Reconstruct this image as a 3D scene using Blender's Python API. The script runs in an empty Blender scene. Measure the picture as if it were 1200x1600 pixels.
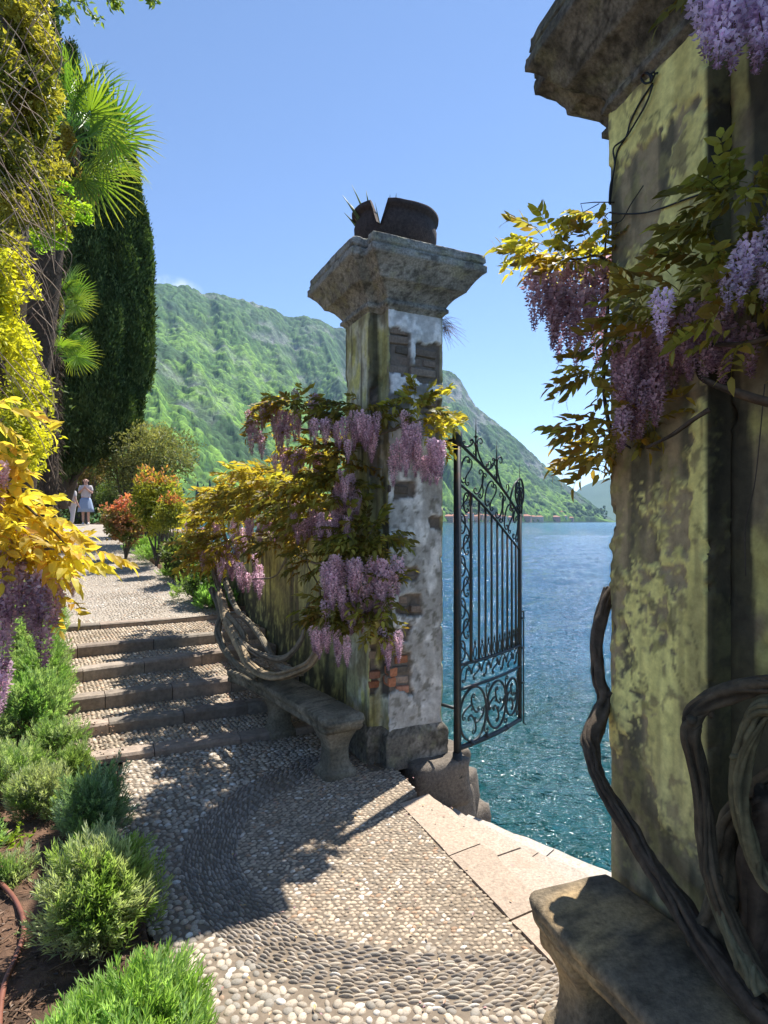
import bpy, math, random
import numpy as np
from mathutils import Vector, Matrix

random.seed(7)
RNG = np.random.default_rng(7)
sc = bpy.context.scene
PI = math.pi
F, HY, EYE = 960.0, 815.0, 1.6          # focal length in photo pixels, horizon row, eye height

# ------------------------------------------------------------------ camera
cam = bpy.data.cameras.new("camera")
cam.sensor_fit = 'HORIZONTAL'
cam.angle = 2 * math.atan(600 / F)
cam.shift_y = 15 / 1200
cam.clip_start = 0.05
cam.clip_end = 40000
cam_ob = bpy.data.objects.new("camera", cam)
sc.collection.objects.link(cam_ob)
cam_ob.location = (0, 0, EYE)
cam_ob.rotation_euler = (PI / 2, 0, 0)
sc.camera = cam_ob

# ------------------------------------------------------------------ sky and sun
EL, AZ = math.radians(60.0), math.radians(34.5)
SUN = Vector((math.cos(EL) * math.sin(AZ), math.cos(EL) * math.cos(AZ), math.sin(EL)))
world = bpy.data.worlds.new("World")
sc.world = world
world.use_nodes = True
wn, wl = world.node_tree.nodes, world.node_tree.links
sky = wn.new('ShaderNodeTexSky')
sky.sky_type = 'NISHITA'
sky.sun_disc = False
sky.sun_elevation = EL
sky.sun_rotation = AZ
sky.altitude = 200
sky.air_density = 0.7
sky.dust_density = 0.02
sky.ozone_density = 2.6
# a thin wisp of cloud resting on the ridge
geo = wn.new('ShaderNodeTexCoord')
dotn = wn.new('ShaderNodeVectorMath'); dotn.operation = 'SUBTRACT'
cd = Vector(((262 - 600) / F, 1, (HY - 452) / F)).normalized()
dotn.inputs[1].default_value = cd
scl = wn.new('ShaderNodeVectorMath'); scl.operation = 'MULTIPLY'
scl.inputs[1].default_value = (24, 24, 62)
lenn = wn.new('ShaderNodeVectorMath'); lenn.operation = 'LENGTH'
cns = wn.new('ShaderNodeTexNoise'); cns.inputs['Scale'].default_value = 34; cns.inputs['Detail'].default_value = 6
mp = wn.new('ShaderNodeMapRange'); mp.inputs[1].default_value = 1.25; mp.inputs[2].default_value = 0.25
mp2 = wn.new('ShaderNodeMapRange'); mp2.inputs[1].default_value = 0.42; mp2.inputs[2].default_value = 0.65
mulc = wn.new('ShaderNodeMath'); mulc.operation = 'MULTIPLY'
mulc2 = wn.new('ShaderNodeMath'); mulc2.operation = 'MULTIPLY'; mulc2.inputs[1].default_value = 0.6
mixc = wn.new('ShaderNodeMix'); mixc.data_type = 'RGBA'
wl.new(geo.outputs['Generated'], dotn.inputs[0]); wl.new(dotn.outputs[0], scl.inputs[0]); wl.new(scl.outputs[0], lenn.inputs[0])
wl.new(lenn.outputs['Value'], mp.inputs[0]); wl.new(geo.outputs['Generated'], cns.inputs['Vector'])
wl.new(cns.outputs['Fac'], mp2.inputs[0]); wl.new(mp.outputs[0], mulc.inputs[0]); wl.new(mp2.outputs[0], mulc.inputs[1])
wl.new(mulc.outputs[0], mulc2.inputs[0]); wl.new(mulc2.outputs[0], mixc.inputs['Factor'])
wl.new(sky.outputs[0], mixc.inputs['A']); mixc.inputs['B'].default_value = (7.5, 7.8, 8.2, 1)
wl.new(mixc.outputs['Result'], wn['Background'].inputs[0])
wn['Background'].inputs[1].default_value = 0.108
sun = bpy.data.lights.new("sun", 'SUN')
sun.energy = 5.0
sun.angle = math.radians(0.53)
sun.color = (1.0, 0.945, 0.86)
sun_ob = bpy.data.objects.new("sun", sun)
sc.collection.objects.link(sun_ob)
sun_ob.rotation_euler = SUN.to_track_quat('Z', 'Y').to_euler()
sun_ob.location = (5, 8, 20)
sc.view_settings.view_transform = 'Standard'
sc.view_settings.look = 'None'
sc.view_settings.gamma = 1
sc.view_settings.use_curve_mapping = False
sc.view_settings.exposure = 1.15
HAZE = 0.00006
sc.cycles.max_bounces = 8
sc.cycles.diffuse_bounces = 4
sc.cycles.transmission_bounces = 4
sc.cycles.volume_bounces = 0
sc.cycles.transparent_max_bounces = 8
sc.cycles.sample_clamp_indirect = 6
sc.cycles.use_denoising = True

# ------------------------------------------------------------------ numeric helpers
def G(px, py, z=0.0):
    """ground point seen at a photo pixel, on the level z"""
    Y = F * (EYE - z) / (py - HY)
    return np.array([(px - 600) / F * Y, Y, z])

def P(px, py, Y):
    return np.array([(px - 600) / F * Y, Y, EYE - (py - HY) / F * Y])

def _h(ix, iy, iz, seed):
    n = (ix.astype(np.int64) * 374761393 + iy.astype(np.int64) * 668265263 + iz.astype(np.int64) * 2147483647 + seed * 974634777) & 0xFFFFFFFF
    n = ((n ^ (n >> 13)) * 1274126177) & 0xFFFFFFFF
    n = ((n ^ (n >> 15)) * 2246822519) & 0xFFFFFFFF
    return ((n ^ (n >> 16)) & 0xFFFFFF) / float(0xFFFFFF)

def vnoise(p, seed=0):
    p = np.asarray(p, float)
    i = np.floor(p).astype(np.int64); f = p - i
    f = f * f * (3 - 2 * f)
    r = 0
    for dx in (0, 1):
        wx = f[..., 0] if dx else 1 - f[..., 0]
        for dy in (0, 1):
            wy = f[..., 1] if dy else 1 - f[..., 1]
            for dz in (0, 1):
                wz = f[..., 2] if dz else 1 - f[..., 2]
                r = r + wx * wy * wz * _h(i[..., 0] + dx, i[..., 1] + dy, i[..., 2] + dz, seed)
    return r

def fbm(p, seed=0, oct=4, lac=2.03, gain=0.5):
    p = np.asarray(p, float); a = 1.0; s = 0; t = 0
    for k in range(oct):
        s = s + a * vnoise(p * lac ** k, seed + k * 17); t += a; a *= gain
    return s / t

def sstep(a, b, x):
    t = np.clip((x - a) / (b - a), 0, 1)
    return t * t * (3 - 2 * t)

def lerp(a, b, t):
    a = np.asarray(a, float); b = np.asarray(b, float); t = np.asarray(t)[..., None]
    return a * (1 - t) + b * t

# ------------------------------------------------------------------ mesh helpers
class MB:
    """collects pieces of geometry and links them as one mesh object"""
    def __init__(s):
        s.v = []; s.c = []; s.f3 = []; s.f4 = []; s.n = 0
    def add(s, v, f, col=None):
        v = np.asarray(v, float).reshape(-1, 3)
        f = np.asarray(f, int)
        if len(f):
            (s.f3 if f.shape[1] == 3 else s.f4).append(f + s.n)
        if col is None: col = (1, 1, 1)
        col = np.asarray(col, float)
        s.c.append(np.broadcast_to(col, (len(v), 3)) if col.ndim == 1 else col)
        s.v.append(v); s.n += len(v)
        return s.n - len(v)
    def more(s, f, base):
        f = np.asarray(f, int) + base
        (s.f3 if f.shape[1] == 3 else s.f4).append(f)
    def addmany(s, parts, col=None):
        v, fs = parts
        b = s.add(v, fs[0], col)
        for f in fs[1:]: s.more(f, b)
    def mesh(s, name, mat, smooth=True, origin=(0, 0, 0)):
        me = bpy.data.meshes.new(name)
        v = np.concatenate(s.v) - np.asarray(origin, float)
        c = np.concatenate(s.c)
        f3 = np.concatenate(s.f3) if s.f3 else np.zeros((0, 3), int)
        f4 = np.concatenate(s.f4) if s.f4 else np.zeros((0, 4), int)
        me.vertices.add(len(v)); me.vertices.foreach_set('co', v.astype(np.float32).ravel())
        li = np.concatenate([f3.ravel(), f4.ravel()]).astype(np.int32)
        me.loops.add(len(li)); me.loops.foreach_set('vertex_index', li)
        tot = np.concatenate([np.full(len(f3), 3), np.full(len(f4), 4)]).astype(np.int32)
        st = np.concatenate([[0], np.cumsum(tot)[:-1]]).astype(np.int32)
        me.polygons.add(len(tot)); me.polygons.foreach_set('loop_start', st); me.polygons.foreach_set('loop_total', tot)
        me.polygons.foreach_set('use_smooth', np.full(len(tot), smooth))
        me.update(calc_edges=True)
        at = me.color_attributes.new("Col", 'FLOAT_COLOR', 'POINT')
        at.data.foreach_set('color', np.concatenate([c, np.ones((len(c), 1))], 1).astype(np.float32).ravel())
        if mat: me.materials.append(mat)
        return me

def wloc(parent):
    p = np.zeros(3)
    while parent is not None:
        p = p + np.array(parent.location); parent = parent.parent
    return p

def tag(o, label=None, cat=None, group=None, kind=None):
    if label: o['label'] = label
    if cat: o['category'] = cat
    if group: o['group'] = group
    if kind: o['kind'] = kind
    return o

def obj(name, mb, mat, parent=None, smooth=True, loc=None, **tags):
    """one mesh object; geometry is given in world space"""
    if parent is None and loc is None:
        loc = (0, 0, 0)
    if loc is None:
        org = wloc(parent); l = (0, 0, 0)
    else:
        org = np.asarray(loc, float); l = org - wloc(parent)
    o = bpy.data.objects.new(name, mb.mesh(name, mat, smooth, org))
    sc.collection.objects.link(o)
    o.location = l
    if parent is not None: o.parent = parent
    tag(o, **tags)
    return o

def inst(name, me, parent, loc, rot=None, scale=1.0):
    """a piece sharing mesh data; loc is in world space"""
    o = bpy.data.objects.new(name, me)
    sc.collection.objects.link(o)
    o.parent = parent
    o.location = np.asarray(loc, float) - wloc(parent)
    if rot is not None:
        o.rotation_euler = rot.to_euler() if hasattr(rot, 'to_euler') else rot
    o.scale = (scale, scale, scale) if np.isscalar(scale) else scale
    return o

def thing(name, label, cat, loc=(0, 0, 0), group=None, kind=None):
    o = bpy.data.objects.new(name, None)
    o.empty_display_size = 0.1
    sc.collection.objects.link(o)
    o.location = loc
    return tag(o, label, cat, group, kind)

def copy_tree(o, parent=None):
    c = o.copy(); sc.collection.objects.link(c); c.parent = parent
    for ch in list(o.children): copy_tree(ch, c)
    return c

def grid_faces(nr, ncol, wrap=False):
    r = np.arange(nr - 1)[:, None]; c = np.arange(ncol if wrap else ncol - 1)[None, :]
    c1 = (c + 1) % ncol
    return np.stack([r * ncol + c, r * ncol + c1, (r + 1) * ncol + c1, (r + 1) * ncol + c], -1).reshape(-1, 4)

def catmull(pts, n=8):
    pts = np.asarray(pts, float)
    p = np.vstack([2 * pts[0] - pts[1], pts, 2 * pts[-1] - pts[-2]])
    out = []
    for i in range(1, len(p) - 2):
        for t in np.linspace(0, 1, n, endpoint=False):
            out.append(0.5 * (2 * p[i] + (p[i + 1] - p[i - 1]) * t + (2 * p[i - 1] - 5 * p[i] + 4 * p[i + 1] - p[i + 2]) * t * t + (3 * p[i] - p[i - 1] - 3 * p[i + 1] + p[i + 2]) * t ** 3))
    out.append(p[-2])
    return np.array(out)

def tube(path, rad, sides=6, bark=0.0, seed=0, flat=1.0, twist=0.0, cap=True):
    path = np.asarray(path, float); n = len(path)
    rad = np.broadcast_to(np.asarray(rad, float), (n,)) if np.ndim(rad) == 0 or len(np.atleast_1d(rad)) == n else np.interp(np.linspace(0, 1, n), np.linspace(0, 1, len(rad)), rad)
    T = np.gradient(path, axis=0); T /= np.linalg.norm(T, axis=1)[:, None] + 1e-12
    up = np.array([0, 0, 1.0]) if abs(T[0][2]) < 0.9 else np.array([1.0, 0, 0])
    N = np.zeros_like(T); b = np.cross(T[0], up); b /= np.linalg.norm(b); N[0] = b
    for i in range(1, n):
        v = N[i - 1] - T[i] * N[i - 1].dot(T[i]); N[i] = v / (np.linalg.norm(v) + 1e-12)
    Bn = np.cross(T, N)
    a = np.arange(sides) / sides * 2 * PI
    ang = a[None, :] + twist * np.arange(n)[:, None] / max(n - 1, 1)
    R = np.repeat(rad[:, None], sides, 1)
    if bark:
        s = np.arange(n)[:, None] * 0.35 + 0 * ang
        q = np.stack([np.cos(a)[None, :] * 1.9 + 0 * s, np.sin(a)[None, :] * 1.9 + 0 * s, s * 0.13], -1)
        q2 = np.stack([np.cos(a)[None, :] * .8 + 0 * s, np.sin(a)[None, :] * .8 + 0 * s, s * 0.5], -1)
        R = R * (1 + bark * (vnoise(q, seed) * 1.3 + vnoise(q * 2, seed + 3) * .5 - .9) + bark * .6 * (fbm(q2, seed + 5, 2) - .5))
    V = path[:, None] + R[..., None] * (np.cos(ang)[..., None] * N[:, None] * flat + np.sin(ang)[..., None] * Bn[:, None])
    f = grid_faces(n, sides, True)
    V = V.reshape(-1, 3)
    fs = [f]
    if cap:
        V = np.vstack([V, path[0] , path[-1]])
        k = np.arange(sides); k1 = (k + 1) % sides
        fs.append(np.vstack([np.stack([k1, k, np.full(sides, n * sides)], 1),
                             np.stack([(n - 1) * sides + k, (n - 1) * sides + k1, np.full(sides, n * sides + 1)], 1)]))
    return V, fs

def tri4(mb, v, f4, col=None):
    mb.add(v, f4, col)

def offset_poly(poly, d):
    """poly CCW (N,2): mitred outward offset"""
    p = np.asarray(poly, float); n = len(p)
    e = np.roll(p, -1, 0) - p; e /= np.linalg.norm(e, axis=1)[:, None]
    nr = np.stack([e[:, 1], -e[:, 0]], 1)
    npv = np.roll(nr, 1, 0)
    m = nr + npv; m = m / (1 + (nr * npv).sum(1))[:, None]
    return p + m * d

def loft(mb, rings, col=None, cap=True, wrap=True):
    """rings: list of (N,3) arrays; quads between, fans closing the ends"""
    n = len(rings[0]); v = np.vstack(rings)
    fs = [grid_faces(len(rings), n, wrap)]
    if cap:
        c0, c1 = np.mean(rings[0], 0), np.mean(rings[-1], 0)
        v = np.vstack([v, c0, c1]); k = np.arange(n); k1 = (k + 1) % n; L = (len(rings) - 1) * n
        fs.append(np.vstack([np.stack([k1, k, np.full(n, len(v) - 2)], 1), np.stack([L + k, L + k1, np.full(n, len(v) - 1)], 1)]))
    mb.addmany((v, fs), col)

def bbox_mesh(mb, c, s, ax=None, ch=0.0, col=None):
    """chamfered box, centre c, full size s, axes rows ax"""
    ax = np.eye(3) if ax is None else np.asarray(ax, float)
    c = np.asarray(c, float); h = np.asarray(s, float) / 2
    k = min(ch, h.min() * 0.8)
    def ring(z, ins):
        a, b = h[0] - ins, h[1] - ins
        q = k * 0.6
        pts = [(-a + q, -b), (a - q, -b), (a, -b + q), (a, b - q), (a - q, b), (-a + q, b), (-a, b - q), (-a, -b + q)] if k > 0 else [(-a, -b), (a, -b), (a, b), (-a, b)]
        return np.array([c + x * ax[0] + y * ax[1] + z * ax[2] for x, y in pts])
    rr = [ring(-h[2], k), ring(-h[2] + k, 0), ring(h[2] - k, 0), ring(h[2], k)] if k > 0 else [ring(-h[2], 0), ring(h[2], 0)]
    loft(mb, rr, col)

# ------------------------------------------------------------------ materials
def new_mat(name):
    m = bpy.data.materials.new(name); m.use_nodes = True
    return m, m.node_tree.nodes, m.node_tree.links, m.node_tree.nodes['Principled BSDF']

def surf(name, rough=0.85, col=None, nscale=40, namp=0.5, bscale=60, bstr=0.4, bdist=0.01, metallic=0.0, spec=0.3, vary=0.0, detail=6, blotch=None):
    """base colour = colour attribute (or col) times fine noise; relief from noise bump"""
    m, n, l, b = new_mat(name)
    tc = n.new('ShaderNodeTexCoord')
    if col is None:
        a = n.new('ShaderNodeAttribute'); a.attribute_name = 'Col'; src = a.outputs['Color']
    else:
        a = n.new('ShaderNodeRGB'); a.outputs[0].default_value = (*col, 1); src = a.outputs[0]
    ns = n.new('ShaderNodeTexNoise'); ns.inputs['Scale'].default_value = nscale; ns.inputs['Detail'].default_value = detail
    ns.inputs['Roughness'].default_value = 0.65
    l.new(tc.outputs['Object'], ns.inputs['Vector'])
    mr = n.new('ShaderNodeMapRange'); mr.inputs[1].default_value = 0.25; mr.inputs[2].default_value = 0.75
    mr.inputs[3].default_value = 1 - namp; mr.inputs[4].default_value = 1 + namp
    l.new(ns.outputs['Fac'], mr.inputs[0])
    mx = n.new('ShaderNodeMix'); mx.data_type = 'RGBA'; mx.blend_type = 'MULTIPLY'; mx.inputs['Factor'].default_value = 1
    l.new(src, mx.inputs['A']); l.new(mr.outputs[0], mx.inputs['B'])
    out = mx.outputs['Result']
    if blotch:
        n3 = n.new('ShaderNodeTexNoise'); n3.inputs['Scale'].default_value = blotch[1]; n3.inputs['Detail'].default_value = 5
        l.new(tc.outputs['Object'], n3.inputs['Vector'])
        r3 = n.new('ShaderNodeMapRange'); r3.inputs[1].default_value = blotch[2]; r3.inputs[2].default_value = blotch[3]
        l.new(n3.outputs['Fac'], r3.inputs[0])
        m3 = n.new('ShaderNodeMix'); m3.data_type = 'RGBA'
        l.new(r3.outputs[0], m3.inputs['Factor']); l.new(out, m3.inputs['A']); m3.inputs['B'].default_value = (*blotch[0], 1)
        out = m3.outputs['Result']
    if vary:
        oi = n.new('ShaderNodeObjectInfo'); hs = n.new('ShaderNodeHueSaturation')
        r1 = n.new('ShaderNodeMapRange'); r1.inputs[3].default_value = 1 - vary; r1.inputs[4].default_value = 1 + vary
        l.new(oi.outputs['Random'], r1.inputs[0]); l.new(r1.outputs[0], hs.inputs['Value'])
        l.new(out, hs.inputs['Color']); out = hs.outputs['Color']
    l.new(out, b.inputs['Base Color'])
    b.inputs['Roughness'].default_value = rough
    b.inputs['Metallic'].default_value = metallic
    b.inputs['Specular IOR Level'].default_value = spec
    n2 = n.new('ShaderNodeTexNoise'); n2.inputs['Scale'].default_value = bscale; n2.inputs['Detail'].default_value = 8
    n2.inputs['Roughness'].default_value = 0.7
    l.new(tc.outputs['Object'], n2.inputs['Vector'])
    bp = n.new('ShaderNodeBump'); bp.inputs['Strength'].default_value = bstr; bp.inputs['Distance'].default_value = bdist
    l.new(n2.outputs['Fac'], bp.inputs['Height']); l.new(bp.outputs[0], b.inputs['Normal'])
    return m

def leaf_mat(name, trans=(0.5, 0.45, 0.05), tw=0.5, rough=0.5, vary=0.12, spec=0.35, huev=0.02):
    """diffuse from the colour attribute, light passing through tinted by trans"""
    m, n, l, b = new_mat(name)
    a = n.new('ShaderNodeAttribute'); a.attribute_name = 'Col'
    oi = n.new('ShaderNodeObjectInfo'); hs = n.new('ShaderNodeHueSaturation')
    r1 = n.new('ShaderNodeMapRange'); r1.inputs[3].default_value = 1 - vary; r1.inputs[4].default_value = 1 + vary
    r2 = n.new('ShaderNodeMapRange'); r2.inputs[3].default_value = 0.5 - huev; r2.inputs[4].default_value = 0.5 + huev
    l.new(oi.outputs['Random'], r1.inputs[0]); l.new(oi.outputs['Random'], r2.inputs[0])
    l.new(r1.outputs[0], hs.inputs['Value']); l.new(r2.outputs[0], hs.inputs['Hue']); l.new(a.outputs['Color'], hs.inputs['Color'])
    l.new(hs.outputs['Color'], b.inputs['Base Color'])
    b.inputs['Roughness'].default_value = rough; b.inputs['Specular IOR Level'].default_value = spec
    t = n.new('ShaderNodeBsdfTranslucent')
    mx = n.new('ShaderNodeMix'); mx.data_type = 'RGBA'; mx.blend_type = 'MULTIPLY'; mx.inputs['Factor'].default_value = 1
    l.new(hs.outputs['Color'], mx.inputs['A']); mx.inputs['B'].default_value = (*trans, 1)
    l.new(mx.outputs['Result'], t.inputs['Color'])
    ms = n.new('ShaderNodeMixShader'); ms.inputs[0].default_value = tw
    l.new(b.outputs[0], ms.inputs[1]); l.new(t.outputs[0], ms.inputs[2])
    l.new(ms.outputs[0], n['Material Output'].inputs['Surface'])
    return m

# ------------------------------------------------------------------ leaf builders
def rand_unit(n):
    v = RNG.normal(size=(n, 3)); return v / np.linalg.norm(v, axis=1)[:, None]

def blades(mb, p, d, L, W, col, bend=0.25, up=None):
    """many rhomb leaves at once: base p, direction d, length L, width W"""
    n = len(p)
    L = np.broadcast_to(L, (n,))[:, None]; W = np.broadcast_to(W, (n,))[:, None]
    d = d / (np.linalg.norm(d, axis=1)[:, None] + 1e-9)
    r = rand_unit(n) if up is None else up
    s = np.cross(d, r); s /= np.linalg.norm(s, axis=1)[:, None] + 1e-9
    nn = np.cross(s, d)
    v = np.stack([p, p + d * L * 0.45 - s * W / 2 + nn * L * bend * .35, p + d * L - nn * L * bend * .3, p + d * L * 0.45 + s * W / 2 + nn * L * bend * .35], 1)
    f = np.arange(n)[:, None] * 4 + np.array([0, 1, 2, 3])[None]
    f3 = np.vstack([f[:, [0, 1, 2]], f[:, [0, 2, 3]]])
    c = np.asarray(col, float)
    if c.ndim == 1: c = np.broadcast_to(c, (n, 3))
    mb.add(v.reshape(-1, 3), f3, np.repeat(c, 4, 0))

def tint(n, a, b, jit=0.15):
    t = RNG.random((n, 1)); c = np.asarray(a) * (1 - t) + np.asarray(b) * t
    return c * (1 + jit * (RNG.random((n, 1)) * 2 - 1))

def leaflet(L, W, fold=0.35, droop=0.2):
    """pointed leaf along +X, upper side +Z : 8 triangles"""
    x = np.array([0, .3, .68, 1.0]) * L; z = -droop * L * (x / L) ** 2
    h = np.array([W * .5, W * .42])
    v = [(0, 0, 0), (x[1], 0, z[1]), (x[2], 0, z[2]), (x[3], 0, z[3]),
         (x[1] * .9, h[0], z[1] + fold * h[0]), (x[2] * .95, h[1], z[2] + fold * h[1]),
         (x[1] * .9, -h[0], z[1] + fold * h[0]), (x[2] * .95, -h[1], z[2] + fold * h[1])]
    f = [(0, 1, 4), (1, 5, 4), (1, 2, 5), (2, 3, 5), (0, 6, 1), (6, 7, 1), (1, 7, 2), (2, 7, 3)]
    return np.array(v, float), np.array(f)

def rotm(ax, a):
    return np.array(Matrix.Rotation(a, 3, ax))

def compound_leaf(rng, pairs=6, L=0.26, ll=0.075, droop=0.9, hang=0.5, ca=(.16, .17, .03), cb=(.10, .12, .02), wr=.36):
    """wisteria leaf along +X: stalk with leaflets in pairs and one at the tip"""
    mb = MB(); n = pairs * 2 + 2
    t = np.linspace(0, 1, n)
    ang = -droop * t ** 1.2
    step = L / (n - 1)
    pts = [np.zeros(3)]
    for i in range(1, n):
        pts.append(pts[-1] + step * np.array([math.cos(ang[i]), 0, math.sin(ang[i])]))
    pts = np.array(pts)
    mb.addmany(tube(pts, np.linspace(.0022, .001, n), 3, cap=False), np.array(cb) * .9)
    def put(i, side, sc_):
        v, f = leaflet(ll * sc_ * rng.uniform(.85, 1.1), ll * wr * sc_ * rng.uniform(.9, 1.1), rng.uniform(.1, .5), rng.uniform(.1, .5))
        yaw = side * rng.uniform(.75, 1.15)
        M = rotm('Y', -ang[i] * -1) @ rotm('Z', yaw) @ rotm('Y', hang * rng.uniform(.4, 1.3)) @ rotm('X', rng.uniform(-.5, .5))
        c = np.array(ca) * (1 - rng.random()) + np.array(cb) * rng.random()
        c = lerp(ca, cb, rng.random()) * rng.uniform(.7, 1.25) * (np.array([1.1, .85, .8]) if rng.random() < .12 else 1)
        mb.add(v @ M.T + pts[i], f, c)
    for k in range(pairs):
        i = 2 + 2 * k - (1 if k == 0 else 0)
        i = min(2 + 2 * k, n - 2)
        s = .8 + .35 * math.sin(PI * (k + 1) / (pairs + 1))
        put(i, 1, s); put(i, -1, s)
    v, f = leaflet(ll * 1.0, ll * wr, .2, .3)
    mb.add(v @ (rotm('Y', -ang[-1])).T + pts[-1], f, ca)
    return mb

def raceme(rng, L=0.22, R=0.045, n=90, ca=(.80, .64, .66), cb=(.48, .32, .38), tipc=(.28, .17, .21)):
    """hanging flower cluster along -Z"""
    mb = MB()
    path = np.array([(math.sin(t * 2) * .01, math.cos(t * 3) * .008, -t * L * 1.02) for t in np.linspace(0, 1, 8)])
    mb.addmany(tube(path, np.linspace(.002, .001, 8), 3, cap=False), (.16, .13, .06))
    for i in range(n):
        t = (i + rng.random()) / n
        r = R * (1.0 - .85 * t ** 1.1) * rng.uniform(.6, 1.1) * min(1, .55 + t * 4)
        a = i * 2.399 + rng.uniform(-.3, .3)
        c = np.array([math.cos(a) * r, math.sin(a) * r, -t * L + rng.uniform(-.006, .006) - r * .15])
        s = .0175 * (1 - .55 * t) * rng.uniform(.75, 1.2)
        out = np.array([math.cos(a), math.sin(a), 0.0]); side = np.array([-math.sin(a), math.cos(a), 0.0]); up = np.array([0, 0, 1.0])
        tilt = rng.uniform(-.4, .4); u2 = up * math.cos(tilt) + side * math.sin(tilt); s2 = np.cross(out, u2)
        k = rng.random()
        col = lerp(ca, cb, k * (0.55 + .45 * t)) if t < .82 else lerp(cb, tipc, k)
        col = col * rng.uniform(.8, 1.2)
        # banner petal (bent back), two wings and a darker keel
        v = np.array([c - out * s * .6, c + u2 * s * .9 + s2 * s * .75 + out * s * .1, c + u2 * s * 1.35 - out * s * .25, c + u2 * s * .9 - s2 * s * .75 + out * s * .1,
                      c + out * s * 1.1 - u2 * s * .45, c - u2 * s * .75 + s2 * s * .4 + out * s * .3, c - u2 * s * .75 - s2 * s * .4 + out * s * .3])
        f = np.array([(0, 1, 2), (0, 2, 3), (0, 5, 4), (0, 4, 6)])
        cc = np.array([col * .9, col * 1.1, col * 1.25, col * 1.1, col * .62, col * .7, col * .7])
        mb.add(v, f, cc)
    return mb

def frame_to(d, roll=0.0):
    """rotation taking +X to direction d with +Z as near up as can be, then a roll"""
    d = Vector(d).normalized()
    z = Vector((0, 0, 1)); s = z.cross(d)
    if s.length < 1e-3: s = Vector((0, 1, 0))
    s.normalize(); u = d.cross(s)
    M = Matrix((d, s, u)).transposed()
    return M @ Matrix.Rotation(roll, 3, 'X')

# ================================================================== frames of the two gate pillars
O1 = np.array([0.03, 4.01]); U1 = np.array([.9, .436]); U1 /= np.linalg.norm(U1); V1 = np.array([-U1[1], U1[0]])
O2 = np.array([0.903, 1.71]); V2 = np.array([-.279, .96]); V2 /= np.linalg.norm(V2); U2 = np.array([V2[1], -V2[0]])
def W1(u, v, z=0.0):
    q = O1 + U1 * u + V1 * v
    return np.array([q[0], q[1], z])
def W2(u, v, z=0.0):
    q = O2 + U2 * u + V2 * v
    return np.array([q[0], q[1], z])
def uv1(x, y):
    r = np.stack([np.asarray(x) - O1[0], np.asarray(y) - O1[1]], -1)
    return r @ U1, r @ V1
def path_z(Y):
    return .49 + .064 * np.clip(np.asarray(Y, float) - 7, 0, 15.8)
def ground_z(x, y):
    u, v = uv1(x, y)
    ramp = np.interp(v, [.5, 3.2], [0, .48])
    z = np.where(v < 3.2, ramp, np.maximum(path_z(y), .48))
    return z
def inpoly(x, y, poly):
    x = np.asarray(x); y = np.asarray(y); r = np.zeros(x.shape, bool); n = len(poly)
    for i in range(n):
        x0, y0 = poly[i][:2]; x1, y1 = poly[(i + 1) % n][:2]
        c = ((y0 > y) != (y1 > y)) & (x < (x1 - x0) * (y - y0) / (y1 - y0 + 1e-12) + x0)
        r ^= c
    return r

# ------------------------------------------------------------------ lake
WATER_Z = -0.95
wm, wnn, wll, wb = new_mat("lake_water")
wb.inputs['Roughness'].default_value = 0.11; wb.inputs['IOR'].default_value = 1.33
wb.inputs['Specular IOR Level'].default_value = 0.5
tc = wnn.new('ShaderNodeTexCoord')
wat = wnn.new('ShaderNodeAttribute'); wat.attribute_name = 'Col'; wll.new(wat.outputs['Color'], wb.inputs['Base Color'])
mpn = wnn.new('ShaderNodeMapping'); mpn.inputs['Rotation'].default_value = (0, 0, .5); mpn.inputs['Scale'].default_value = (.8, 1.5, 1)
wll.new(tc.outputs['Object'], mpn.inputs[0])
prev = None
for s_, d_, det, w_ in ((2.4, .10, 3, .8), (7.5, .090, 3, .7), (26., .030, 2, .5)):
    t = wnn.new('ShaderNodeTexNoise'); t.inputs['Scale'].default_value = s_; t.inputs['Detail'].default_value = det
    t.inputs['Distortion'].default_value = w_
    wll.new(mpn.outputs[0], t.inputs['Vector'])
    b_ = wnn.new('ShaderNodeBump'); b_.inputs['Strength'].default_value = 1.0; b_.inputs['Distance'].default_value = d_
    wll.new(t.outputs['Fac'], b_.inputs['Height'])
    if prev is not None: wll.new(prev.outputs[0], b_.inputs['Normal'])
    prev = b_
wll.new(prev.outputs[0], wb.inputs['Normal'])
mb = MB()
az_ = np.radians(np.concatenate([np.linspace(-180, -32, 40)[:-1], np.linspace(-32, 34, 470), np.linspace(34, 180, 40)[1:-1]]))
rr = np.concatenate([[.6, 1.2, 1.9, 2.5], np.geomspace(3.0, 120, 430), np.geomspace(126, 16000, 46)])
R_, A_ = np.meshgrid(rr, az_, indexing='ij')
X, Y = R_ * np.sin(A_), R_ * np.cos(A_)
c_, s_ = math.cos(.55), math.sin(.55)
xr, yr = X * c_ + Y * s_, -X * s_ + Y * c_
def wv(kx, ky, seed, o=3): return fbm(np.stack([xr * kx, yr * ky, 0 * X + seed], -1), seed, o) - .5
h = .16 * wv(.35, .8, 3, 2) * 2 + .085 * (1 - np.abs(2 * (wv(.95, 1.9, 5, 3)))) + .050 * wv(2.6, 4.4, 7, 3) * 2 + .012 * wv(9, 13, 9, 2) * 2
h = h * np.clip(60 / np.maximum(R_, 1), 0, 1) ** .6
v = np.stack([X, Y, WATER_Z + (h - .06) * (R_ < 900)], -1).reshape(-1, 3)
depth = sstep(3.5, 11, np.hypot(X - .6, Y - 3.6)) * .75 + .25 * sstep(8, 40, R_)
shal = fbm(np.stack([X * .7, Y * .7, 0 * X], -1), 19, 3)
wcol = lerp(lerp((.002, .040, .046), (.004, .062, .070), shal), (.001, .062, .135), depth)
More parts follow.
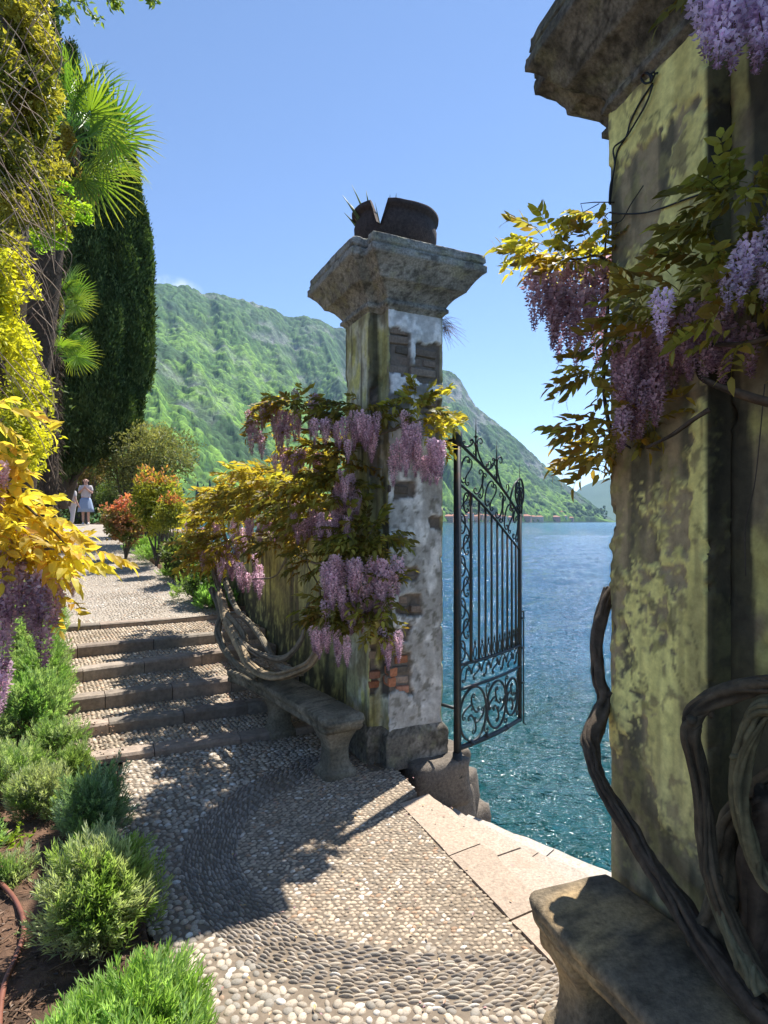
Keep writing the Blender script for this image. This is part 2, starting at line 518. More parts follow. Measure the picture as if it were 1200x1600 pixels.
mb.add(v, grid_faces(len(rr), len(az_), True)[:, ::-1], wcol.reshape(-1, 3))
obj("lake_water", mb, wm, kind='structure')

# ------------------------------------------------------------------ mountains
def mountain_mat(name):
    m, n, l, b = new_mat(name)
    a = n.new('ShaderNodeAttribute'); a.attribute_name = 'Col'
    tc = n.new('ShaderNodeTexCoord'); ns = n.new('ShaderNodeTexNoise'); ns.inputs['Scale'].default_value = .16; ns.inputs['Detail'].default_value = 5
    l.new(tc.outputs['Object'], ns.inputs['Vector'])
    mr = n.new('ShaderNodeMapRange'); mr.inputs[1].default_value = .3; mr.inputs[2].default_value = .7; mr.inputs[3].default_value = .55; mr.inputs[4].default_value = 1.5
    l.new(ns.outputs['Fac'], mr.inputs[0])
    mx = n.new('ShaderNodeMix'); mx.data_type = 'RGBA'; mx.blend_type = 'MULTIPLY'; mx.inputs['Factor'].default_value = 1
    l.new(a.outputs['Color'], mx.inputs['A']); l.new(mr.outputs[0], mx.inputs['B']); l.new(mx.outputs['Result'], b.inputs['Base Color'])
    b.inputs['Roughness'].default_value = .9; b.inputs['Specular IOR Level'].default_value = .1
    return m
M_mtn = mountain_mat("forest_slope")
ridge = np.array([(-700, 400), (-400, 380), (-100, 430), (100, 452), (225, 462), (262, 464), (300, 467), (340, 474), (380, 482), (420, 496), (450, 507), (500, 513), (545, 520), (620, 548), (690, 585), (706, 588), (720, 600), (733, 622), (745, 640), (770, 662), (800, 686), (830, 712), (860, 741), (890, 766), (915, 785), (945, 806), (960, 815)], float)
def worley(x, y, cell, seed):
    gx, gy = np.floor(x / cell).astype(np.int64), np.floor(y / cell).astype(np.int64)
    best = np.full(x.shape, 9.0); idr = np.zeros(x.shape)
    for dx in (-1, 0, 1):
        for dy in (-1, 0, 1):
            cx, cy = gx + dx, gy + dy; z0 = cx * 0
            jx = _h(cx, cy, z0, seed); jy = _h(cx, cy, z0 + 1, seed); rr_ = _h(cx, cy, z0 + 2, seed)
            d = np.hypot(x / cell - cx - jx, y / cell - cy - jy) / (.75 + .5 * rr_)
            m = d < best; best = np.where(m, d, best); idr = np.where(m, rr_, idr)
    return best, idr

def build_mountain():
    px = np.concatenate([np.linspace(-700, 180, 60), np.linspace(182, 962, 660)])
    t = np.concatenate([np.linspace(0, 1.0, 330), np.linspace(1.02, 1.5, 14)])
    PX, T = np.meshgrid(px, t, indexing='xy')          # rows t
    Ds = np.interp(PX, [-700, 200, 450, 700, 900, 962], [500, 700, 1000, 1700, 2300, 2500])
    Dr = np.interp(PX, [-700, 200, 450, 700, 900, 962], [1900, 2100, 2500, 2750, 2750, 2650])
    ry = np.interp(PX, ridge[:, 0], ridge[:, 1])
    Hr = (HY - ry) / F * Dr + 4
    tt = np.clip(T, 0, 1)
    D = Ds + (Dr - Ds) * T
    prof = np.interp(tt, [0, .03, .25, .5, .72, .80, .9, 1.0], [0, .02, .20, .44, .66, .80, .95, 1.0])
    h = Hr * prof - np.clip(T - 1, 0, 1) * 900
    X = (PX - 600) / F * D; Y = D
    q = np.stack([X / 420, Y / 420, 0 * X], -1)
    env = np.clip(tt * 5, 0, 1) * np.clip((1 - tt) * 3.2, 0.02, 1) * np.clip(Hr / 300, .15, 1)
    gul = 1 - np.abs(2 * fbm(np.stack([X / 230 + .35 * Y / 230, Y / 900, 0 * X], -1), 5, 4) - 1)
    h = h + env * (100 * (fbm(q, 3, 4) - .5) + 175 * (gul - .75) + 22 * (fbm(q * 4.1, 4, 3) - .5))
    # cliffs : bands of bare rock, stepped
    cl = fbm(np.stack([X / 260, Y / 260, h / 90], -1), 11, 4)
    band = sstep(.62, .75, tt) * (1 - sstep(.93, 1.0, tt)) * sstep(.53, .62, cl)
    band2 = sstep(.60, .68, fbm(np.stack([X / 120, Y / 120, h / 60], -1), 23, 4)) * sstep(.12, .3, tt) * .9 * (1 - sstep(500, 800, PX) * .6)
    headland = sstep(690, 700, PX) * (1 - sstep(765, 790, PX)) * sstep(.72, .82, tt)
    rock = np.clip(band + band2 * .6 + headland * .8 * sstep(.38, .5, cl), 0, 1) * (.35 + .65 * sstep(.45, .6, fbm(np.stack([X / 35, Y / 35, h / 35], -1), 29, 4)))
    h = h + rock * env * 26 * (fbm(np.stack([X / 22, Y / 22, h / 60], -1), 31, 4) - .5)
    w, idr = worley(X, Y, 15.0, 3)
    dome = np.sqrt(np.clip(1 - w * w, 0, 1)) * (8 + 9 * idr)
    w2, id2 = worley(X + 40, Y, 6.0, 9)
    dome2 = np.sqrt(np.clip(1 - w2 * w2, 0, 1)) * 2.5
    far = np.clip(Hr / 60, .2, 1) * np.clip(tt * 30, 0, 1)
    h2 = h + (1 - rock) * far * (dome + dome2)
    Z = h2 + WATER_Z - 2 * (tt <= 0)
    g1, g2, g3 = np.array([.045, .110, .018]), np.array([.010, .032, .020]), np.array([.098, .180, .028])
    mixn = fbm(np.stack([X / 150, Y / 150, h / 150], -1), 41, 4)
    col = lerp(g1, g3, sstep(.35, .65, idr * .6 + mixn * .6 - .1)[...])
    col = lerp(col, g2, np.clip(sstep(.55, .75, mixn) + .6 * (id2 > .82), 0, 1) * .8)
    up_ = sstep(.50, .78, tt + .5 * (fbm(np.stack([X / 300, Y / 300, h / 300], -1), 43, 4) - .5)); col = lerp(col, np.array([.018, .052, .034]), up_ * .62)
    rav_shade = sstep(.52, .40, gul) * np.clip(tt * 4, 0, 1); col = lerp(col, np.array([.014, .040, .022]), rav_shade * .75)  # folds of the slope darkened in the colour, standing in for ravine shade
    col = col * (.45 + .75 * np.clip(1 - w, 0, 1) + .4 * idr)[..., None]  # shade between crowns painted into the colour, plus a random tone per tree
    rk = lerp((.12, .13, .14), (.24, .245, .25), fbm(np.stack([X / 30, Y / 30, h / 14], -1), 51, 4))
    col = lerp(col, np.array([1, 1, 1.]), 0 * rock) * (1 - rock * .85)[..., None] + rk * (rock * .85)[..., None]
    mb = MB()
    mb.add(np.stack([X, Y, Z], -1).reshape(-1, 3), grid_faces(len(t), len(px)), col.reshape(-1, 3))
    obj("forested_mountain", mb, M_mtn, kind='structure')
build_mountain()

mb = MB()
px = np.linspace(700, 1700, 240); t = np.linspace(0, 1.3, 40)
PX, T = np.meshgrid(px, t)
ry = np.interp(PX, [700, 880, 905, 925, 945, 985, 1050, 1150, 1300, 1500, 1700], [812, 790, 764, 754, 749, 735, 742, 716, 700, 720, 760])
ry = ry + 5 * (fbm(np.stack([PX / 40, 0 * PX, 0 * PX], -1), 77, 4) - .5)
D = 4600 + 1900 * T
Hh = (HY - ry) / F * 6500 * np.interp(T, [0, .5, 1, 1.3], [0, .45, 1, .7])
X = (PX - 600) / F * D
Hh = Hh + 110 * (fbm(np.stack([X / 700, D / 700, 0 * X], -1), 78, 4) - .5) * np.clip(T * 4, 0, 1) * np.clip((1 - T) * 4, 0, 1)
mb.add(np.stack([X, D, Hh + WATER_Z - 1], -1).reshape(-1, 3), grid_faces(40, 240), (.05, .09, .05))
obj("far_mountain", mb, M_mtn, kind='structure')

# ------------------------------------------------------------------ materials of the near setting
M_mortar = surf("sandy_mortar", .95, nscale=30, namp=.35, bscale=120, bstr=.5, bdist=.004)
M_pebble = surf("river_pebble", .7, nscale=55, namp=.42, bscale=150, bstr=.25, bdist=.003, vary=.14, spec=.3, blotch=((.16, .12, .075), 2.2, .50, .82))
M_granite = surf("pale_granite", .85, nscale=75, namp=.42, bscale=90, bstr=.6, bdist=.006, blotch=((.27, .17, .11), 3.3, .60, .9))
M_kerb = surf("worn_kerb_stone", .85, nscale=22, namp=.4, bscale=45, bstr=.5, bdist=.008, vary=.2)
M_soil = surf("garden_soil", .97, nscale=18, namp=.5, bscale=45, bstr=.9, bdist=.02)
M_gravel = surf("fine_gravel", .95, nscale=95, namp=.55, bscale=110, bstr=.9, bdist=.008, detail=3)
M_plaster = surf("old_plaster", .92, nscale=26, namp=.35, bscale=55, bstr=.45, bdist=.006)
M_stone = surf("weathered_stone", .93, nscale=55, namp=.5, bscale=70, bstr=.8, bdist=.010)
M_brick = surf("old_brick", .9, nscale=40, namp=.4, bscale=70, bstr=.6, bdist=.006, vary=.25)
M_iron = surf("black_iron", .55, nscale=60, namp=.3, bscale=90, bstr=.3, bdist=.001, col=(.022, .026, .028), metallic=.4, spec=.5, blotch=((.09, .035, .02), 14, .58, .75))
M_bark = surf("grey_bark", .9, nscale=35, namp=.45, bscale=80, bstr=.7, bdist=.006)

# ------------------------------------------------------------------ soil ground
landing_left = [(-1.95, 4.55), (-1.72, 4.05), (-1.36, 3.1), (-.95, 2.45), (-.62, 1.98), (-.45, 1.4), (-.40, .6), (-.4, -1.5)]
step_def = [  # photo pixels of each nosing and its level
    ((162, 1183), (475, 1137), .05), ((110, 1137), (429, 1094), .13), ((104, 1092), (396, 1056), .24),
    ((102, 1050), (354, 1017), .34), ((98, 1012), (329, 990), .44), ((102, 979), (325, 962), .49)]
steps = []
for a, b, z in step_def:
    A = G(*a, z); B = G(*b, z); d = (B - A)[:2]; d /= np.linalg.norm(d)
    ub, _ = uv1(B[0], B[1]); ud = d @ U1
    ext = (-.02 - ub) / ud
    A[:2] -= d * .3; B[:2] += d * ext
    steps.append((A, B, z, d))
pr = np.array([(-1.92, 7.33), (-3.9, 10.8), (-5.97, 14.7), (-7.9, 18.2), (-10.3, 22.6), (-13.6, 28), (-17, 33)])
pl = pr + np.array([-1.55, -.72]) * np.array([1, 1, 1, .95, .9, .9, .9])[:, None]
def build_soil():
    u = np.concatenate([np.linspace(-22, -4.2, 40), np.linspace(-4, .12, 150)])
    v = np.concatenate([np.linspace(-7, -3.6, 20), np.linspace(-3.5, 5, 260), np.linspace(5.1, 38, 130)])
    U_, V_ = np.meshgrid(u, v)
    X = O1[0] + U1[0] * U_ + V1[0] * V_; Y = O1[1] + U1[1] * U_ + V1[1] * V_
    z = ground_z(X, Y) - .05
    land = inpoly(X, Y, [(a, b) for a, b in landing_left] + [(3, -1.5), (3, 6), (-1, 6)])
    stair = (U_ > -2.1) & (V_ > .3) & (V_ < 3.45)
    pathm = inpoly(X, Y, [tuple(p) for p in pr] + [tuple(p) for p in pl[::-1]])
    q = np.stack([X, Y, 0 * X], -1)
    rough = .05 * (fbm(q * 3, 61, 4) - .35) + .03 * (fbm(q * 14, 62, 3) - .5)
    free = ~(land | stair | pathm)
    z = z + np.where(free, .055 + rough * 1.4, -.02) - np.where(stair, .2, 0)
    z = z + np.clip(-U_ - 5, 0, 6) * .12
    z = z - .7 * ((U_ > -.34) & (V_ < .1)) - .06 * pathm * (V_ < 12) - .1 * ((U_ > -2.2) & (V_ > 2.4) & (V_ < 4.0))
    col = lerp((.10, .055, .035), (.20, .12, .075), fbm(q * 2.2, 63, 4))
    col = lerp(col, (.03, .022, .015), sstep(.55, .75, fbm(q * 9, 64, 3)) * .7)
    mb = MB(); mb.add(np.stack([X, Y, z], -1).reshape(-1, 3), grid_faces(len(v), len(u)), col.reshape(-1, 3))
    return obj("soil_ground", mb, M_soil, kind='structure')
soil = build_soil()
# crumbs and small stones on the soil
mb = MB()
def dome_verts(sides=8):
    a = np.arange(sides) / sides * 2 * PI
    r0 = np.stack([np.cos(a), np.sin(a), 0 * a - .35], 1)
    r1 = np.stack([np.cos(a) * .93, np.sin(a) * .93, 0 * a + .25], 1)
    r2 = np.stack([np.cos(a + .3) * .52, np.sin(a + .3) * .52, 0 * a + .78], 1)
    v = np.vstack([r0, r1, r2, [(0, 0, .93)]])
    f4 = grid_faces(3, sides, True); k = np.arange(sides)
    f3 = np.stack([2 * sides + k, 2 * sides + (k + 1) % sides, np.full(sides, 3 * sides)], 1)
    return v, f4, f3
DV, DF4, DF3 = dome_verts(7)
def pebbles_joined(mb, p, ang, a, b, h, col, nrm=None):
    """p (N,3) centres on the surface; ellipse half axes a,b, height h"""
    n = len(p); nv = len(DV)
    ca, sa = np.cos(ang)[:, None], np.sin(ang)[:, None]
    jit = 1 + .16 * (RNG.random((n, nv)) - .5)
    x = DV[None, :, 0] * a[:, None] * jit; y = DV[None, :, 1] * b[:, None] * jit; z = DV[None, :, 2] * h[:, None]
    v = np.stack([p[:, :1] + x * ca - y * sa, p[:, 1:2] + x * sa + y * ca, p[:, 2:3] + z], -1)
    base = (np.arange(n) * nv)[:, None, None]
    b0 = mb.add(v.reshape(-1, 3), (DF4[None] + base).reshape(-1, 4), np.repeat(col, nv, 0))
    mb.more((DF3[None] + base).reshape(-1, 3), b0)
n = 2600
q = np.stack([RNG.uniform(-2.4, -.5, n), RNG.uniform(1.3, 4.5, n)], 1)
ok = ~inpoly(q[:, 0], q[:, 1], landing_left + [(3, -1.5), (3, 6), (-1, 6)]); q = q[ok]; n = len(q)
s_ = RNG.uniform(.003, .011, n) * np.where(RNG.random(n) < .04, 2.0, 1)
pebbles_joined(mb, np.stack([q[:, 0], q[:, 1], ground_z(q[:, 0], q[:, 1]) + .012 + 0 * s_], 1), RNG.uniform(0, PI, n), s_, s_ * .7, s_ * .7, tint(n, (.22, .14, .09), (.10, .06, .04), .4))
obj("soil_crumbs", mb, M_soil, kind='stuff', label='loose crumbs and little stones on the bare garden soil')

# ------------------------------------------------------------------ landing with its pebble mosaic
lineA = [(-.19, -.50), (-.27, -1.85)]       # (u,v) : edge between pebbles and granite slab
def landing_outline():
    pts = [np.array(p) for p in landing_left[::-1]]
    pts += [steps[0][0][:2] + steps[0][3] * .0, steps[0][1][:2] + 0]
    pts += [W1(.02, .9)[:2], W1(.02, -.2)[:2], W1(-.02, -.42)[:2], W1(-.18, -.5)[:2], W1(-.27, -1.85)[:2], W1(-.10, -2.2)[:2], W2(.3, -.2)[:2], W2(.2, -2.6)[:2], np.array([1.2, -1.5])]
    return np.array(pts)
LO = landing_outline()
CEN = np.array([.13, 3.17])
def band_r(phi):
    """radius of the dark band round the centre, by bearing"""
    pts = [G(*p) for p in ((490, 1196), (425, 1228), (368, 1262), (335, 1310), (328, 1350), (350, 1400), (400, 1452), (450, 1485), (520, 1508), (610, 1523), (700, 1533), (790, 1532), (868, 1520))]
    d = np.array([q[:2] - CEN for q in pts]); a = np.unwrap(np.arctan2(d[:, 1], d[:, 0])); r = np.hypot(d[:, 0], d[:, 1])
    ph = np.where(phi < a.min() - .0, phi + 2 * PI, phi); ph = np.where(ph > a.max(), ph - 2 * PI * (ph - a.max() > PI), ph)
    o = np.argsort(a)
    return np.interp(ph, a[o], r[o])
mb = MB()
me_ = LO
landing_root = None
mb_l = MB()
c0 = np.array([0.1, 2.6])
# mortar sheet : dense enough fan of the outline, plus skirt down to the rock
def sheet_from_outline(mb, pts, z, zb, col):
    import mathutils.geometry as mg
    vs = [Vector((p[0], p[1], 0)) for p in pts]
    tri = mg.tessellate_polygon([vs])
    v = np.array([(p[0], p[1], z) for p in pts]); f = []
    for t_ in tri:
        a, b, c = t_
        nz = np.cross(v[b][:2] - v[a][:2], v[c][:2] - v[a][:2])
        f.append((a, b, c) if nz > 0 else (a, c, b))
    base = mb.add(v, np.array(f), col)
    n = len(pts); v2 = np.vstack([v, v - [0, 0, z - zb]]); k = np.arange(n)
    mb.add(v2, np.stack([k, (k + 1) % n, n + (k + 1) % n, n + k], 1), col)
sheet_from_outline(mb_l, LO, 0.0, -1.6, (.17, .135, .10))
landing = obj("pebble_landing", mb_l, M_mortar, smooth=False, kind='structure')

def hexpts(x0, x1, y0, y1, s, jit):
    xs = np.arange(x0, x1, s); ys = np.arange(y0, y1, s * .866)
    X, Y = np.meshgrid(xs, ys); X = X + (np.arange(len(ys)) % 2)[:, None] * s / 2
    q = np.stack([X.ravel(), Y.ravel()], 1)
    return q + RNG.uniform(-jit, jit, q.shape) * s
stone_a, stone_b = np.array([.38, .33, .27]), np.array([.20, .175, .15])
def pebble_cols(n, warm=0.0):
    c = tint(n, (.44, .375, .295), (.27, .23, .18), .16)
    r = RNG.random((n, 1))
    c = np.where(r < .06, c * [1.0, .82, .72], c)
    c = np.where((r > .10) & (r < .20), c * [.66, .70, .75], c)
    c = np.where(r > .93, tint(n, (.58, .55, .50), (.5, .46, .4), .1), c)
    return c
PEB = []          # rows: x, y, ang, a, b, h, colour
def add_zone(q, ang, a, b, h, col):
    PEB.append(np.concatenate([q, ang[:, None], a[:, None], b[:, None], h[:, None], col], 1))
def zone_of(q):
    d = q - CEN; phi = np.arctan2(d[:, 1], d[:, 0]); r = np.hypot(d[:, 0], d[:, 1]); R = band_r(phi)
    return (r - R), phi
HB = .13
def gates(q):
    return inpoly(q[:, 0], q[:, 1], LO)
q = hexpts(-2.2, 1.6, .9, 5.2, .0365, .27); q = q[gates(q)]; s, phi = zone_of(q)
q1 = q[s > HB]; n = len(q1)
sz = RNG.uniform(.0125, .0200, n)
add_zone(q1, RNG.uniform(0, PI, n), sz * RNG.uniform(1, 1.25, n), sz * RNG.uniform(.75, 1, n), RNG.uniform(.006, .011, n), pebble_cols(n))
# inner field : smaller, evenly laid
q = hexpts(-1.2, 1.2, 1.9, 4.6, .0262, .24); q = q[gates(q)]; s, phi = zone_of(q); q1 = q[s < -HB]; n = len(q1)
sz = RNG.uniform(.0098, .0132, n)
add_zone(q1, .6 + RNG.normal(0, .45, n), sz * RNG.uniform(1.05, 1.4, n), sz * RNG.uniform(.7, .95, n), RNG.uniform(.0035, .0065, n), pebble_cols(n) * [.96, .90, .83])
# band : long slim stones set on edge, following the curve
qb = []
for ring_ in np.arange(-HB + .008, HB, .0165):
    ph = 0.0
    while ph < 2 * PI:
        R = float(band_r(np.array([ph - PI]))[0]) + ring_
        qb.append((CEN[0] + R * math.cos(ph - PI), CEN[1] + R * math.sin(ph - PI), ph - PI))
        ph += RNG.uniform(.040, .058) / R
qb = np.array(qb); m_ = gates(qb[:, :2]); qb = qb[m_]; n = len(qb)
eps = .02
Rp = band_r(qb[:, 2] + eps) ; Rm = band_r(qb[:, 2] - eps)
tx = CEN[0] + Rp * np.cos(qb[:, 2] + eps) - CEN[0] - Rm * np.cos(qb[:, 2] - eps); ty = Rp * np.sin(qb[:, 2] + eps) - Rm * np.sin(qb[:, 2] - eps)
add_zone(qb[:, :2] + RNG.normal(0, .0015, (n, 2)), np.arctan2(ty, tx) + RNG.normal(.18, .12, n), RNG.uniform(.019, .027, n), RNG.uniform(.0055, .0085, n), RNG.uniform(.007, .013, n), tint(n, (.34, .29, .235), (.17, .15, .13), .25))
PEB = np.concatenate(PEB)
# keep clear of pillar and benches only where solid stone stands
uu, vv = uv1(PEB[:, 0], PEB[:, 1])
PEB = PEB[~((uu > -.13) & (vv > -.03))]
# the individual ones : those that show largest
px_ = 600 + F * PEB[:, 0] / PEB[:, 1]; py_ = HY + F * EYE / PEB[:, 1]
uB, vB = uv1(PEB[:, 0], PEB[:, 1])
vis = (px_ > 300) & (px_ < 860) & (py_ < 1598) & (py_ > 900)
size = np.where(vis, PEB[:, 3] * PEB[:, 4] / PEB[:, 1] ** 3, -1)
top = np.argsort(-size)[:300]; mask = np.zeros(len(PEB), bool); mask[top] = True
pmesh = []
for k in range(14):
    m1 = MB(); a_ = RNG.uniform(1.0, 1.25); b_ = RNG.uniform(.78, 1.0)
    D9, D94, D93 = dome_verts(10)
    jit = 1 + .14 * (RNG.random(len(D9)) - .5)
    bb = m1.add(D9 * np.stack([jit * a_, jit * b_, np.ones(len(D9))], 1), D94, pebble_cols(1)[0]); m1.more(D93, bb)
    pmesh.append(m1.mesh("pebble", M_pebble))
for i in top:
    r = PEB[i]
    inst("pebble", pmesh[random.randrange(14)], landing, (r[0], r[1], 0.0), Matrix.Rotation(r[2], 3, 'Z'), (r[3] * .95, r[4] * 1.15, r[5]))
R = PEB[~mask]; mb = MB()
pebbles_joined(mb, np.concatenate([R[:, :2], np.zeros((len(R), 1))], 1), R[:, 2], R[:, 3], R[:, 4], R[:, 5], R[:, 6:9])
obj("pebble_mosaic", mb, M_pebble, landing, kind='stuff')

# ------------------------------------------------------------------ garden steps
gs = obj("garden_steps", (lambda m: (bbox_mesh(m, (steps[2][0] + steps[3][1]) / 2 - [0, 0, .6], (.4, .4, .3), col=(.1, .08, .06)), m)[1])(MB()), M_mortar, kind='structure')
mbt = MB(); SP = []
for k, (A, B, z, d) in enumerate(steps):
    nrm = np.array([-d[1], d[0]]); zl = steps[k - 1][2] if k else 0.0
    L = np.linalg.norm((B - A)[:2]); h = z - zl + .06; dep = [.15, .14, .15, .16, .14, .17][k]
    cuts = [0]; 
    while cuts[-1] < L - .3: cuts.append(min(L, cuts[-1] + RNG.uniform(.42, .72)))
    cuts[-1] = L
    for i in range(len(cuts) - 1):
        m1 = MB(); a0, a1 = cuts[i] + .003, cuts[i + 1] - .003; nn_ = 6
        zt = z + RNG.uniform(-.004, .006); tl = RNG.uniform(-.006, .006)
        rings = []
        c_ = lerp((.30, .235, .185), (.19, .165, .135), RNG.random()) * RNG.uniform(.8, 1.2)
        for t_ in np.linspace(a0, a1, nn_):
            e = .004 if t_ in (a0, a1) else 0
            base = A[:2] + d * t_; w = (fbm(np.array([base[0] * 9, base[1] * 9, k]), 5, 3) - .5) * .022
            sec = [(w, -h), (w, -.018), (w + .014, 0 - e), (dep - .02, .002 - e), (dep + w, -.02), (dep + w, -h)]
            rings.append(np.array([[base[0] + nrm[0] * o_, base[1] + nrm[1] * o_, zt + tl * (t_ - a0) + zz] for o_, zz in sec]))
        loft(m1, rings, c_)
        o_ = obj("kerb_stone", m1, M_kerb, gs, smooth=False)
    if k < 5:
        A2, B2, z2, d2 = steps[k + 1]; n2 = np.array([-d2[1], d2[0]])
        v = [np.append(A[:2] + nrm * (dep - .01), z - .012), np.append(B[:2] + nrm * (dep - .01), z - .012), np.append(B2[:2] + n2 * .03, z - .012), np.append(A2[:2] + n2 * .03, z - .012)]
        mbt.add(np.array(v), [(0, 1, 2, 3)], (.15, .125, .095))
        poly = [tuple(p[:2]) for p in v]; xs = [p[0] for p in poly]; ys = [p[1] for p in poly]
        q = hexpts(min(xs), max(xs), min(ys), max(ys), .036, .18); q = q[inpoly(q[:, 0], q[:, 1], poly)]
        SP.append(np.concatenate([q, np.full((len(q), 1), z - .012)], 1))
obj("tread_bed", mbt, M_mortar, gs, smooth=False)
SP = np.concatenate(SP); n = len(SP); s_ = RNG.uniform(.0135, .018, n)
mb = MB(); pebbles_joined(mb, SP, RNG.uniform(0, PI, n), s_ * 1.15, s_ * .85, RNG.uniform(.008, .013, n), pebble_cols(n) * [.98, .92, .85])
obj("tread_pebbles", mb, M_pebble, gs, kind='stuff')
# fallen leaves and petals on the right of the steps
mb = MB(); n = 1150
q = np.array([W1(-abs(RNG.normal(0, .45)) - .05, RNG.uniform(-.2, 3.6)) if k_ < 900 else W1(RNG.uniform(-1.4, .05), RNG.uniform(-2.3, .6)) for k_ in range(n)])
zz = np.array([max([z for (A, B, z, d) in steps if np.cross(d, p[:2] - A[:2]) > .0] + [0]) for p in q])
q[:, 2] = zz + .012
blades(mb, q, np.concatenate([rand_unit(n)[:, :2], RNG.uniform(-.1, .25, (n, 1))], 1), RNG.uniform(.01, .026, n), RNG.uniform(.006, .012, n), tint(n, (.42, .30, .12), (.30, .16, .20), .4), up=np.tile([[0.1, 0.1, 1.0]], (n, 1)))
M_litter = leaf_mat("leaf_litter", (1, .8, .5), .2)
obj("fallen_petals", mb, M_litter, kind='stuff', label='fallen leaves and petals scattered along the steps by the bench')

# ------------------------------------------------------------------ upper gravel path
mb = MB(); NS = 160
def resamp(a, n):
    t = np.linspace(0, len(a) - 1, n); return np.stack([np.interp(t, np.arange(len(a)), a[:, k]) for k in range(2)], 1)
r_, l_ = resamp(pr, NS), resamp(pl, NS)
r_[0] = steps[5][1][:2]; l_[0] = steps[5][0][:2]
cols = []
for t_ in np.linspace(0, 1, 18):
    p_ = l_ * (1 - t_) + r_ * t_
    cols.append(np.stack([p_[:, 0], p_[:, 1], path_z(p_[:, 1]) - .012 + .01 * (fbm(np.stack([p_[:, 0] * 2, p_[:, 1] * 2, 0 * p_[:, 0]], -1), 9) - .5)], -1))
v = np.stack(cols, 1).reshape(-1, 3)
mb.add(v, grid_faces(NS, 18), lerp((.36, .315, .26), (.26, .225, .19), fbm(v * 1.7, 15, 4)))
gp = obj("garden_path", mb, M_gravel, kind='structure')
poly = [tuple(p) for p in pr[:4]] + [tuple(p) for p in pl[:4][::-1]]
q = hexpts(-9.5, -1.5, 6.3, 17, .042, .35); q = q[inpoly(q[:, 0], q[:, 1], poly)]
q = q[RNG.random(len(q)) < np.clip(1.4 - (q[:, 1] - 6) / 12, .2, 1)]
n = len(q); s_ = RNG.uniform(.009, .017, n)
mb = MB(); pebbles_joined(mb, np.concatenate([q, path_z(q[:, 1])[:, None] - .012], 1), RNG.uniform(0, PI, n), s_ * 1.2, s_ * .85, s_ * .6, pebble_cols(n))
obj("path_gravel", mb, M_pebble, gp, kind='stuff')

# ------------------------------------------------------------------ granite slab and steps going down to the lake
ws = obj("water_steps", (lambda m: (bbox_mesh(m, W1(.2, -1.0, -1.3), (.5, .5, .5), col=(.2, .17, .14)), m)[1])(MB()), M_granite, kind='structure')
nos = [((-.18, -.50), (-.27, -2.15), 0.0), ((.045, -.46), (-.05, -2.15), 0.0), ((.20, -.44), (.50, -2.1), -.13), ((.42, -.30), (.86, -2.1), -.27), ((.66, -.14), (1.30, -2.0), -.42), ((.92, -.05), (1.75, -2.0), -.60), ((1.2, .0), (2.1, -2.0), -.78)]
for k in range(len(nos) - 1):
    (a0, b0, _), (a1, b1, z) = nos[k], nos[k + 1]
    if k > 0: a0 = (a0[0] - .06, a0[1]); b0 = (b0[0] - .06, b0[1])
    npc = 3 if k else 3
    far_ext = .0 if k == 0 else .10
    edges = np.linspace(0, 1, npc + 1) + np.concatenate([[0], RNG.uniform(-.07, .07, npc - 1), [0]])
    for i in range(npc):
        e0, e1 = edges[i] + (.002 if i else -far_ext), edges[i + 1] - .002
        m1 = MB(); nseg = 9
        zz = z + (.004 if k == 0 else 0) + RNG.uniform(-.003, .003)
        a0_, b0_, a1_, b1_ = map(np.array, (a0, b0, a1, b1))
        tone = lerp((.34, .265, .20), (.37, .325, .275), min(1, k / 3)) * RNG.uniform(.93, 1.07)
        rings = []
        for j, t_ in enumerate(np.linspace(e0, e1, nseg)):
            I = a0_ + (b0_ - a0_) * t_; Oo = a1_ + (b1_ - a1_) * t_
            wv = (fbm(np.array([t_ * 12, k * 3.1, 0]), 19, 3) - .5) * .075
            Oo = Oo + np.array([wv, 0])
            e = .006 if j in (0, nseg - 1) else 0
            pr_ = [W1(*I, -1.7), W1(*Oo, -1.7), W1(*Oo, zz - .025), W1(Oo[0] - .018, Oo[1], zz - e), W1(*(I * .5 + Oo * .5), zz + .002 - e), W1(*I, zz - e)]
            rings.append(np.array(pr_))
        loft(m1, rings, tone)
        obj("step_slab", m1, M_granite, ws, smooth=False)

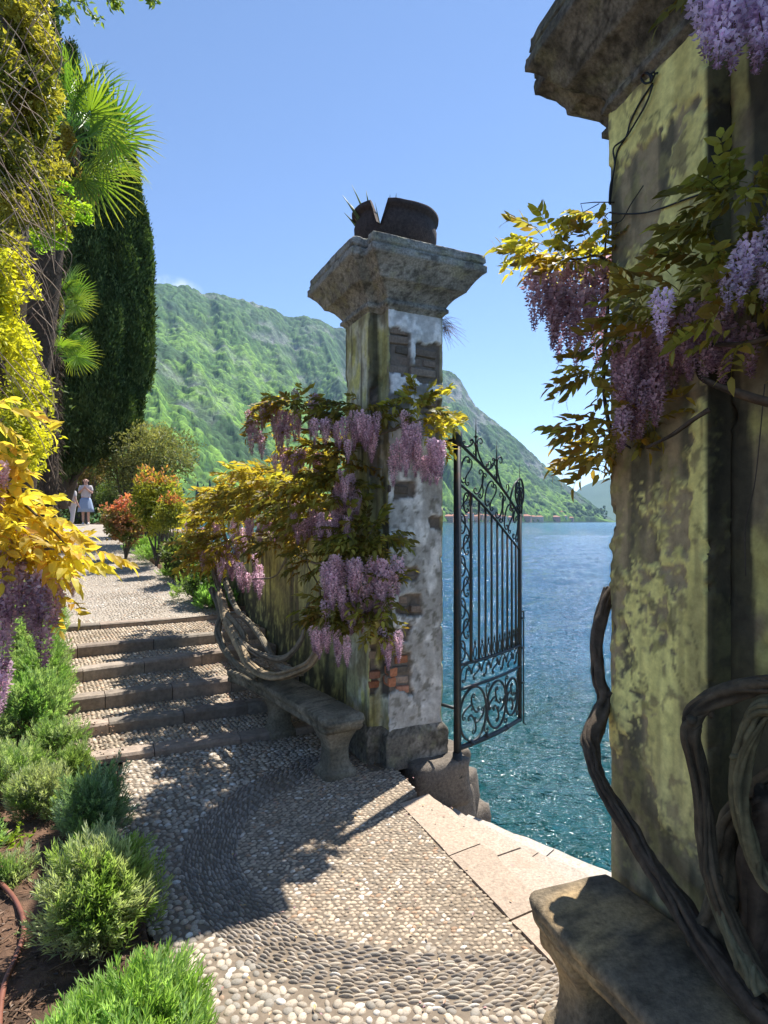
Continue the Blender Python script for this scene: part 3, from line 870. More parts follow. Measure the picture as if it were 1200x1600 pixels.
# ================================================================== gate pillars
def skin_loft(mb, Wf, poly, ts, ds, zmap, off, disp, colf, cap_top=True, cap_bot=False):
    poly = np.asarray(poly, float); n = len(poly)
    cnt = [max(1, int(math.ceil(np.linalg.norm(poly[(i + 1) % n] - poly[i]) / ds))) for i in range(n)]
    eidx = np.concatenate([np.full(c, i) for i, c in enumerate(cnt)]); tt = np.concatenate([np.arange(c) / c for c in cnt])
    e = np.roll(poly, -1, 0) - poly; ln = np.linalg.norm(e, axis=1); e /= ln[:, None]
    nr = np.stack([e[:, 1], -e[:, 0]], 1); mit = nr + np.roll(nr, 1, 0); mit /= np.linalg.norm(mit, axis=1)[:, None]
    nrm = nr[eidx].copy(); corner = tt == 0; nrm[corner] = mit[eidx[corner]]
    a = tt * ln[eidx]
    ed = np.minimum(tt, 1 - tt) * ln[eidx]          # distance to the nearest corner
    Vs, Cs = [], []
    for t in ts:
        po = offset_poly(poly, off(t)); q = po[eidx] * (1 - tt[:, None]) + np.roll(po, -1, 0)[eidx] * tt[:, None]
        z = zmap(t, q)
        w = np.array([Wf(x, y) for x, y in q]); w[:, 2] = z
        d = disp(w, eidx, a, z, ed)
        nw = np.array([Wf(*v_) - Wf(0, 0) for v_ in nrm]); nw[:, 2] = 0
        Vs.append(w + nw * d[:, None]); Cs.append(colf(w, eidx, a, z, ed))
    R = len(ts); N = len(eidx)
    v = np.concatenate(Vs); c = np.concatenate(Cs)
    b = mb.add(v, grid_faces(R, N, True), c)
    k = np.arange(N); k1 = (k + 1) % N
    for flag, r0, order in ((cap_top, (R - 1) * N, 1), (cap_bot, 0, -1)):
        if flag:
            ring = v[r0:r0 + N]; m = ring.mean(0)
            bb = mb.add(np.vstack([ring, m]), np.stack([k, k1, np.full(N, N)], 1)[:, ::order], np.vstack([c[r0:r0 + N], c[r0]]))

def boxmask(a, z, boxes, w, amp=.05, seed=3, sc_=9):
    nz = (fbm(w * sc_, seed, 3) - .5) * 2 * amp
    m = np.full(a.shape, -1.0)
    for a0, a1, z0, z1 in boxes:
        m = np.maximum(m, np.minimum(np.minimum(a - a0, a1 - a), np.minimum(z - z0, z1 - z)))
    return m + nz
EXP0 = [(-.05, .185, 2.58, 2.87), (.185, .46, 2.53, 2.81), (.10, .30, 2.56, 2.66), (.23, .43, 2.33, 2.43), (.07, .22, 1.20, 1.30), (.07, .23, .99, 1.11), (.03, .15, .80, .90), (-.03, .17, .47, .74), (.30, .43, 1.55, 1.64), (-.02, .13, 1.42, 1.52), (.02, .12, .62, .78), (.05, .20, 1.75, 1.86)]
EXP4 = [(-.02, .07, .42, .80), (.0, .06, 1.9, 2.5)]
def exp1(w, e, a, z):
    m0 = boxmask(a, z, EXP0, w, .045, 3, 11); m4 = boxmask(a, z, EXP4, w, .03, 5, 12)
    m5 = boxmask(.108 - a, z, [(-.02, .12, .45, .72)], w, .03, 6, 12)
    return np.where(e == 0, m0, np.where(e == 4, m4, np.where(e == 5, m5, -1)))
YEL, YDK, BRN, DRK = np.array([.52, .48, .17]), np.array([.30, .28, .12]), np.array([.19, .155, .09]), np.array([.060, .055, .035])
WHT, GRY = np.array([.76, .75, .72]), np.array([.27, .26, .24])
def disp1(w, e, a, z, ed):
    m = exp1(w, e, a, z)
    d = .010 * (fbm(w * 5, 1, 4) - .5) + .006 * (fbm(w * 22, 2, 3) - .5)
    chip = sstep(.58, .72, fbm(w * 11, 8, 3)) * sstep(.035, 0, ed)
    flake = sstep(.60, .63, fbm(w * np.array([7, 7, 4]), 12, 4)) * (e != 1) * (e != 2)
    return d - .028 * sstep(0, .012, m) - .022 * chip - .006 * flake
def col1(w, e, a, z, ed):
    n1, n2, n3 = fbm(w * 6, 21, 5), fbm(w * np.array([13, 13, 5]), 22, 4), fbm(w * 30, 23, 3)
    streak = fbm(w * np.array([16, 16, 1.4]), 24, 4)
    y = lerp(lerp(YEL * 1.15, np.array([.60, .58, .47]), sstep(.30, .55, n2) * .85), YDK, sstep(.4, .62, n1) * .8); y = lerp(y, DRK * 1.5, sstep(.50, .66, streak) * .85); y = lerp(y, BRN, sstep(.55, .68, n2) * .7)
    wh = lerp(WHT, WHT * .62, sstep(.42, .6, n1)); wh = lerp(wh, GRY * .6, sstep(.50, .60, n2) * .85)
    lowg = sstep(2.3, 1.9, z); wh = lerp(wh, GRY * 1.6, lowg * sstep(.40, .6, n2) * .7); wh = lerp(wh, DRK * 1.6, lowg * sstep(.58, .66, n3) * .6)
    fresh = boxmask(a, z, [(.0, .40, 2.42, 2.66), (.0, .43, 2.86, 3.1)], w, .05, 9, 9); wh = lerp(wh, np.array([.80, .80, .79]), sstep(0, .015, fresh) * .9)
    gp_ = boxmask(a, z, [(.10, .30, 2.44, 2.52)], w, .03, 14, 14); wh = lerp(wh, GRY * .8, sstep(0, .01, gp_))
    c = np.where((e == 0)[:, None], wh, y)
    dark_strip = (e == 4) * sstep(2.0, 2.2, z) * sstep(.0, .02, .03 - np.abs(a - .045) + .02 * (n3 - .5)); c = lerp(c, DRK * 1.3, dark_strip * .9)
    m = exp1(w, e, a, z); c = lerp(c, np.array([.17, .14, .115]), sstep(-.002, .006, m))
    flake = sstep(.60, .63, fbm(w * np.array([7, 7, 4]), 12, 4)); c = lerp(c, c * .55, flake * .7)
    return c
poly1 = [(0, 0), (.41, 0), (.41, .52), (-.09, .52), (-.09, .108), (0, .108)]
poly2 = [(0, 0), (.5, 0), (.5, .535), (.09, .535), (.09, .427), (0, .427)]
capz = np.array([2.93, 2.955, 2.96, 2.985, 3.0, 3.03, 3.07, 3.10, 3.105, 3.14, 3.19, 3.23, 3.24, 3.29, 3.30, 3.315, 3.37, 3.375])
capz = 3.375 - (3.375 - capz) * .87
capo = np.array([.0, .018, .030, .030, .018, .035, .065, .10, .118, .135, .165, .20, .215, .215, .195, .21, .205, .18])
pedz = np.array([-.02, .17, .20, .235, .25]); pedo = np.array([.032, .032, .028, .004, -.01])
def stone_col(a, b, seed, lich=.0):
    def f(w, e, aa_, z, ed):
        n1, n2 = fbm(w * 7, seed, 4), fbm(w * 45, seed + 1, 3)
        c = lerp(a, b, sstep(.35, .65, n1)); c = lerp(c, np.asarray(b) * .35, sstep(.52, .66, n2) * .75)
        c = lerp(c, np.array([.34, .33, .18]), sstep(.56, .68, fbm(w * 18, seed + 2, 3)) * lich)
        return c
    return f
def stone_disp(seed, amp=.012, edge=.03):
    def f(w, e, a, z, ed):
        return amp * (fbm(w * 8, seed, 4) - .5) * 2 + .006 * (fbm(w * 40, seed + 1, 3) - .5) - edge * sstep(.5, .75, fbm(w * 9, seed + 2, 3)) * sstep(.05, 0, ed)
    return f
M_cap1 = surf("lichened_capital_stone", .95, nscale=75, namp=.6, bscale=85, bstr=.9, bdist=.010)
def brick_mesh(v):
    m = MB(); L, D_, H_ = v
    bbox_mesh(m, (0, 0, 0), (L, D_, H_), ch=.006, col=(1, 1, 1)); vv_ = m.v[0]; vv_ += .010 * (fbm(vv_ * 40, 3, 2) - .5)[:, None]
    return m
BRC = [(.21, .165, .13), (.15, .125, .10), (.30, .15, .10), (.25, .19, .15), (.34, .14, .075)]
brick_me = {}
for L in (.205, .10):
    for i, c in enumerate(BRC):
        m = brick_mesh((L, .05, .055)); m.c = [np.broadcast_to(np.array(c), (len(m.v[0]), 3))]
        brick_me[(L, i)] = m.mesh("brick", M_brick, smooth=False)

gp1 = thing("gate_pillar", "tall crumbling gate pillar with white plaster, bare bricks and a flared stone capital, standing free against the lake", "pillar", W1(.15, .25), "stone gate pillars")
m = MB(); skin_loft(m, W1, poly1, np.arange(.2, 3.02, .0125), .0125, lambda t, q: t, lambda t: 0, disp1, col1, False)
obj("shaft", m, M_plaster, gp1)
def prof(zz, zs, os_): return float(np.interp(zz, zs, os_))
def refine(zs, step):
    out = []
    for a, b in zip(zs[:-1], zs[1:]):
        out += list(np.linspace(a, b, max(1, int(math.ceil((b - a) / step))), endpoint=False))
    return np.array(out + [zs[-1]])
m = MB(); skin_loft(m, W1, poly1, refine(capz, .011), .014, lambda t, q: t, lambda t: prof(t, capz, capo), stone_disp(31, .005, .016), stone_col((.33, .32, .285), (.20, .19, .165), 33, .35), True, True)
obj("capital", m, M_cap1, gp1)
m = MB(); skin_loft(m, W1, poly1, refine(pedz, .02), .016, lambda t, q: t, lambda t: prof(t, pedz, pedo), stone_disp(41, .006, .02), stone_col((.30, .27, .23), (.15, .135, .11), 43, .25), True)
obj("pedestal", m, M_stone, gp1)
# bricks where the plaster has fallen
def bricks_on(parent, base, e, nr, L, zr, maskf, inset):
    z = zr[0]; row = 0
    while z < zr[1]:
        x = -.05 - (.11 if row % 2 else 0)
        while x < L:
            ln = .205 if (row + int(x * 7)) % 3 else .10
            x0, x1 = max(x, .004), min(x + ln, L - .004)
            if x1 - x0 > .05:
                cx = (x0 + x1) / 2
                if maskf(cx, z + .028) > -.004:
                    p = base(cx) + np.array([0, 0, z + .028]) - np.append(nr, 0) * (inset + .025 + RNG.uniform(-.008, .012))
                    ci = RNG.choice(5, p=[.40, .27, .05, .26, .02]) if z > 1 else RNG.choice(5, p=[.12, .15, .28, .15, .30])
                    o = inst("brick", brick_me[(ln, int(ci))], parent, p, Matrix((Vector((*e, 0)), Vector((*-nr, 0)), Vector((0, 0, 1)))).transposed() @ Matrix.Rotation(RNG.normal(0, .03), 3, 'Y') @ Matrix.Rotation(RNG.normal(0, .05), 3, 'Z'), ((x1 - x0) / ln * RNG.uniform(.92, 1.02), 1, RNG.uniform(.82, 1.06)))
            x += ln + .010
        z += .066; row += 1
def mk(ei):
    def f(a, z):
        if ei == 0: w = W1(a, 0, z)
        elif ei == 4: w = W1(-.09 + a, .108, z)
        else: w = W1(0, .108 - a, z)
        return float(exp1(w[None], np.array([ei]), np.array([a]), np.array([z]))[0])
    return f
bricks_on(gp1, lambda a: W1(a, 0), U1, -V1, .41, (.46, 1.45), mk(0), .015)
bricks_on(gp1, lambda a: W1(a, 0), U1, -V1, .41, (1.52, 2.99), mk(0), .015)
bricks_on(gp1, lambda a: W1(-.09 + a, .108), U1, -V1, .088, (.42, .82), mk(4), .006)
bricks_on(gp1, lambda a: W1(0, .108 - a), -V1, -U1, .105, (.45, .72), mk(5), .006)
# rubble footing that drops to the water
def rock(c, s, seed, sub=3, rot=0.0, sharp=.35, ex=.38):
    n = 9 * sub; a = np.linspace(0, 2 * PI, n, endpoint=False); ph = np.linspace(-PI / 2, PI / 2, n // 2 + 2)[1:-1]
    A, Pp = np.meshgrid(a, ph); d = np.stack([np.cos(Pp) * np.cos(A), np.cos(Pp) * np.sin(A), np.sin(Pp)], -1)
    d = np.sign(d) * np.abs(d) ** ex; d /= np.max(np.abs(d), axis=-1, keepdims=True) ** (.5 if ex < .9 else 0)
    r = 1 + sharp * (fbm(d * 1.6 + seed, seed, 4) - .5)
    v = d * r[..., None] * np.array(s) * .62
    cr_, sr_ = math.cos(rot), math.sin(rot)
    v = np.stack([v[..., 0] * cr_ - v[..., 1] * sr_, v[..., 0] * sr_ + v[..., 1] * cr_, v[..., 2]], -1) + np.asarray(c)
    f = grid_faces(len(ph), n, True); v = v.reshape(-1, 3); k = np.arange(n); L = (len(ph) - 1) * n
    v = np.vstack([v, v[:n].mean(0), v[L:].mean(0)])
    return v, [f, np.vstack([np.stack([(k + 1) % n, k, np.full(n, len(v) - 2)], 1), np.stack([L + k, L + (k + 1) % n, np.full(n, len(v) - 1)], 1)])]
for i, (u, v, z, s, r) in enumerate([(.34, .10, -.14, (.36, .42, .26), 0), (.47, .16, -.12, (.24, .30, .24), .2), (.55, .20, -.36, (.26, .34, .30), .5), (.38, .16, -.44, (.40, .42, .34), .4), (.60, .30, -.72, (.42, .44, .42), .3), (.33, .3, -.8, (.5, .5, .5), .1), (.72, .22, -.98, (.3, .3, .3), .8)]):
    m = MB(); vf = rock(W1(u, v, z), s, 70 + i, 3, r + .45); cc = lerp((.20, .165, .13), (.08, .07, .06), fbm(vf[0] * 9, 71 + i, 4)); m.addmany(vf, cc)
    obj("footing_stone", m, M_stone, gp1)

def yel2(v_, z, w):
    """how much pale lime wash is left on the garden face of the near pillar"""
    b = .485 - .085 * np.exp(-((z - 1.7) / .42) ** 2) - .03 * (v_ > .2)
    def g(v0, z0, sv, sz, k): return k * np.exp(-((v_ - v0) / sv) ** 2 - ((z - z0) / sz) ** 2)
    b += g(.2, 2.93, .5, .10, .55) + g(.07, 2.52, .14, .20, .42) + g(.10, 2.28, .16, .12, .38) + g(.40, 2.42, .10, .12, .2) - g(.32, 2.62, .22, .14, .38)
    b += g(.02, 1.45, .035, .45, .55) + g(.25, 1.15, .22, .22, .12) + g(.12, .82, .09, .20, .48) + g(.38, .98, .08, .10, .2) + g(.22, 1.62, .2, .12, .06)
    b -= g(.30, .62, .2, .16, .30) + g(.2, .35, .5, .16, .40) + g(.22, 2.02, .25, .14, .18)
    return b
def col2(w, e, a, z, ed):
    v_ = np.where(e == 5, .427 - a, .2)
    n1 = fbm(w * 7, 81, 6, gain=.62); n2 = fbm(w * 24, 82, 4); n3 = fbm(w * np.array([14, 14, 2.2]), 83, 4)
    b = yel2(v_, z, w)
    n4 = fbm(w * 70, 88, 3)
    k = sstep(.46, .56, b + .62 * (n1 - .5) + .42 * (n2 - .5) + .36 * (n4 - .5))
    base = lerp(DRK * 2.1, BRN * 1.75, sstep(.36, .6, n3)); base = lerp(base, YDK * .9, sstep(.52, .64, n2) * .65)
    top = lerp(np.array([.80, .75, .27]), np.array([.64, .58, .20]), sstep(.35, .65, n3)); top = lerp(top, BRN, sstep(.60, .68, n2) * .7)
    drip = sstep(.52, .68, fbm(w * np.array([24, 24, 1.6]), 86, 4)) * sstep(2.9, 2.2, z) * .45; top = lerp(top, BRN * .9, drip)
    crk = sstep(.018, .004, np.abs(fbm(w * np.array([5, 5, 4]), 89, 4) - .5)) * .55; top = lerp(top, DRK, crk)
    warm = sstep(1.1, .7, z) * .35; top = lerp(top, np.array([.52, .40, .22]), warm)
    c = lerp(base, top, k)
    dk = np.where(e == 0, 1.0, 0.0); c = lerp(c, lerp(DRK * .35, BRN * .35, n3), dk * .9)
    return c
def disp2(w, e, a, z, ed):
    v_ = np.where(e == 5, .427 - a, .2); n1 = fbm(w * 7, 81, 6, gain=.62); n2 = fbm(w * 24, 82, 4)
    k = sstep(.47, .55, yel2(v_, z, w) + .75 * (n1 - .5) + .32 * (n2 - .5))
    return .010 * (fbm(w * 4, 84, 4) - .5) + .007 * k + .005 * (n2 - .5) - .030 * sstep(.56, .7, fbm(w * 12, 85, 3)) * sstep(.03, 0, ed)
gp2 = thing("gate_pillar", "near gate pillar with flaking lime-yellow plaster, its heavy capital cut by the top of the picture", "pillar", W2(.25, .25), "stone gate pillars")
m = MB(); skin_loft(m, W2, poly2, np.arange(.0, 3.02, .0085), .0085, lambda t, q: t, lambda t: 0, disp2, col2, False)
obj("shaft", m, M_plaster, gp2)
m = MB(); skin_loft(m, W2, poly2, refine(capz, .009), .011, lambda t, q: t, lambda t: prof(t, capz, capo), stone_disp(131, .006, .016), stone_col((.20, .185, .145), (.10, .092, .068), 133, .25), True, True)
obj("capital", m, M_cap1, gp2)
for i, (u, v, z, s, r) in enumerate([(.2, .62, -.12, (.5, .3, .24), 0), (.25, .5, -.7, (.8, .6, 1.1), .2)]):
    m = MB(); vf = rock(W2(u, v, z), s, 170 + i, 3, r); m.addmany(vf, lerp((.27, .215, .17), (.12, .10, .085), fbm(vf[0] * 9, 71 + i, 4)))
    obj("footing_stone", m, M_stone, gp2)

# ------------------------------------------------------------------ plastered walls
def wall_col(w, e, a, z, ed):
    n1, n2, n3 = fbm(w * 5, 91, 5), fbm(w * 20, 92, 4), fbm(w * np.array([11, 11, 1.3]), 93, 4)
    c = lerp(YEL * .95, YDK, sstep(.38, .62, n1)); c = lerp(c, DRK * 1.2, sstep(.50, .64, n3) * .9); c = lerp(c, BRN, sstep(.54, .66, n2) * .6)
    zl = ground_z(w[:, 0], w[:, 1]); c = lerp(c, DRK, sstep(.55, .1, z - zl) * sstep(.3, .55, n2) * .9)
    return c
def wall_disp(w, e, a, z, ed): return .016 * (fbm(w * 4, 94, 4) - .5) + .006 * (fbm(w * 20, 95, 3) - .5)
def wtop(v): return np.interp(v, [.5, .75, 1.2, 1.9, 4.1, 4.35], [2.02, 1.95, 1.66, 1.48, 1.42, 1.42]) - .03 * np.sin(np.asarray(v) * 2.5)
gw = thing("garden_wall", "yellow stained plaster wall behind the stone bench, joining the far gate pillar", "wall", W1(.15, 2.4))
m = MB(); skin_loft(m, W1, [(.0, .525), (.28, .525), (.28, 4.12), (0.0, 4.12)], np.linspace(0, 1, 110), .028, lambda t, q: -1.3 + (wtop(q[:, 1]) + 1.3) * t, lambda t: 0, wall_disp, wall_col, True)
obj("wall_face", m, M_plaster, gw)
m = MB(); skin_loft(m, W1, [(-.03, 4.125), (.31, 4.125), (.31, 4.42), (-.03, 4.42)], np.linspace(0, 1, 90), .03, lambda t, q: -1.3 + (1.46 + 1.3) * t, lambda t: 0, wall_disp, wall_col, True)
obj("end_pier", m, M_plaster, gw)
pw = thing("parapet_wall", "low dark parapet with flat stone coping running beside the gravel path towards the trees", "wall", W1(.15, 8))
m = MB()
def ptop(w_y): return path_z(w_y) + .42
skin_loft(m, W1, [(.0, 4.43), (.30, 4.43), (.30, 30), (0.0, 30)], np.linspace(0, 1, 26), .12, lambda t, q: -1.3 + (ptop(np.array([W1(a, b)[1] for a, b in q])) - .06 + 1.3) * t, lambda t: 0, wall_disp, lambda w, e, a, z, ed: wall_col(w, e, a, z, ed) * .7, True)
obj("wall_face", m, M_plaster, pw)
v0 = 4.45; 
while v0 < 29:
    ln = random.uniform(.75, 1.1); m = MB(); rings = []
    for vv_ in np.linspace(v0, v0 + ln - .012, 5):
        zz = float(ptop(W1(0, vv_)[1])) + .01 * (fbm(np.array([vv_, 0, 0.]), 4) - .5)
        rings.append(np.array([W1(a, vv_, zz + b) for a, b in ((-.05, -.055), (.35, -.055), (.35, -.01), (.34, .005), (-.04, .005), (-.05, -.01))]))
    loft(m, rings, lerp((.36, .29, .24), (.22, .19, .16), random.random()))
    obj("coping_slab", m, M_kerb, pw, smooth=False); v0 += ln
nw = thing("garden_wall", "dark mossy wall running from the near pillar out of the right edge of the picture", "wall", W2(.2, -1))
def nwcol(w, e, a, z, ed):
    n1, n3 = fbm(w * 6, 96, 5), fbm(w * np.array([16, 16, 1.2]), 97, 4)
    c = lerp(YEL * .75, BRN, sstep(.36, .55, n1)); return lerp(c, DRK * .8, sstep(.46, .58, n3) * .95)
m = MB(); skin_loft(m, W2, [(.075, -.135), (.40, -.135), (.40, -.004), (.075, -.004)], np.linspace(0, 2.9, 190), .014, lambda t, q: t, lambda t: 0, lambda w, e, a, z, ed: .8 * disp2(w, 0 * e, a, z, ed), nwcol, True)
obj("pilaster", m, M_plaster, nw)
m = MB(); skin_loft(m, W2, [(.115, -2.6), (.40, -2.6), (.40, -.137), (.115, -.137)], np.linspace(0, 2.75, 120), .03, lambda t, q: t, lambda t: 0, lambda w, e, a, z, ed: .8 * disp2(w, 0 * e, a, z, ed), nwcol, True)
obj("wall_face", m, M_plaster, nw)

# ------------------------------------------------------------------ benches
def bench(root, path, zt, hw, legs, col, seed, worn=.012, ZS=.8):
    path = catmull(path, 14); n = len(path); T = np.gradient(path, axis=0); T /= np.linalg.norm(T, axis=1)[:, None]; N = np.stack([-T[:, 1], T[:, 0]], 1)
    sec = [(-.93, -.115), (-.80, -.125), (.80, -.125), (.93, -.115), (.96, -.085), (.90, -.070), (1.0, -.050), (1.02, -.028), (.98, -.008), (.9, .0), (.45, .003), (0, .003), (-.45, .003), (-.9, .0), (-.98, -.008), (-1.02, -.028), (-1.0, -.050), (-.90, -.070), (-.96, -.085)]
    m = MB(); rings = []
    for i in range(n):
        s = np.linalg.norm(np.diff(path[:i + 1], axis=0), axis=1).sum() if i else 0
        k = min(1, math.sqrt(max(0.0, 1 - (1 - min(s / .07, 1)) ** 2)) * .22 + .78); kz = 1 if s > .02 else .0
        ring = []
        for a, b in sec:
            b = b * ZS; bb = b if kz else -.06 + (b + .06) * .55
            p = path[i] + N[i] * a * hw * k
            ring.append((p[0], p[1], zt + bb))
        ring = np.array(ring); nz = fbm(ring * 9, seed, 4) - .5; nz2 = fbm(ring * 4, seed + 1, 3) - .5
        ring[:, 2] += worn * nz; ring[:, :2] += (nz2 * worn * 2.2)[:, None] * N[i] * np.sign(np.array([a for a, b in sec]))[:, None]
        rings.append(ring)
    v = np.vstack(rings); loft(m, rings, None)
    nz = fbm(m.v[0] * 7, seed + 2, 5); c = lerp(col[0], col[1], sstep(.35, .62, nz)); c = lerp(c, np.array(col[1]) * .35, sstep(.54, .66, fbm(m.v[0] * 26, seed + 3, 3)) * .7); m.c = [c]
    obj("seat", m, M_stone, root)
    L = np.concatenate([[0], np.cumsum(np.linalg.norm(np.diff(path, axis=0), axis=1))])
    for s in legs:
        p = np.array([np.interp(s, L, path[:, 0]), np.interp(s, L, path[:, 1])]); t = np.array([np.interp(s, L, T[:, 0]), np.interp(s, L, T[:, 1])]); nn_ = np.array([-t[1], t[0]])
        m = MB(); rings = []
        H = zt - .12 * ZS
        for z, a, b in [(-.02, .82, .10), (.035, .82, .10), (.05, .70, .085), (.09, .56, .072), (.15, .52, .066), (.20, .56, .07), (.245, .70, .082), (.28, .86, .095), (H, .88, .10)]:
            e = .22
            rg = [(-1 + e, -1), (1 - e, -1), (1, -1 + e), (1, 1 - e), (1 - e, 1), (-1 + e, 1), (-1, 1 - e), (-1, -1 + e)]
            # mid points for the scroll side
            ring = np.array([np.append(p + nn_ * x * a * hw * .92 + t * y * b, z) for x, y in rg])
            ring[:, :2] += (.008 * (fbm(ring * 14, seed + 5, 3) - .5))[:, None]
            rings.append(ring)
        # subdivide between rings for softness
        rs = []
        A_ = np.array(rings); zi = catmull(A_.reshape(len(rings), -1), 3).reshape(-1, 8, 3)
        loft(m, list(zi), None); nz = fbm(m.v[0] * 9, seed + 6, 4); m.c = [lerp(col[0], col[1], sstep(.3, .6, nz))]
        obj("leg", m, M_stone, root)
b1 = thing("stone_bench", "curved stone bench in shade under the wisteria, by the foot of the garden steps", "bench", W1(-.42, .5), "curved stone benches")
bench(b1, [W1(-.34, -.10)[:2], W1(-.365, .15)[:2], W1(-.42, .6)[:2], W1(-.50, 1.1)[:2], W1(-.60, 1.5)[:2]], .395, .145, [.15, 1.02], ((.26, .22, .16), (.14, .12, .085)), 201)
b2 = thing("stone_bench", "worn stone bench with a sunlit ochre end, against the near pillar", "bench", (.75, 1.5, 0), "curved stone benches")
d2 = np.array([.345, -.9386])
c2 = np.array([.597, 2.02]); bench(b2, [c2, c2 + d2 * .3, c2 + d2 * .8 + [.02, 0], c2 + d2 * 1.4 + [.06, 0], c2 + d2 * 2.1 + [.14, 0]], .425, .168, [.13, 1.25], ((.42, .29, .14), (.19, .15, .10)), 211, .016, .72)
m = MB(); skin_loft(m, W2, [(-.02, -2.2), (.07, -2.2), (.07, .12), (-.02, .12)], np.linspace(0, .30, 12), .05, lambda t, q: t, lambda t: 0, stone_disp(221), stone_col((.26, .20, .14), (.12, .10, .07), 222), True)
obj("back_support", m, M_stone, b2)

# ------------------------------------------------------------------ broken pot with its spiky plant
pc = W1(.17, .24, 3.375)
m = MB(); bbox_mesh(m, pc + [0, 0, .022], (.44, .44, .04), [list(np.append(U1, 0)), list(np.append(V1, 0)), [0, 0, 1]], ch=.008, col=(.14, .13, .115))
pot = thing("broken_pot", "round dark broken terracotta pot with a split rim on top of the free-standing pillar", "pot", pc + [0, 0, .0])
obj("plinth", m, M_stone, pot, smooth=False)
th = np.linspace(0, 2 * PI, 73)[:-1]; prof_r = [(.0, .0), (.17, .0), (.215, .012), (.262, .07), (.285, .14), (.288, .20), (.272, .245), (.276, .262), (.30, .272), (.303, .30), (.29, .308)]
prof_in = [(.27, .300), (.255, .24), (.262, .15), (.24, .07), (.0, .05)]
notch = math.atan2(-math.cos(.62), -math.sin(.62)) ; notch = math.radians(-112)
dth = (th - notch + PI) % (2 * PI) - PI
dep = np.clip(1 - np.abs(dth) / .20, 0, 1); dep = dep ** .8 * .66
back = .28 * np.clip(1 - np.abs((th - math.radians(70) + PI) % (2 * PI) - PI) / .9, 0, 1)
m = MB(); rows = []
for r, z in prof_r + prof_in:
    zz = np.minimum(z, .308 * (1 - np.maximum(dep, back)) + .0) if z > .05 else np.full(th.shape, z)
    rr_ = np.full(th.shape, r) + .010 * (fbm(np.stack([np.cos(th) * 2, np.sin(th) * 2, th * 0 + z * 6], -1), 5, 3) - .5)
    zz = zz + .014 * (fbm(np.stack([np.cos(th) * 3, np.sin(th) * 3, th * 0 + z], -1), 6, 3) - .5) * (z > .1) + .02 * np.cos(th - 2.7) * (z > .05)
    rows.append(np.stack([pc[0] + rr_ * np.cos(th), pc[1] + rr_ * np.sin(th), pc[2] + .042 + zz], -1))
v = np.concatenate(rows); m.add(v, grid_faces(len(rows), 72, True), lerp((.075, .055, .05), (.04, .033, .032), fbm(v * 12, 8, 4)))
obj("bowl", m, M_stone, pot)
ag = thing("succulent_plant", "small spiky succulent growing out of the broken pot", "plant", pc + [0, 0, .12])
M_agave = leaf_mat("succulent_leaf", (.9, 1.0, .3), .25)
for k in range(16):
    a = RNG.uniform(0, 2 * PI); l_ = RNG.uniform(.24, .40); t_ = RNG.uniform(.05, .55)
    m = MB(); bp_ = pc + [-.06 + .09 * math.cos(a), -.02 + .09 * math.sin(a), .12]
    pts = np.array([bp_ + np.array([math.cos(a) * math.sin(t_ * (1 + .4 * s)) * s * l_, math.sin(a) * math.sin(t_ * (1 + .4 * s)) * s * l_, math.cos(t_) * s * l_]) for s in np.linspace(0, 1, 7)])
    m.addmany(tube(pts, [.018, .022, .016, .008, .001], 6, flat=.35), tint(1, (.13, .20, .07), (.20, .25, .10))[0]); obj("leaf", m, M_agave, ag)
m = MB(); blades(m, pc + np.array([-.05, 0, .2]) + RNG.normal(0, .05, (60, 3)) * [1, 1, .4], rand_unit(60) * [.6, .6, .4] + [0, 0, .8], .09, .006, (.35, .28, .2)); obj("dry_stalks", m, M_agave, ag, kind='stuff')
# wiry tuft hanging below the capital
M_twig = surf("dry_twig", .9, nscale=60, namp=.3, bscale=60, bstr=.2)
tf = thing("dry_tuft", "wiry reddish tuft growing from the joint under the capital of the far pillar", "plant", W1(.45, .05, 2.95))
m = MB()
for k in range(90):
    p0 = W1(.44 + RNG.uniform(-.02, .02), .03 + RNG.uniform(-.03, .05), 2.97 + RNG.uniform(-.06, .04)); d = rand_unit(1)[0] * .5 + np.array([.55, -.1, -.15]); L = RNG.uniform(.06, .17)
    pts = np.array([p0 + d * L * s + np.array([0, 0, -.10 * L * 4 * s * s]) for s in np.linspace(0, 1, 5)]); m.addmany(tube(pts, [.0012, .0007], 3, cap=False), tint(1, (.22, .12, .11), (.12, .09, .08))[0])
obj("twigs", m, M_twig, tf, kind='stuff')

# ------------------------------------------------------------------ wrought iron gate leaf
gate = thing("iron_gate", "open wrought-iron gate leaf with scrolls and spikes, hanging out over the lake steps", "gate", (.49, 4.10, 0.0))
GW = .884
_s = np.linspace(-.05, 1.0, 106); _a = np.radians(42 + 16 * np.clip(_s, 0, 1) / GW)
_x = .49 + np.cumsum(np.cos(_a)) * .01 ; _y = 4.10 + np.cumsum(np.sin(_a)) * .01
_x -= np.interp(0, _s, _x) - .49; _y -= np.interp(0, _s, _y) - 4.10
def gpt(s, z, off=0.0):
    a = math.radians(42 + 16 * min(max(s, 0), 1) / GW)
    return np.array([np.interp(s, _s, _x) + math.sin(a) * off, np.interp(s, _s, _y) - math.cos(a) * off, z])
def gcurve(name, pts2, r, sides=5, off=0.0, parent=None, flat=1.0):
    m = MB(); m.addmany(tube(np.array([gpt(a, b, off) for a, b in pts2]), r, sides, flat=flat), (1, 1, 1)); return obj(name, m, M_iron, parent or gate)
def ztop(s): return 2.14 - .50 * (s / GW) ** .92 + .03 * math.sin(s / GW * PI)
def zlow(s): return 1.86 - .38 * (s / GW) + .05 * math.cos(s / GW * PI) - .05
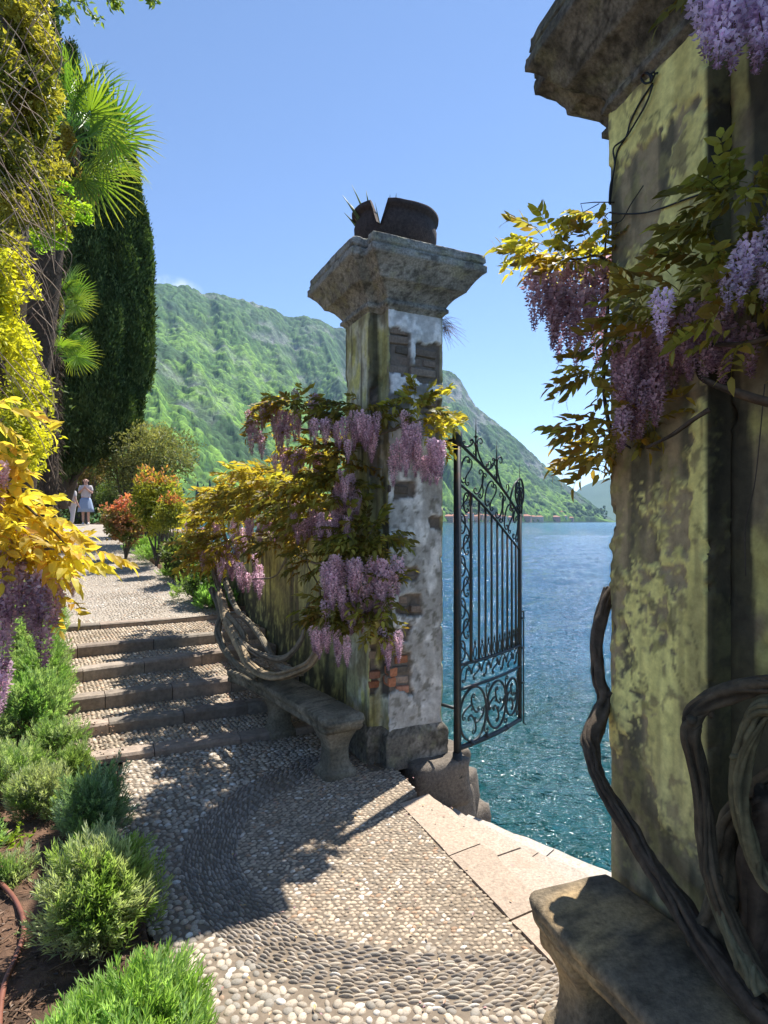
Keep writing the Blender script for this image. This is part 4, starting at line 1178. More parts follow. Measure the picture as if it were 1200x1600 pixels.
def lin(a, b, n=2): return [tuple(np.array(a) * (1 - t) + np.array(b) * t) for t in np.linspace(0, 1, n)]
gcurve("hinge_stile", lin((0, -.02), (0, 2.16)), .026, 4)
gcurve("lock_stile", lin((GW, .05), (GW, 1.66)), .017, 4)
gcurve("inner_stile", lin((.145, .63), (.145, zlow(.145))), .0115, 4)
for z, r in ((.085, .020), (.475, .012), (.64, .012)):
    gcurve("rail", lin((0, z), (GW, z - .02 * (z < .1)), 24), r, 4)
gcurve("top_rail", [(s, ztop(s)) for s in np.linspace(0, GW, 24)], .013, 4)
gcurve("top_rail", [(s, zlow(s)) for s in np.linspace(0, GW, 24)], .011, 4)
bars = np.linspace(.237, .80, 8)
for s in bars: gcurve("bar", lin((s, .64), (s, zlow(s))), .0085, 4)
def scroll(kind, turns=1.15, n=44, p=2.2):
    t = np.linspace(-1, 1, n); k = np.abs(t) ** p * (p + 1) * turns * 2 * PI / 1.0 + .8
    if kind == 'S': k = k * np.sign(t)
    th_ = np.concatenate([[0], np.cumsum((k[1:] + k[:-1]) / 2 * (t[1] - t[0]))]); mid = n // 2; th_ -= th_[mid]
    x = np.concatenate([[0], np.cumsum(np.cos((th_[1:] + th_[:-1]) / 2))]); y = np.concatenate([[0], np.cumsum(np.sin((th_[1:] + th_[:-1]) / 2))])
    q = np.stack([x, y], 1); a, b = q[0], q[-1]; d = b - a; L = np.hypot(*d); R = np.array([[d[0], d[1]], [-d[1], d[0]]]) / L ** 2
    return (q - a) @ R.T
SC = {k: scroll(k, t) for k, t in (('C', .95), ('S', 1.0))}
SC['c'] = scroll('C', .75, 30)
def put_scroll(kind, A, B, mirror=False, r=.0062, name="scroll"):
    q = SC[kind].copy(); 
    if mirror: q[:, 1] *= -1
    A = np.array(A); d = np.array(B) - A; n_ = np.array([-d[1], d[0]])
    pts = A + q[:, :1] * d + q[:, 1:] * n_
    gcurve(name, [tuple(p_) for p_ in pts], np.array([.6, 1.05, 1.2, 1.05, .6]) * r, 4)
# side column
zc = np.linspace(.66, 1.80, 9)
for i in range(8):
    l_, r_ = (.035, .112) if i % 2 else (.112, .035)
    xm = .098 if i % 2 else .047; zm = zc[i] + (zc[1] - zc[0]) * .5
    put_scroll('C', (xm, zm + .052), (xm, zm - .052), i % 2 == 0, .0066)
    put_scroll('c', (xm + (.012 if i % 2 else -.012), zm + .018), (xm + (.012 if i % 2 else -.012), zm - .018), i % 2 == 1, .0045)
    gcurve("wave_bar", [(.0725 + .052 * math.cos(PI * (i + t)) * (1), zc[i] + (zc[1] - zc[0]) * t) for t in np.linspace(0, 1, 8)], .0055, 4)
# frieze
fx = np.linspace(.03, GW - .02, 8)
for i in range(7):
    put_scroll('S', (fx[i] + .03, .525), (fx[i + 1] - .03, .595), i % 2 == 0, .006)
    gcurve("ring", [((fx[i] + fx[i + 1]) / 2 + .055 * math.cos(a), .557 + .07 * math.sin(a)) for a in np.linspace(0, PI, 10)], .005, 4)
# bottom panel : big rounds filled with scrolls
for cx, R_ in ((.175, .175), (.475, .16), (.72, .13)):
    gcurve("ring", [(cx + R_ * .88 * math.cos(a), .28 + R_ * 1.06 * math.sin(a)) for a in np.linspace(0, 2 * PI, 30)], .009, 4)
    for k in range(4):
        a = k * PI / 2 + .4
        put_scroll('C', (cx + R_ * .28 * math.cos(a), .28 + R_ * .28 * math.sin(a)), (cx + R_ * .62 * math.cos(a + 1.2), .28 + R_ * .68 * math.sin(a + 1.2)), k % 2 == 0, .007)
for cx in (.33, .61, .83):
    put_scroll('S', (cx, .13), (cx, .30), False, .0065); put_scroll('S', (cx + .02, .44), (cx + .01, .28), True, .006)
# between and above the top rails
for i, s in enumerate(np.linspace(.06, .76, 6)):
    w_ = .062 if i else .045
    put_scroll('C', (s, zlow(s) + .05), (s + w_, ztop(s + w_) - .06), i % 2 == 0, .0065)
    put_scroll('S', (s + w_ * .9, zlow(s + w_) + .05), (s + w_ * 1.7, ztop(s + w_ * 1.7) - .055), i % 2 == 1, .006)
for s, h in ((.20, .10), (.47, .13), (.0, 0)):
    if h:
        put_scroll('C', (s - .045, ztop(s) + .02 + h), (s - .13, ztop(s - .13) + .03), True, .0065)
        put_scroll('C', (s + .045, ztop(s) + .02 + h), (s + .16, ztop(s + .16) + .05), False, .0065)
        put_scroll('c', (s - .02, ztop(s) + .05), (s - .05, ztop(s) + .11), False, .005)
for s in (.20, .47, GW):
    zb = ztop(s) - .01; hh = .30 if s < .8 else .42
    gcurve("spike", [(s, zb), (s, zb + hh * .55), (s, zb + hh)], [.0085, .006, .0008], 5)
    for dz in (.35, .55): gcurve("collar", [(s, zb + hh * dz - .012), (s, zb + hh * dz), (s, zb + hh * dz + .012)], [.006, .014, .006], 6)
put_scroll('C', (GW - .03, 1.84), (GW - .01, 1.64), True, .008); put_scroll('C', (GW + .03, 1.84), (GW + .01, 1.64), False, .008)
put_scroll('C', (GW - .05, 1.88), (GW - .16, 1.72), False, .007); put_scroll('c', (GW - .1, 1.62), (GW - .03, 1.70), True, .006)
gcurve("heart_scroll", [(GW + .10 * math.sin(a) * (1 - .15 * a / PI), 1.72 + .12 * (1 - math.cos(a)) * .9) for a in np.linspace(0, 4.3, 20)], .008, 4)
gcurve("heart_scroll", [(GW - .10 * math.sin(a) * (1 - .15 * a / PI), 1.72 + .12 * (1 - math.cos(a)) * .9) for a in np.linspace(0, 4.3, 20)], .008, 4)
# little spear bows at the foot of the bars
for s in np.concatenate([(bars[:-1] + bars[1:]) / 2, [.19, .84]]):
    for g in (-1, 1): gcurve("spear_bow", [(s + g * .020 * math.sin(t * PI), .65 + .10 * t) for t in np.linspace(0, 1, 8)], .005, 4)
    gcurve("spear_tip", [(s, .745), (s, .765), (s, .79)], [.003, .009, .001], 5)
# clasps, bolt, hinges
for s, z in ((.145, .085), (.33, .085), (.62, .07)): gcurve("clasp", [(s - .014, z), (s + .014, z)], .026, 4)
gcurve("drop_bolt", [(GW + .005, .90), (GW + .03, .905), (GW + .03, .88), (GW + .03, .04), (GW + .035, .03), (GW + .09, .0)], .006, 5, off=.02)
for z in (.35, .62, .85): gcurve("bolt_guide", [(GW - .01, z), (GW + .04, z)], .009, 4, off=.02)
m = MB(); m.addmany(tube(np.array([W1(.40, .04, 2.145), gpt(-.02, 2.145), gpt(0, 2.145)]), .011, 4), (1, 1, 1)); m.addmany(tube(np.array([gpt(0, 2.10), gpt(0, 2.20)]), .034, 8), (1, 1, 1)); obj("top_bracket", m, M_iron, gate)
m = MB(); m.addmany(tube(np.array([W1(.40, .05, .35), gpt(0, .35)]), .012, 4), (1, 1, 1)); obj("lower_bracket", m, M_iron, gate)
m = MB(); m.addmany(tube(np.array([gpt(0, -.10), gpt(0, .06)]), [.04, .032], 8), (1, 1, 1)); obj("lower_hinge", m, M_iron, gate)

# ------------------------------------------------------------------ wires on the near pillar
wires = thing("twisted_wire", "black twisted wire knotted in a loop high on the face of the near pillar", "wire", W2(-.02, .2, 2.6))
def w2(px, py, lift=.012):
    """point on the garden face of the near pillar seen at a photo pixel"""
    k = (px - 600) / F; # (O2x + V2x v) = k (O2y + V2y v)
    v = (k * O2[1] - O2[0]) / (V2[0] - k * V2[1]); q = O2 + V2 * v - U2 * lift
    return np.array([q[0], q[1], EYE - (py - HY) / F * q[1]])
def wire(name, pts, r, parent, lift=.012, m_=None):
    m = MB(); m.addmany(tube(catmull([w2(*p, lift) for p in pts], 6), r, 5), (1, 1, 1)); return obj(name, m, m_ or M_iron, parent)
wire("strand", [(1025, 130), (1005, 160), (990, 190), (984, 212), (970, 235), (966, 255), (962, 280), (958, 320)], .0032, wires)
wire("strand", [(1028, 132), (1018, 160), (1000, 192), (984, 216), (966, 232), (968, 258), (961, 290), (959, 318)], .0032, wires, .018)
wire("loop", [(1026, 128), (1016, 130), (1010, 122), (1016, 114), (1024, 118), (1026, 128), (1032, 116), (1036, 114)], .0035, wires, .02)
wire("loop", [(1026, 130), (1030, 122), (1028, 115), (1033, 113)], .0035, wires, .025)
stay = thing("stay_wire", "thin wire stretched across the near pillar below the knotted loop", "wire", W2(-.02, .3, 2.4))
wire("strand", [(957, 332), (975, 334), (1010, 333), (1040, 325), (1075, 312), (1110, 300)], .0028, stay)
wire("strand", [(955, 350), (975, 345), (990, 320), (1010, 290)], .0018, stay)
m = MB(); m.addmany(tube(np.array([w2(960, 316, .0), w2(948, 316, .05), w2(938, 318, .08), w2(942, 332, .08), w2(952, 318, .04)]), .002, 4), (1, 1, 1)); obj("hook", m, M_iron, stay)

# ================================================================== wisteria
M_leafA = leaf_mat("wisteria_leaf", (1.75, 1.7, .9), .55, vary=.16, huev=.015)
M_flower = leaf_mat("wisteria_flower", (1.5, 1.3, 1.5), .45, rough=.6, vary=.10, huev=.012)
M_vine = surf("wisteria_bark", .88, nscale=30, namp=.45, bscale=75, bstr=.8, bdist=.006)
rng = random.Random(3)
KIND = {'yellow': ((.42, .37, .05), (.30, .27, .04)), 'green': ((.19, .185, .04), (.11, .115, .026)), 'bronze': ((.30, .22, .045), (.17, .13, .03)),
        'olive': ((.32, .30, .07), (.18, .175, .042)), 'gold': ((.60, .50, .085), (.48, .38, .055))}
LV = {}
for kd, (ca, cb) in KIND.items():
    LV[kd] = [compound_leaf(rng, pairs=rng.choice((5, 6, 6)), L=.23 if kd != 'gold' else .25, ll=.072 if kd != 'gold' else .085, droop=rng.uniform(.4, 1.3), hang=rng.uniform(.3, .8), ca=ca, cb=cb, wr=.38 if kd != 'gold' else .42) for _ in range(5)]
LM = {k: [b.mesh("leaf", M_leafA, smooth=False) for b in v] for k, v in LV.items()}
RV = {'lilac': [raceme(rng, .24, .050, 105) for _ in range(4)],
      'deep': [raceme(rng, .25, .048, 115, (.60, .45, .46), (.35, .22, .25)) for _ in range(4)],
      'pale': [raceme(rng, .22, .050, 100, (.80, .72, .80), (.58, .47, .62)) for _ in range(3)],
      'dusk': [raceme(rng, .20, .046, 90, (.62, .46, .50), (.40, .26, .30)) for _ in range(3)]}
RM = {k: [b.mesh("flower_cluster", M_flower, smooth=False) for b in v] for k, v in RV.items()}

class Vine:
    """collects leaf and flower placements, then makes the 300 largest leaves parts and joins the rest"""
    dense = False; fwd = 0.0; drop = 0.0; ls = 1.0
    def __init__(s, root): s.root = root; s.L = []
    def leaves(s, c, r, n, kinds, out=(0, -1, .2), spread=.9, scale=1.0, top=None):
        c = np.asarray(c, float); out = np.asarray(out, float)
        for _ in range(int(n * (1.4 if s.dense else 1))):
            d = rand_unit(1)[0]; p = c + d * np.asarray(r) * RNG.random() ** .4
            h = d * np.array([1, 1, .55]) * spread + out * .55 + RNG.normal(0, .25, 3); h[2] = h[2] * .6 + RNG.uniform(-.1, .3)
            kd = kinds[int(RNG.integers(len(kinds)))]
            if top and d[2] > .15: kd = top
            s.L.append((kd, int(RNG.integers(5)), p, frame_to(h, RNG.uniform(-.5, .5)), s.ls * scale * RNG.uniform(.75, 1.15)))
    def racemes(s, pts, kind='lilac', jit=.03, scale=1.0):
        pts = [np.asarray(p, float) for p in pts]
        if s.dense: pts = pts + [p + RNG.normal(0, .05, 3) * [1, .6, .6] for p in pts]; scale = scale * .92
        for p in pts:
            p = p * (1 - s.fwd / np.linalg.norm(p)) + [0, 0, s.fwd * EYE / np.linalg.norm(p) - s.drop]
            p = np.asarray(p, float) + RNG.normal(0, jit, 3) * [1, 1, .8]
            k = int(RNG.integers(len(RM[kind]))); sc_ = scale * RNG.uniform(.8, 1.15)
            inst("flower_cluster", RM[kind][k], s.root, p, Matrix.Rotation(RNG.uniform(-.12, .12), 3, 'X') @ Matrix.Rotation(RNG.uniform(0, 6.28), 3, 'Z'), sc_)
    def cloud_racemes(s, c, r, n, kind='lilac', scale=1.0):
        c = np.asarray(c, float)
        s.racemes([c + rand_unit(1)[0] * np.asarray(r) * RNG.random() ** .5 for _ in range(n)], kind, .01, scale)
    def stem(s, pts, r, col=(.17, .14, .10), sides=14, bark=.6, name="trunk", twist=2.0, n=10, shade=True, mat=None):
        m = MB(); pa = catmull(pts, n); pa = pa + (fbm(pa * 9, 4, 3) - .5)[:, None] * np.array([.02, .02, .0]) * np.minimum(1, np.max(r) * 30)
        v, f = tube(pa, r, sides, bark, int(RNG.integers(99)), twist=twist)
        nz = fbm(v * np.array([60, 60, 14]), 7, 4); mid_ = np.repeat(np.arange(len(pa)), sides); ax_ = np.concatenate([pa[mid_], pa[:1], pa[-1:]])
        rr_ = np.linalg.norm(v - ax_, axis=1); rm_ = np.interp(np.concatenate([mid_, [0, len(pa) - 1]]), np.linspace(0, len(pa) - 1, len(np.atleast_1d(r))), np.atleast_1d(r))
        ridge_ = sstep(.75, 1.2, rr_ / rm_)
        m.addmany((v, f), lerp(np.array(col) * .40, np.array(col) * 1.35, ridge_) * (.65 + .7 * nz)[:, None])
        rmax = float(np.max(r))
        if name == "trunk" and rmax > .018:
            T_ = np.gradient(pa, axis=0); T_ /= np.linalg.norm(T_, axis=1)[:, None]; N1 = np.cross(T_, [0.3, .2, .93]); N1 /= np.linalg.norm(N1, axis=1)[:, None]; N2 = np.cross(T_, N1)
            t_ = np.linspace(0, 1, len(pa)); rr2 = np.interp(t_, np.linspace(0, 1, len(np.atleast_1d(r))), np.atleast_1d(r))
            for k in range(5):
                ph = k * 1.26 + RNG.uniform(-.4, .4) + t_ * RNG.uniform(2.5, 6.5) + .9 * np.sin(t_ * RNG.uniform(4, 9))
                off = rr2 * RNG.uniform(.72, .95); pk = pa + (np.cos(ph) * off)[:, None] * N1 + (np.sin(ph) * off)[:, None] * N2
                rk_ = rr2 * RNG.uniform(.20, .42) * (.75 + .5 * vnoise(np.stack([t_ * 14, t_ * 0 + k, t_ * 0], 1), 3))
                v, f = tube(pk, rk_, 7, .5, k); m.addmany((v, f), lerp(np.array(col) * .5, np.array(col) * 1.5, fbm(v * np.array([50, 50, 12]), 11 + k, 3)))
            for k in range(int(len(pa) / 45)):      # knots and stubs of side shoots
                i_ = int(RNG.integers(4, len(pa) - 4)); a_ = RNG.uniform(0, 2 * PI); dd = N1[i_] * math.cos(a_) + N2[i_] * math.sin(a_); rb = rr2[i_]
                m.addmany(tube(np.array([pa[i_] + dd * rb * .4, pa[i_] + dd * rb * 1.35 + T_[i_] * rb * .3, pa[i_] + dd * rb * RNG.uniform(1.3, 1.9) + T_[i_] * rb * .6]), [rb * .62, rb * .42, rb * .26], 7, .5, k), np.array(col) * .9)
        return obj(name, m, mat or M_vine, s.root)
    def finish(s, limit=300):
        order = sorted(s.L, key=lambda e: -e[4] / np.linalg.norm(e[2] - [0, 0, EYE]))
        for kd, i, p, M, sc_ in order[:limit]: inst("leaf", LM[kd][i], s.root, p, M, sc_)
        rest = order[limit:]
        if rest:
            mb = MB()
            for kd, i, p, M, sc_ in rest:
                b = LV[kd][i]; Mn = np.array(M)
                vv_ = np.concatenate(b.v) @ Mn.T * sc_ + p; base = mb.add(vv_, np.zeros((0, 3), int), np.concatenate(b.c))
                for f in b.f3: mb.more(f, base)
                for f in b.f4: mb.more(f, base)
            obj("leaf_mass", mb, M_leafA, s.root, smooth=False, kind='stuff')

# ---- the vine on the garden wall and the far pillar
vine = Vine(thing("wisteria_vine", "purple flowering wisteria draped over the yellow garden wall and round the far pillar", "climbing plant", W1(-.1, 2.6, .4)))
vine.dense = True; vine.fwd = .12; vine.drop = .03; vine.ls = .78
OUT = -np.append(U1, 0) * .8 + np.array([0, -.4, .1])
pp = P
vine.leaves(pp(455, 632, 4.25), (.16, .14, .06), 26, ['green', 'bronze'], OUT, top='yellow')
vine.leaves(pp(425, 668, 4.3), (.10, .12, .07), 10, ['yellow', 'bronze'], OUT)
for q_ in ((395, 668), (402, 680), (415, 655), (425, 672), (438, 655), (450, 662), (462, 655), (474, 650), (486, 645), (430, 690), (447, 685), (495, 655), (468, 668), (410, 690)): vine.racemes([pp(q_[0], q_[1] - 22, 4.25)], 'deep', .03, .72)
vine.leaves(pp(560, 640, 3.98), (.22, .10, .08), 30, ['green', 'green', 'olive'], OUT)
for q_ in ((505, 655), (520, 660), (535, 650), (548, 655), (560, 660), (572, 655), (585, 660), (598, 665), (530, 675), (552, 672), (578, 678)): vine.racemes([pp(q_[0], q_[1] - 10, 3.92)], 'lilac', .03, .75)
vine.leaves(pp(655, 645, 3.95), (.11, .08, .12), 26, ['green', 'olive', 'yellow'], (.2, -.9, .2))
vine.leaves(pp(680, 672, 4.1), (.06, .08, .12), 14, ['yellow'], (.6, -.6, .2))
for q_ in ((625, 680), (640, 670), (655, 668), (668, 676), (680, 690), (690, 700), (648, 700), (664, 706), (632, 700), (675, 712), (612, 690), (655, 690)): vine.racemes([pp(q_[0], q_[1] - 8, 3.9)], 'lilac', .03, .85)
vine.leaves(pp(510, 705, 4.3), (.18, .15, .10), 26, ['yellow', 'yellow', 'bronze'], OUT)
vine.leaves(pp(478, 742, 4.6), (.2, .2, .10), 26, ['yellow', 'yellow', 'green'], OUT)
vine.leaves(pp(540, 720, 4.05), (.14, .12, .12), 16, ['green', 'bronze'], OUT)
for a, b, Y, n_, kk in ((338, 803, 6.8, 20, 0), (352, 788, 6.5, 34, 0), (378, 770, 6.1, 44, 0), (400, 762, 5.8, 46, 0), (430, 770, 5.5, 44, 0), (455, 785, 5.2, 34, 1), (480, 800, 4.8, 34, 1), (505, 770, 4.5, 30, 1), (520, 810, 4.3, 22, 1), (350, 830, 6.4, 24, 0), (338, 850, 6.5, 18, 2), (330, 822, 6.9, 10, 0), (360, 850, 6.2, 20, 2), (320, 870, 6.3, 20, 2)):
    vine.leaves(pp(a, b, Y), (.20, .3, .19), n_, [['yellow', 'yellow', 'olive'], ['green', 'olive', 'bronze'], ['bronze', 'olive', 'yellow']][kk], OUT, scale=1.25, top='yellow' if kk == 0 else None)
for q_ in ((300, 815, 7), (312, 835, 6.9), (330, 850, 6.7), (345, 822, 6.5), (362, 818, 6.3), (380, 815, 6.1), (400, 815, 5.9), (418, 822, 5.7), (292, 830, 7), (350, 880, 6.2), (365, 890, 6.1), (380, 895, 5.9), (395, 892, 5.8), (330, 870, 6.3), (405, 905, 5.7), (320, 845, 6.8), (440, 800, 5.2), (455, 806, 5.1), (470, 800, 4.9), (485, 810, 4.8), (375, 880, 5.9)): vine.racemes([pp(q_[0], q_[1] - 12, q_[2])], 'dusk' if RNG.random() < .55 else 'lilac', .05, 1.0)
for q_ in ((510, 800), (525, 790), (540, 775), (548, 805), (505, 815), (538, 740), (545, 755)): vine.racemes([pp(q_[0], q_[1] - 8, 4.05)], 'lilac', .03, .72)
vine.leaves(pp(568, 838, 3.92), (.17, .12, .09), 38, ['green', 'green', 'olive'], OUT, scale=1.05)
vine.leaves(pp(540, 860, 4.0), (.15, .12, .08), 26, ['green', 'olive'], OUT)
vine.leaves(pp(588, 905, 3.9), (.11, .10, .10), 16, ['green'], OUT)
for q_ in ((512, 880), (528, 876), (545, 872), (560, 876), (575, 880), (588, 874), (598, 870), (553, 895), (570, 900), (535, 893), (582, 898), (520, 890), (592, 890)): vine.racemes([pp(q_[0], q_[1] - 6, 3.85)], 'lilac', .018, .98)
vine.leaves(pp(525, 955, 3.9), (.15, .10, .06), 18, ['olive', 'green', 'bronze'], OUT)
vine.leaves(pp(582, 970, 3.85), (.11, .08, .09), 26, ['olive', 'green'], OUT)
vine.leaves(pp(598, 930, 3.85), (.06, .06, .10), 12, ['green'], OUT)
for q_ in ((492, 985), (505, 978), (520, 984), (534, 990), (546, 996), (528, 1000), (605, 990), (618, 996), (630, 985)): vine.racemes([pp(q_[0], q_[1] - 8, 3.85)], 'lilac', .02, .68)
vine.leaves(pp(500, 870, 4.3), (.22, .1, .22), 22, ['green', 'bronze'], OUT, scale=.8)
vine.leaves(pp(430, 850, 5.0), (.25, .1, .12), 20, ['bronze', 'green'], OUT, scale=.8)
bc = (.17, .13, .085)
for c_, r_, n_, k_ in (((470, 700, 4.3), (.16, .1, .05), 7, 'dusk'), ((545, 745, 4.05), (.06, .06, .12), 9, 'lilac'), ((420, 815, 5.6), (.35, .1, .07), 9, 'dusk'), ((500, 800, 4.4), (.16, .08, .08), 8, 'dusk'), ((570, 905, 3.9), (.10, .05, .08), 6, 'lilac'), ((350, 850, 6.3), (.22, .1, .12), 7, 'dusk'), ((545, 930, 3.9), (.08, .05, .05), 4, 'lilac')):
    vine.cloud_racemes(pp(*c_), r_, n_, k_, .78)
vine.leaves(pp(530, 760, 4.05), (.10, .1, .14), 16, ['olive', 'green'], OUT); vine.leaves(pp(550, 930, 3.95), (.10, .08, .08), 14, ['olive', 'green'], OUT)
vine.stem([pp(345, 925, 5.9), pp(352, 960, 5.4), pp(372, 1005, 4.9), pp(395, 1045, 4.5), pp(425, 1058, 4.2), pp(462, 1050, 4.0), pp(490, 1030, 3.95), pp(505, 985, 4.0), pp(512, 930, 4.1), pp(520, 860, 4.15), pp(535, 780, 4.1), pp(545, 720, 4.05), pp(556, 690, 4.0)], [.034, .032, .029, .028, .026, .023, .02, .016, .012], (.23, .175, .11))
vine.stem([pp(352, 905, 6.0), pp(368, 950, 5.5), pp(400, 985, 5.1), pp(432, 1035, 4.6), pp(470, 1052, 4.2)], [.026, .024, .023, .021], (.20, .17, .12))
vine.stem([pp(372, 1000, 4.9), pp(400, 1020, 4.7), pp(440, 1030, 4.5), pp(470, 1000, 4.35), pp(482, 940, 4.35)], [.025, .022, .018, .010], (.18, .15, .11))
vine.stem([pp(330, 920, 6.2), pp(345, 960, 5.7), pp(340, 990, 5.4), pp(362, 1030, 5.0), pp(400, 1060, 4.6)], [.028, .026, .022], (.14, .115, .08))
vine.stem([pp(356, 960, 5.3), pp(380, 990, 5.0), pp(385, 1030, 4.75), pp(410, 1050, 4.5)], [.022, .022, .019], (.16, .13, .09))
vine.stem([pp(347, 930, 5.9), pp(335, 890, 6.2), pp(352, 850, 6.3), pp(345, 815, 6.4), pp(360, 790, 6.4)], [.028, .022, .014, .008], bc)
vine.stem([pp(545, 720, 4.05), pp(530, 690, 4.15), pp(515, 670, 4.2), pp(480, 672, 4.25), pp(460, 665, 4.3), pp(450, 650, 4.3)], [.014, .012, .008, .004], bc, 6, name="branch")
vine.stem([pp(530, 700, 4.1), pp(508, 745, 4.3), pp(480, 755, 4.6), pp(440, 775, 5.0), pp(400, 790, 5.6)], [.012, .010, .006], bc, 6, name="branch")
vine.stem([pp(520, 860, 4.15), pp(495, 880, 4.4), pp(455, 865, 4.7), pp(430, 900, 4.9), pp(395, 905, 5.3)], [.010, .008, .005], bc, 6, name="branch")
vine.stem([pp(455, 870, 4.7), pp(458, 900, 4.7), pp(456, 940, 4.7)], [.006, .003], bc, 5, name="branch")
vine.stem([pp(545, 960, 4.0), pp(560, 900, 4.0), pp(575, 840, 3.98), pp(600, 800, 3.98)], [.014, .011, .006], bc, 6, name="branch")
vine.stem([pp(556, 690, 4.0), pp(590, 680, 3.9), pp(630, 665, 3.9), pp(660, 655, 3.95)], [.010, .008, .004], bc, 6, name="branch")
vine.stem([pp(505, 985, 4.0), pp(540, 975, 3.95), pp(580, 950, 3.9), pp(610, 930, 3.88)], [.014, .011, .006], bc, 6, name="branch")
vine.stem([pp(470, 1000, 4.4), pp(500, 930, 4.4), pp(480, 880, 4.45), pp(470, 820, 4.7)], [.010, .007, .004], bc, 6, name="branch")
vine.finish(300)

# ---- the vine on the near pillar
vr = Vine(thing("wisteria_vine", "wisteria with bronze leaves and thick twisted trunks climbing the near pillar at right", "climbing plant", W2(-.1, .1)))
O2UT = (-.7, -.3, .1)
vr.leaves(pp(862, 392, 2.25), (.10, .12, .055), 26, ['yellow', 'yellow', 'olive'], (-.6, -.2, .4), scale=.62)
vr.leaves(pp(905, 402, 2.2), (.10, .12, .05), 24, ['yellow', 'olive', 'bronze'], (-.2, -.2, .5), scale=.62)
vr.leaves(pp(940, 355, 2.25), (.03, .08, .07), 9, ['olive', 'yellow'], (-.3, -.2, .3), scale=.55)
for q_ in ((838, 440), (850, 432), (862, 440), (875, 432), (888, 440), (900, 430), (912, 440), (925, 432), (938, 440), (868, 460), (893, 470), (918, 465), (940, 470), (848, 465), (880, 480), (905, 485), (930, 490), (945, 410)): vr.racemes([pp(q_[0], q_[1] - 8, 2.2)], 'deep', .025, .78)
vr.leaves(pp(945, 575, 2.05), (.07, .1, .05), 14, ['olive', 'bronze'], (-.8, -.1, .1), scale=.62)
vr.leaves(pp(945, 668, 2.0), (.07, .08, .03), 15, ['bronze', 'bronze', 'olive'], (-1, -.1, .1), scale=.68)
vr.leaves(pp(950, 705, 1.98), (.06, .08, .03), 12, ['bronze'], (-1, -.1, -.1), scale=.62)
vr.leaves(pp(1000, 655, 1.85), (.07, .06, .05), 12, ['bronze', 'olive'], O2UT, scale=.62)
vr.cloud_racemes(pp(1005, 560, 1.80), (.08, .04, .09), 16, 'dusk', .62); vr.cloud_racemes(pp(1100, 500, 1.62), (.12, .04, .06), 14, 'dusk', .6); vr.cloud_racemes(pp(985, 625, 1.84), (.04, .03, .05), 6, 'dusk', .5)
for q_ in ((970, 560), (985, 540), (1000, 525), (1012, 545), (1028, 530), (1040, 520), (975, 590), (990, 580), (1005, 575), (1020, 570), (975, 640), (965, 665), (1050, 540), (1060, 560), (1072, 500), (990, 610), (1060, 515), (1040, 560)): vr.racemes([pp(q_[0], q_[1] - 20, 1.80)], 'lilac' if RNG.random() < .5 else 'dusk', .02, .62)
for q_ in ((1100, 500), (1085, 480), (1120, 490), (1140, 520), (1110, 540), (1160, 530), (1130, 460)): vr.racemes([pp(q_[0], q_[1] - 20, 1.62)], 'lilac' if RNG.random() < .5 else 'dusk', .02, .6)
vr.leaves(pp(1000, 500, 1.82), (.10, .05, .06), 18, ['olive', 'bronze', 'green'], O2UT, scale=.62)
vr.leaves(pp(1060, 470, 1.68), (.12, .06, .07), 18, ['olive', 'olive', 'bronze'], O2UT, scale=.62)
vr.leaves(pp(1130, 440, 1.58), (.12, .06, .10), 24, ['olive', 'olive', 'green'], O2UT, scale=.62)
vr.leaves(pp(1160, 340, 1.52), (.09, .06, .09), 18, ['olive', 'green'], O2UT, scale=.66)
vr.leaves(pp(1175, 285, 1.5), (.06, .06, .05), 10, ['olive', 'green'], (-.9, -.2, .1), scale=.70)
vr.leaves(pp(1170, 500, 1.5), (.10, .06, .07), 18, ['bronze', 'olive'], O2UT, scale=.62)
for q_ in ((1175, 390), (1190, 375), (1165, 415), (1195, 420), (1205, 350), (1135, 420), (1042, 455), (1210, 400)): vr.racemes([pp(q_[0], q_[1] - 10, 1.45)], 'pale', .012, .60)
for q_ in ((1110, 20), (1125, -10), (1145, 0), (1160, 10), (1178, -5), (1195, 5), (1185, 25), (1210, 0), (1150, -30), (1115, -25)): vr.racemes([pp(q_[0], q_[1] - 20, 1.48)], 'pale', .02, .80)
vr.leaves(pp(1180, -60, 1.5), (.12, .08, .06), 14, ['green'], O2UT, scale=.6)
ob, db = (.075, .058, .036), (.07, .052, .036)
vr.stem([pp(953, 920, 2.30), pp(940, 960, 2.26), pp(932, 1010, 2.22), pp(935, 1060, 2.18), pp(944, 1090, 2.14), pp(936, 1118, 2.1), pp(921, 1160, 2.03), pp(930, 1205, 1.98), pp(952, 1252, 1.92), pp(985, 1300, 1.84), pp(1020, 1358, 1.76), pp(1060, 1415, 1.66), pp(1105, 1480, 1.55), pp(1160, 1550, 1.45), pp(1230, 1620, 1.36)], [.021, .021, .022, .021, .026, .023, .022, .022, .024, .027, .03], db, 20, .75, n=14)
vr.stem([pp(1215, 1068, 1.36), pp(1170, 1075, 1.42), pp(1120, 1090, 1.47), pp(1086, 1115, 1.5), pp(1078, 1150, 1.5), pp(1092, 1215, 1.5), pp(1100, 1290, 1.5), pp(1112, 1370, 1.48), pp(1140, 1440, 1.46), pp(1180, 1510, 1.42), pp(1230, 1570, 1.38)], [.021, .021, .022, .020, .018, .018, .019, .02], ob, 20, .75, n=14)
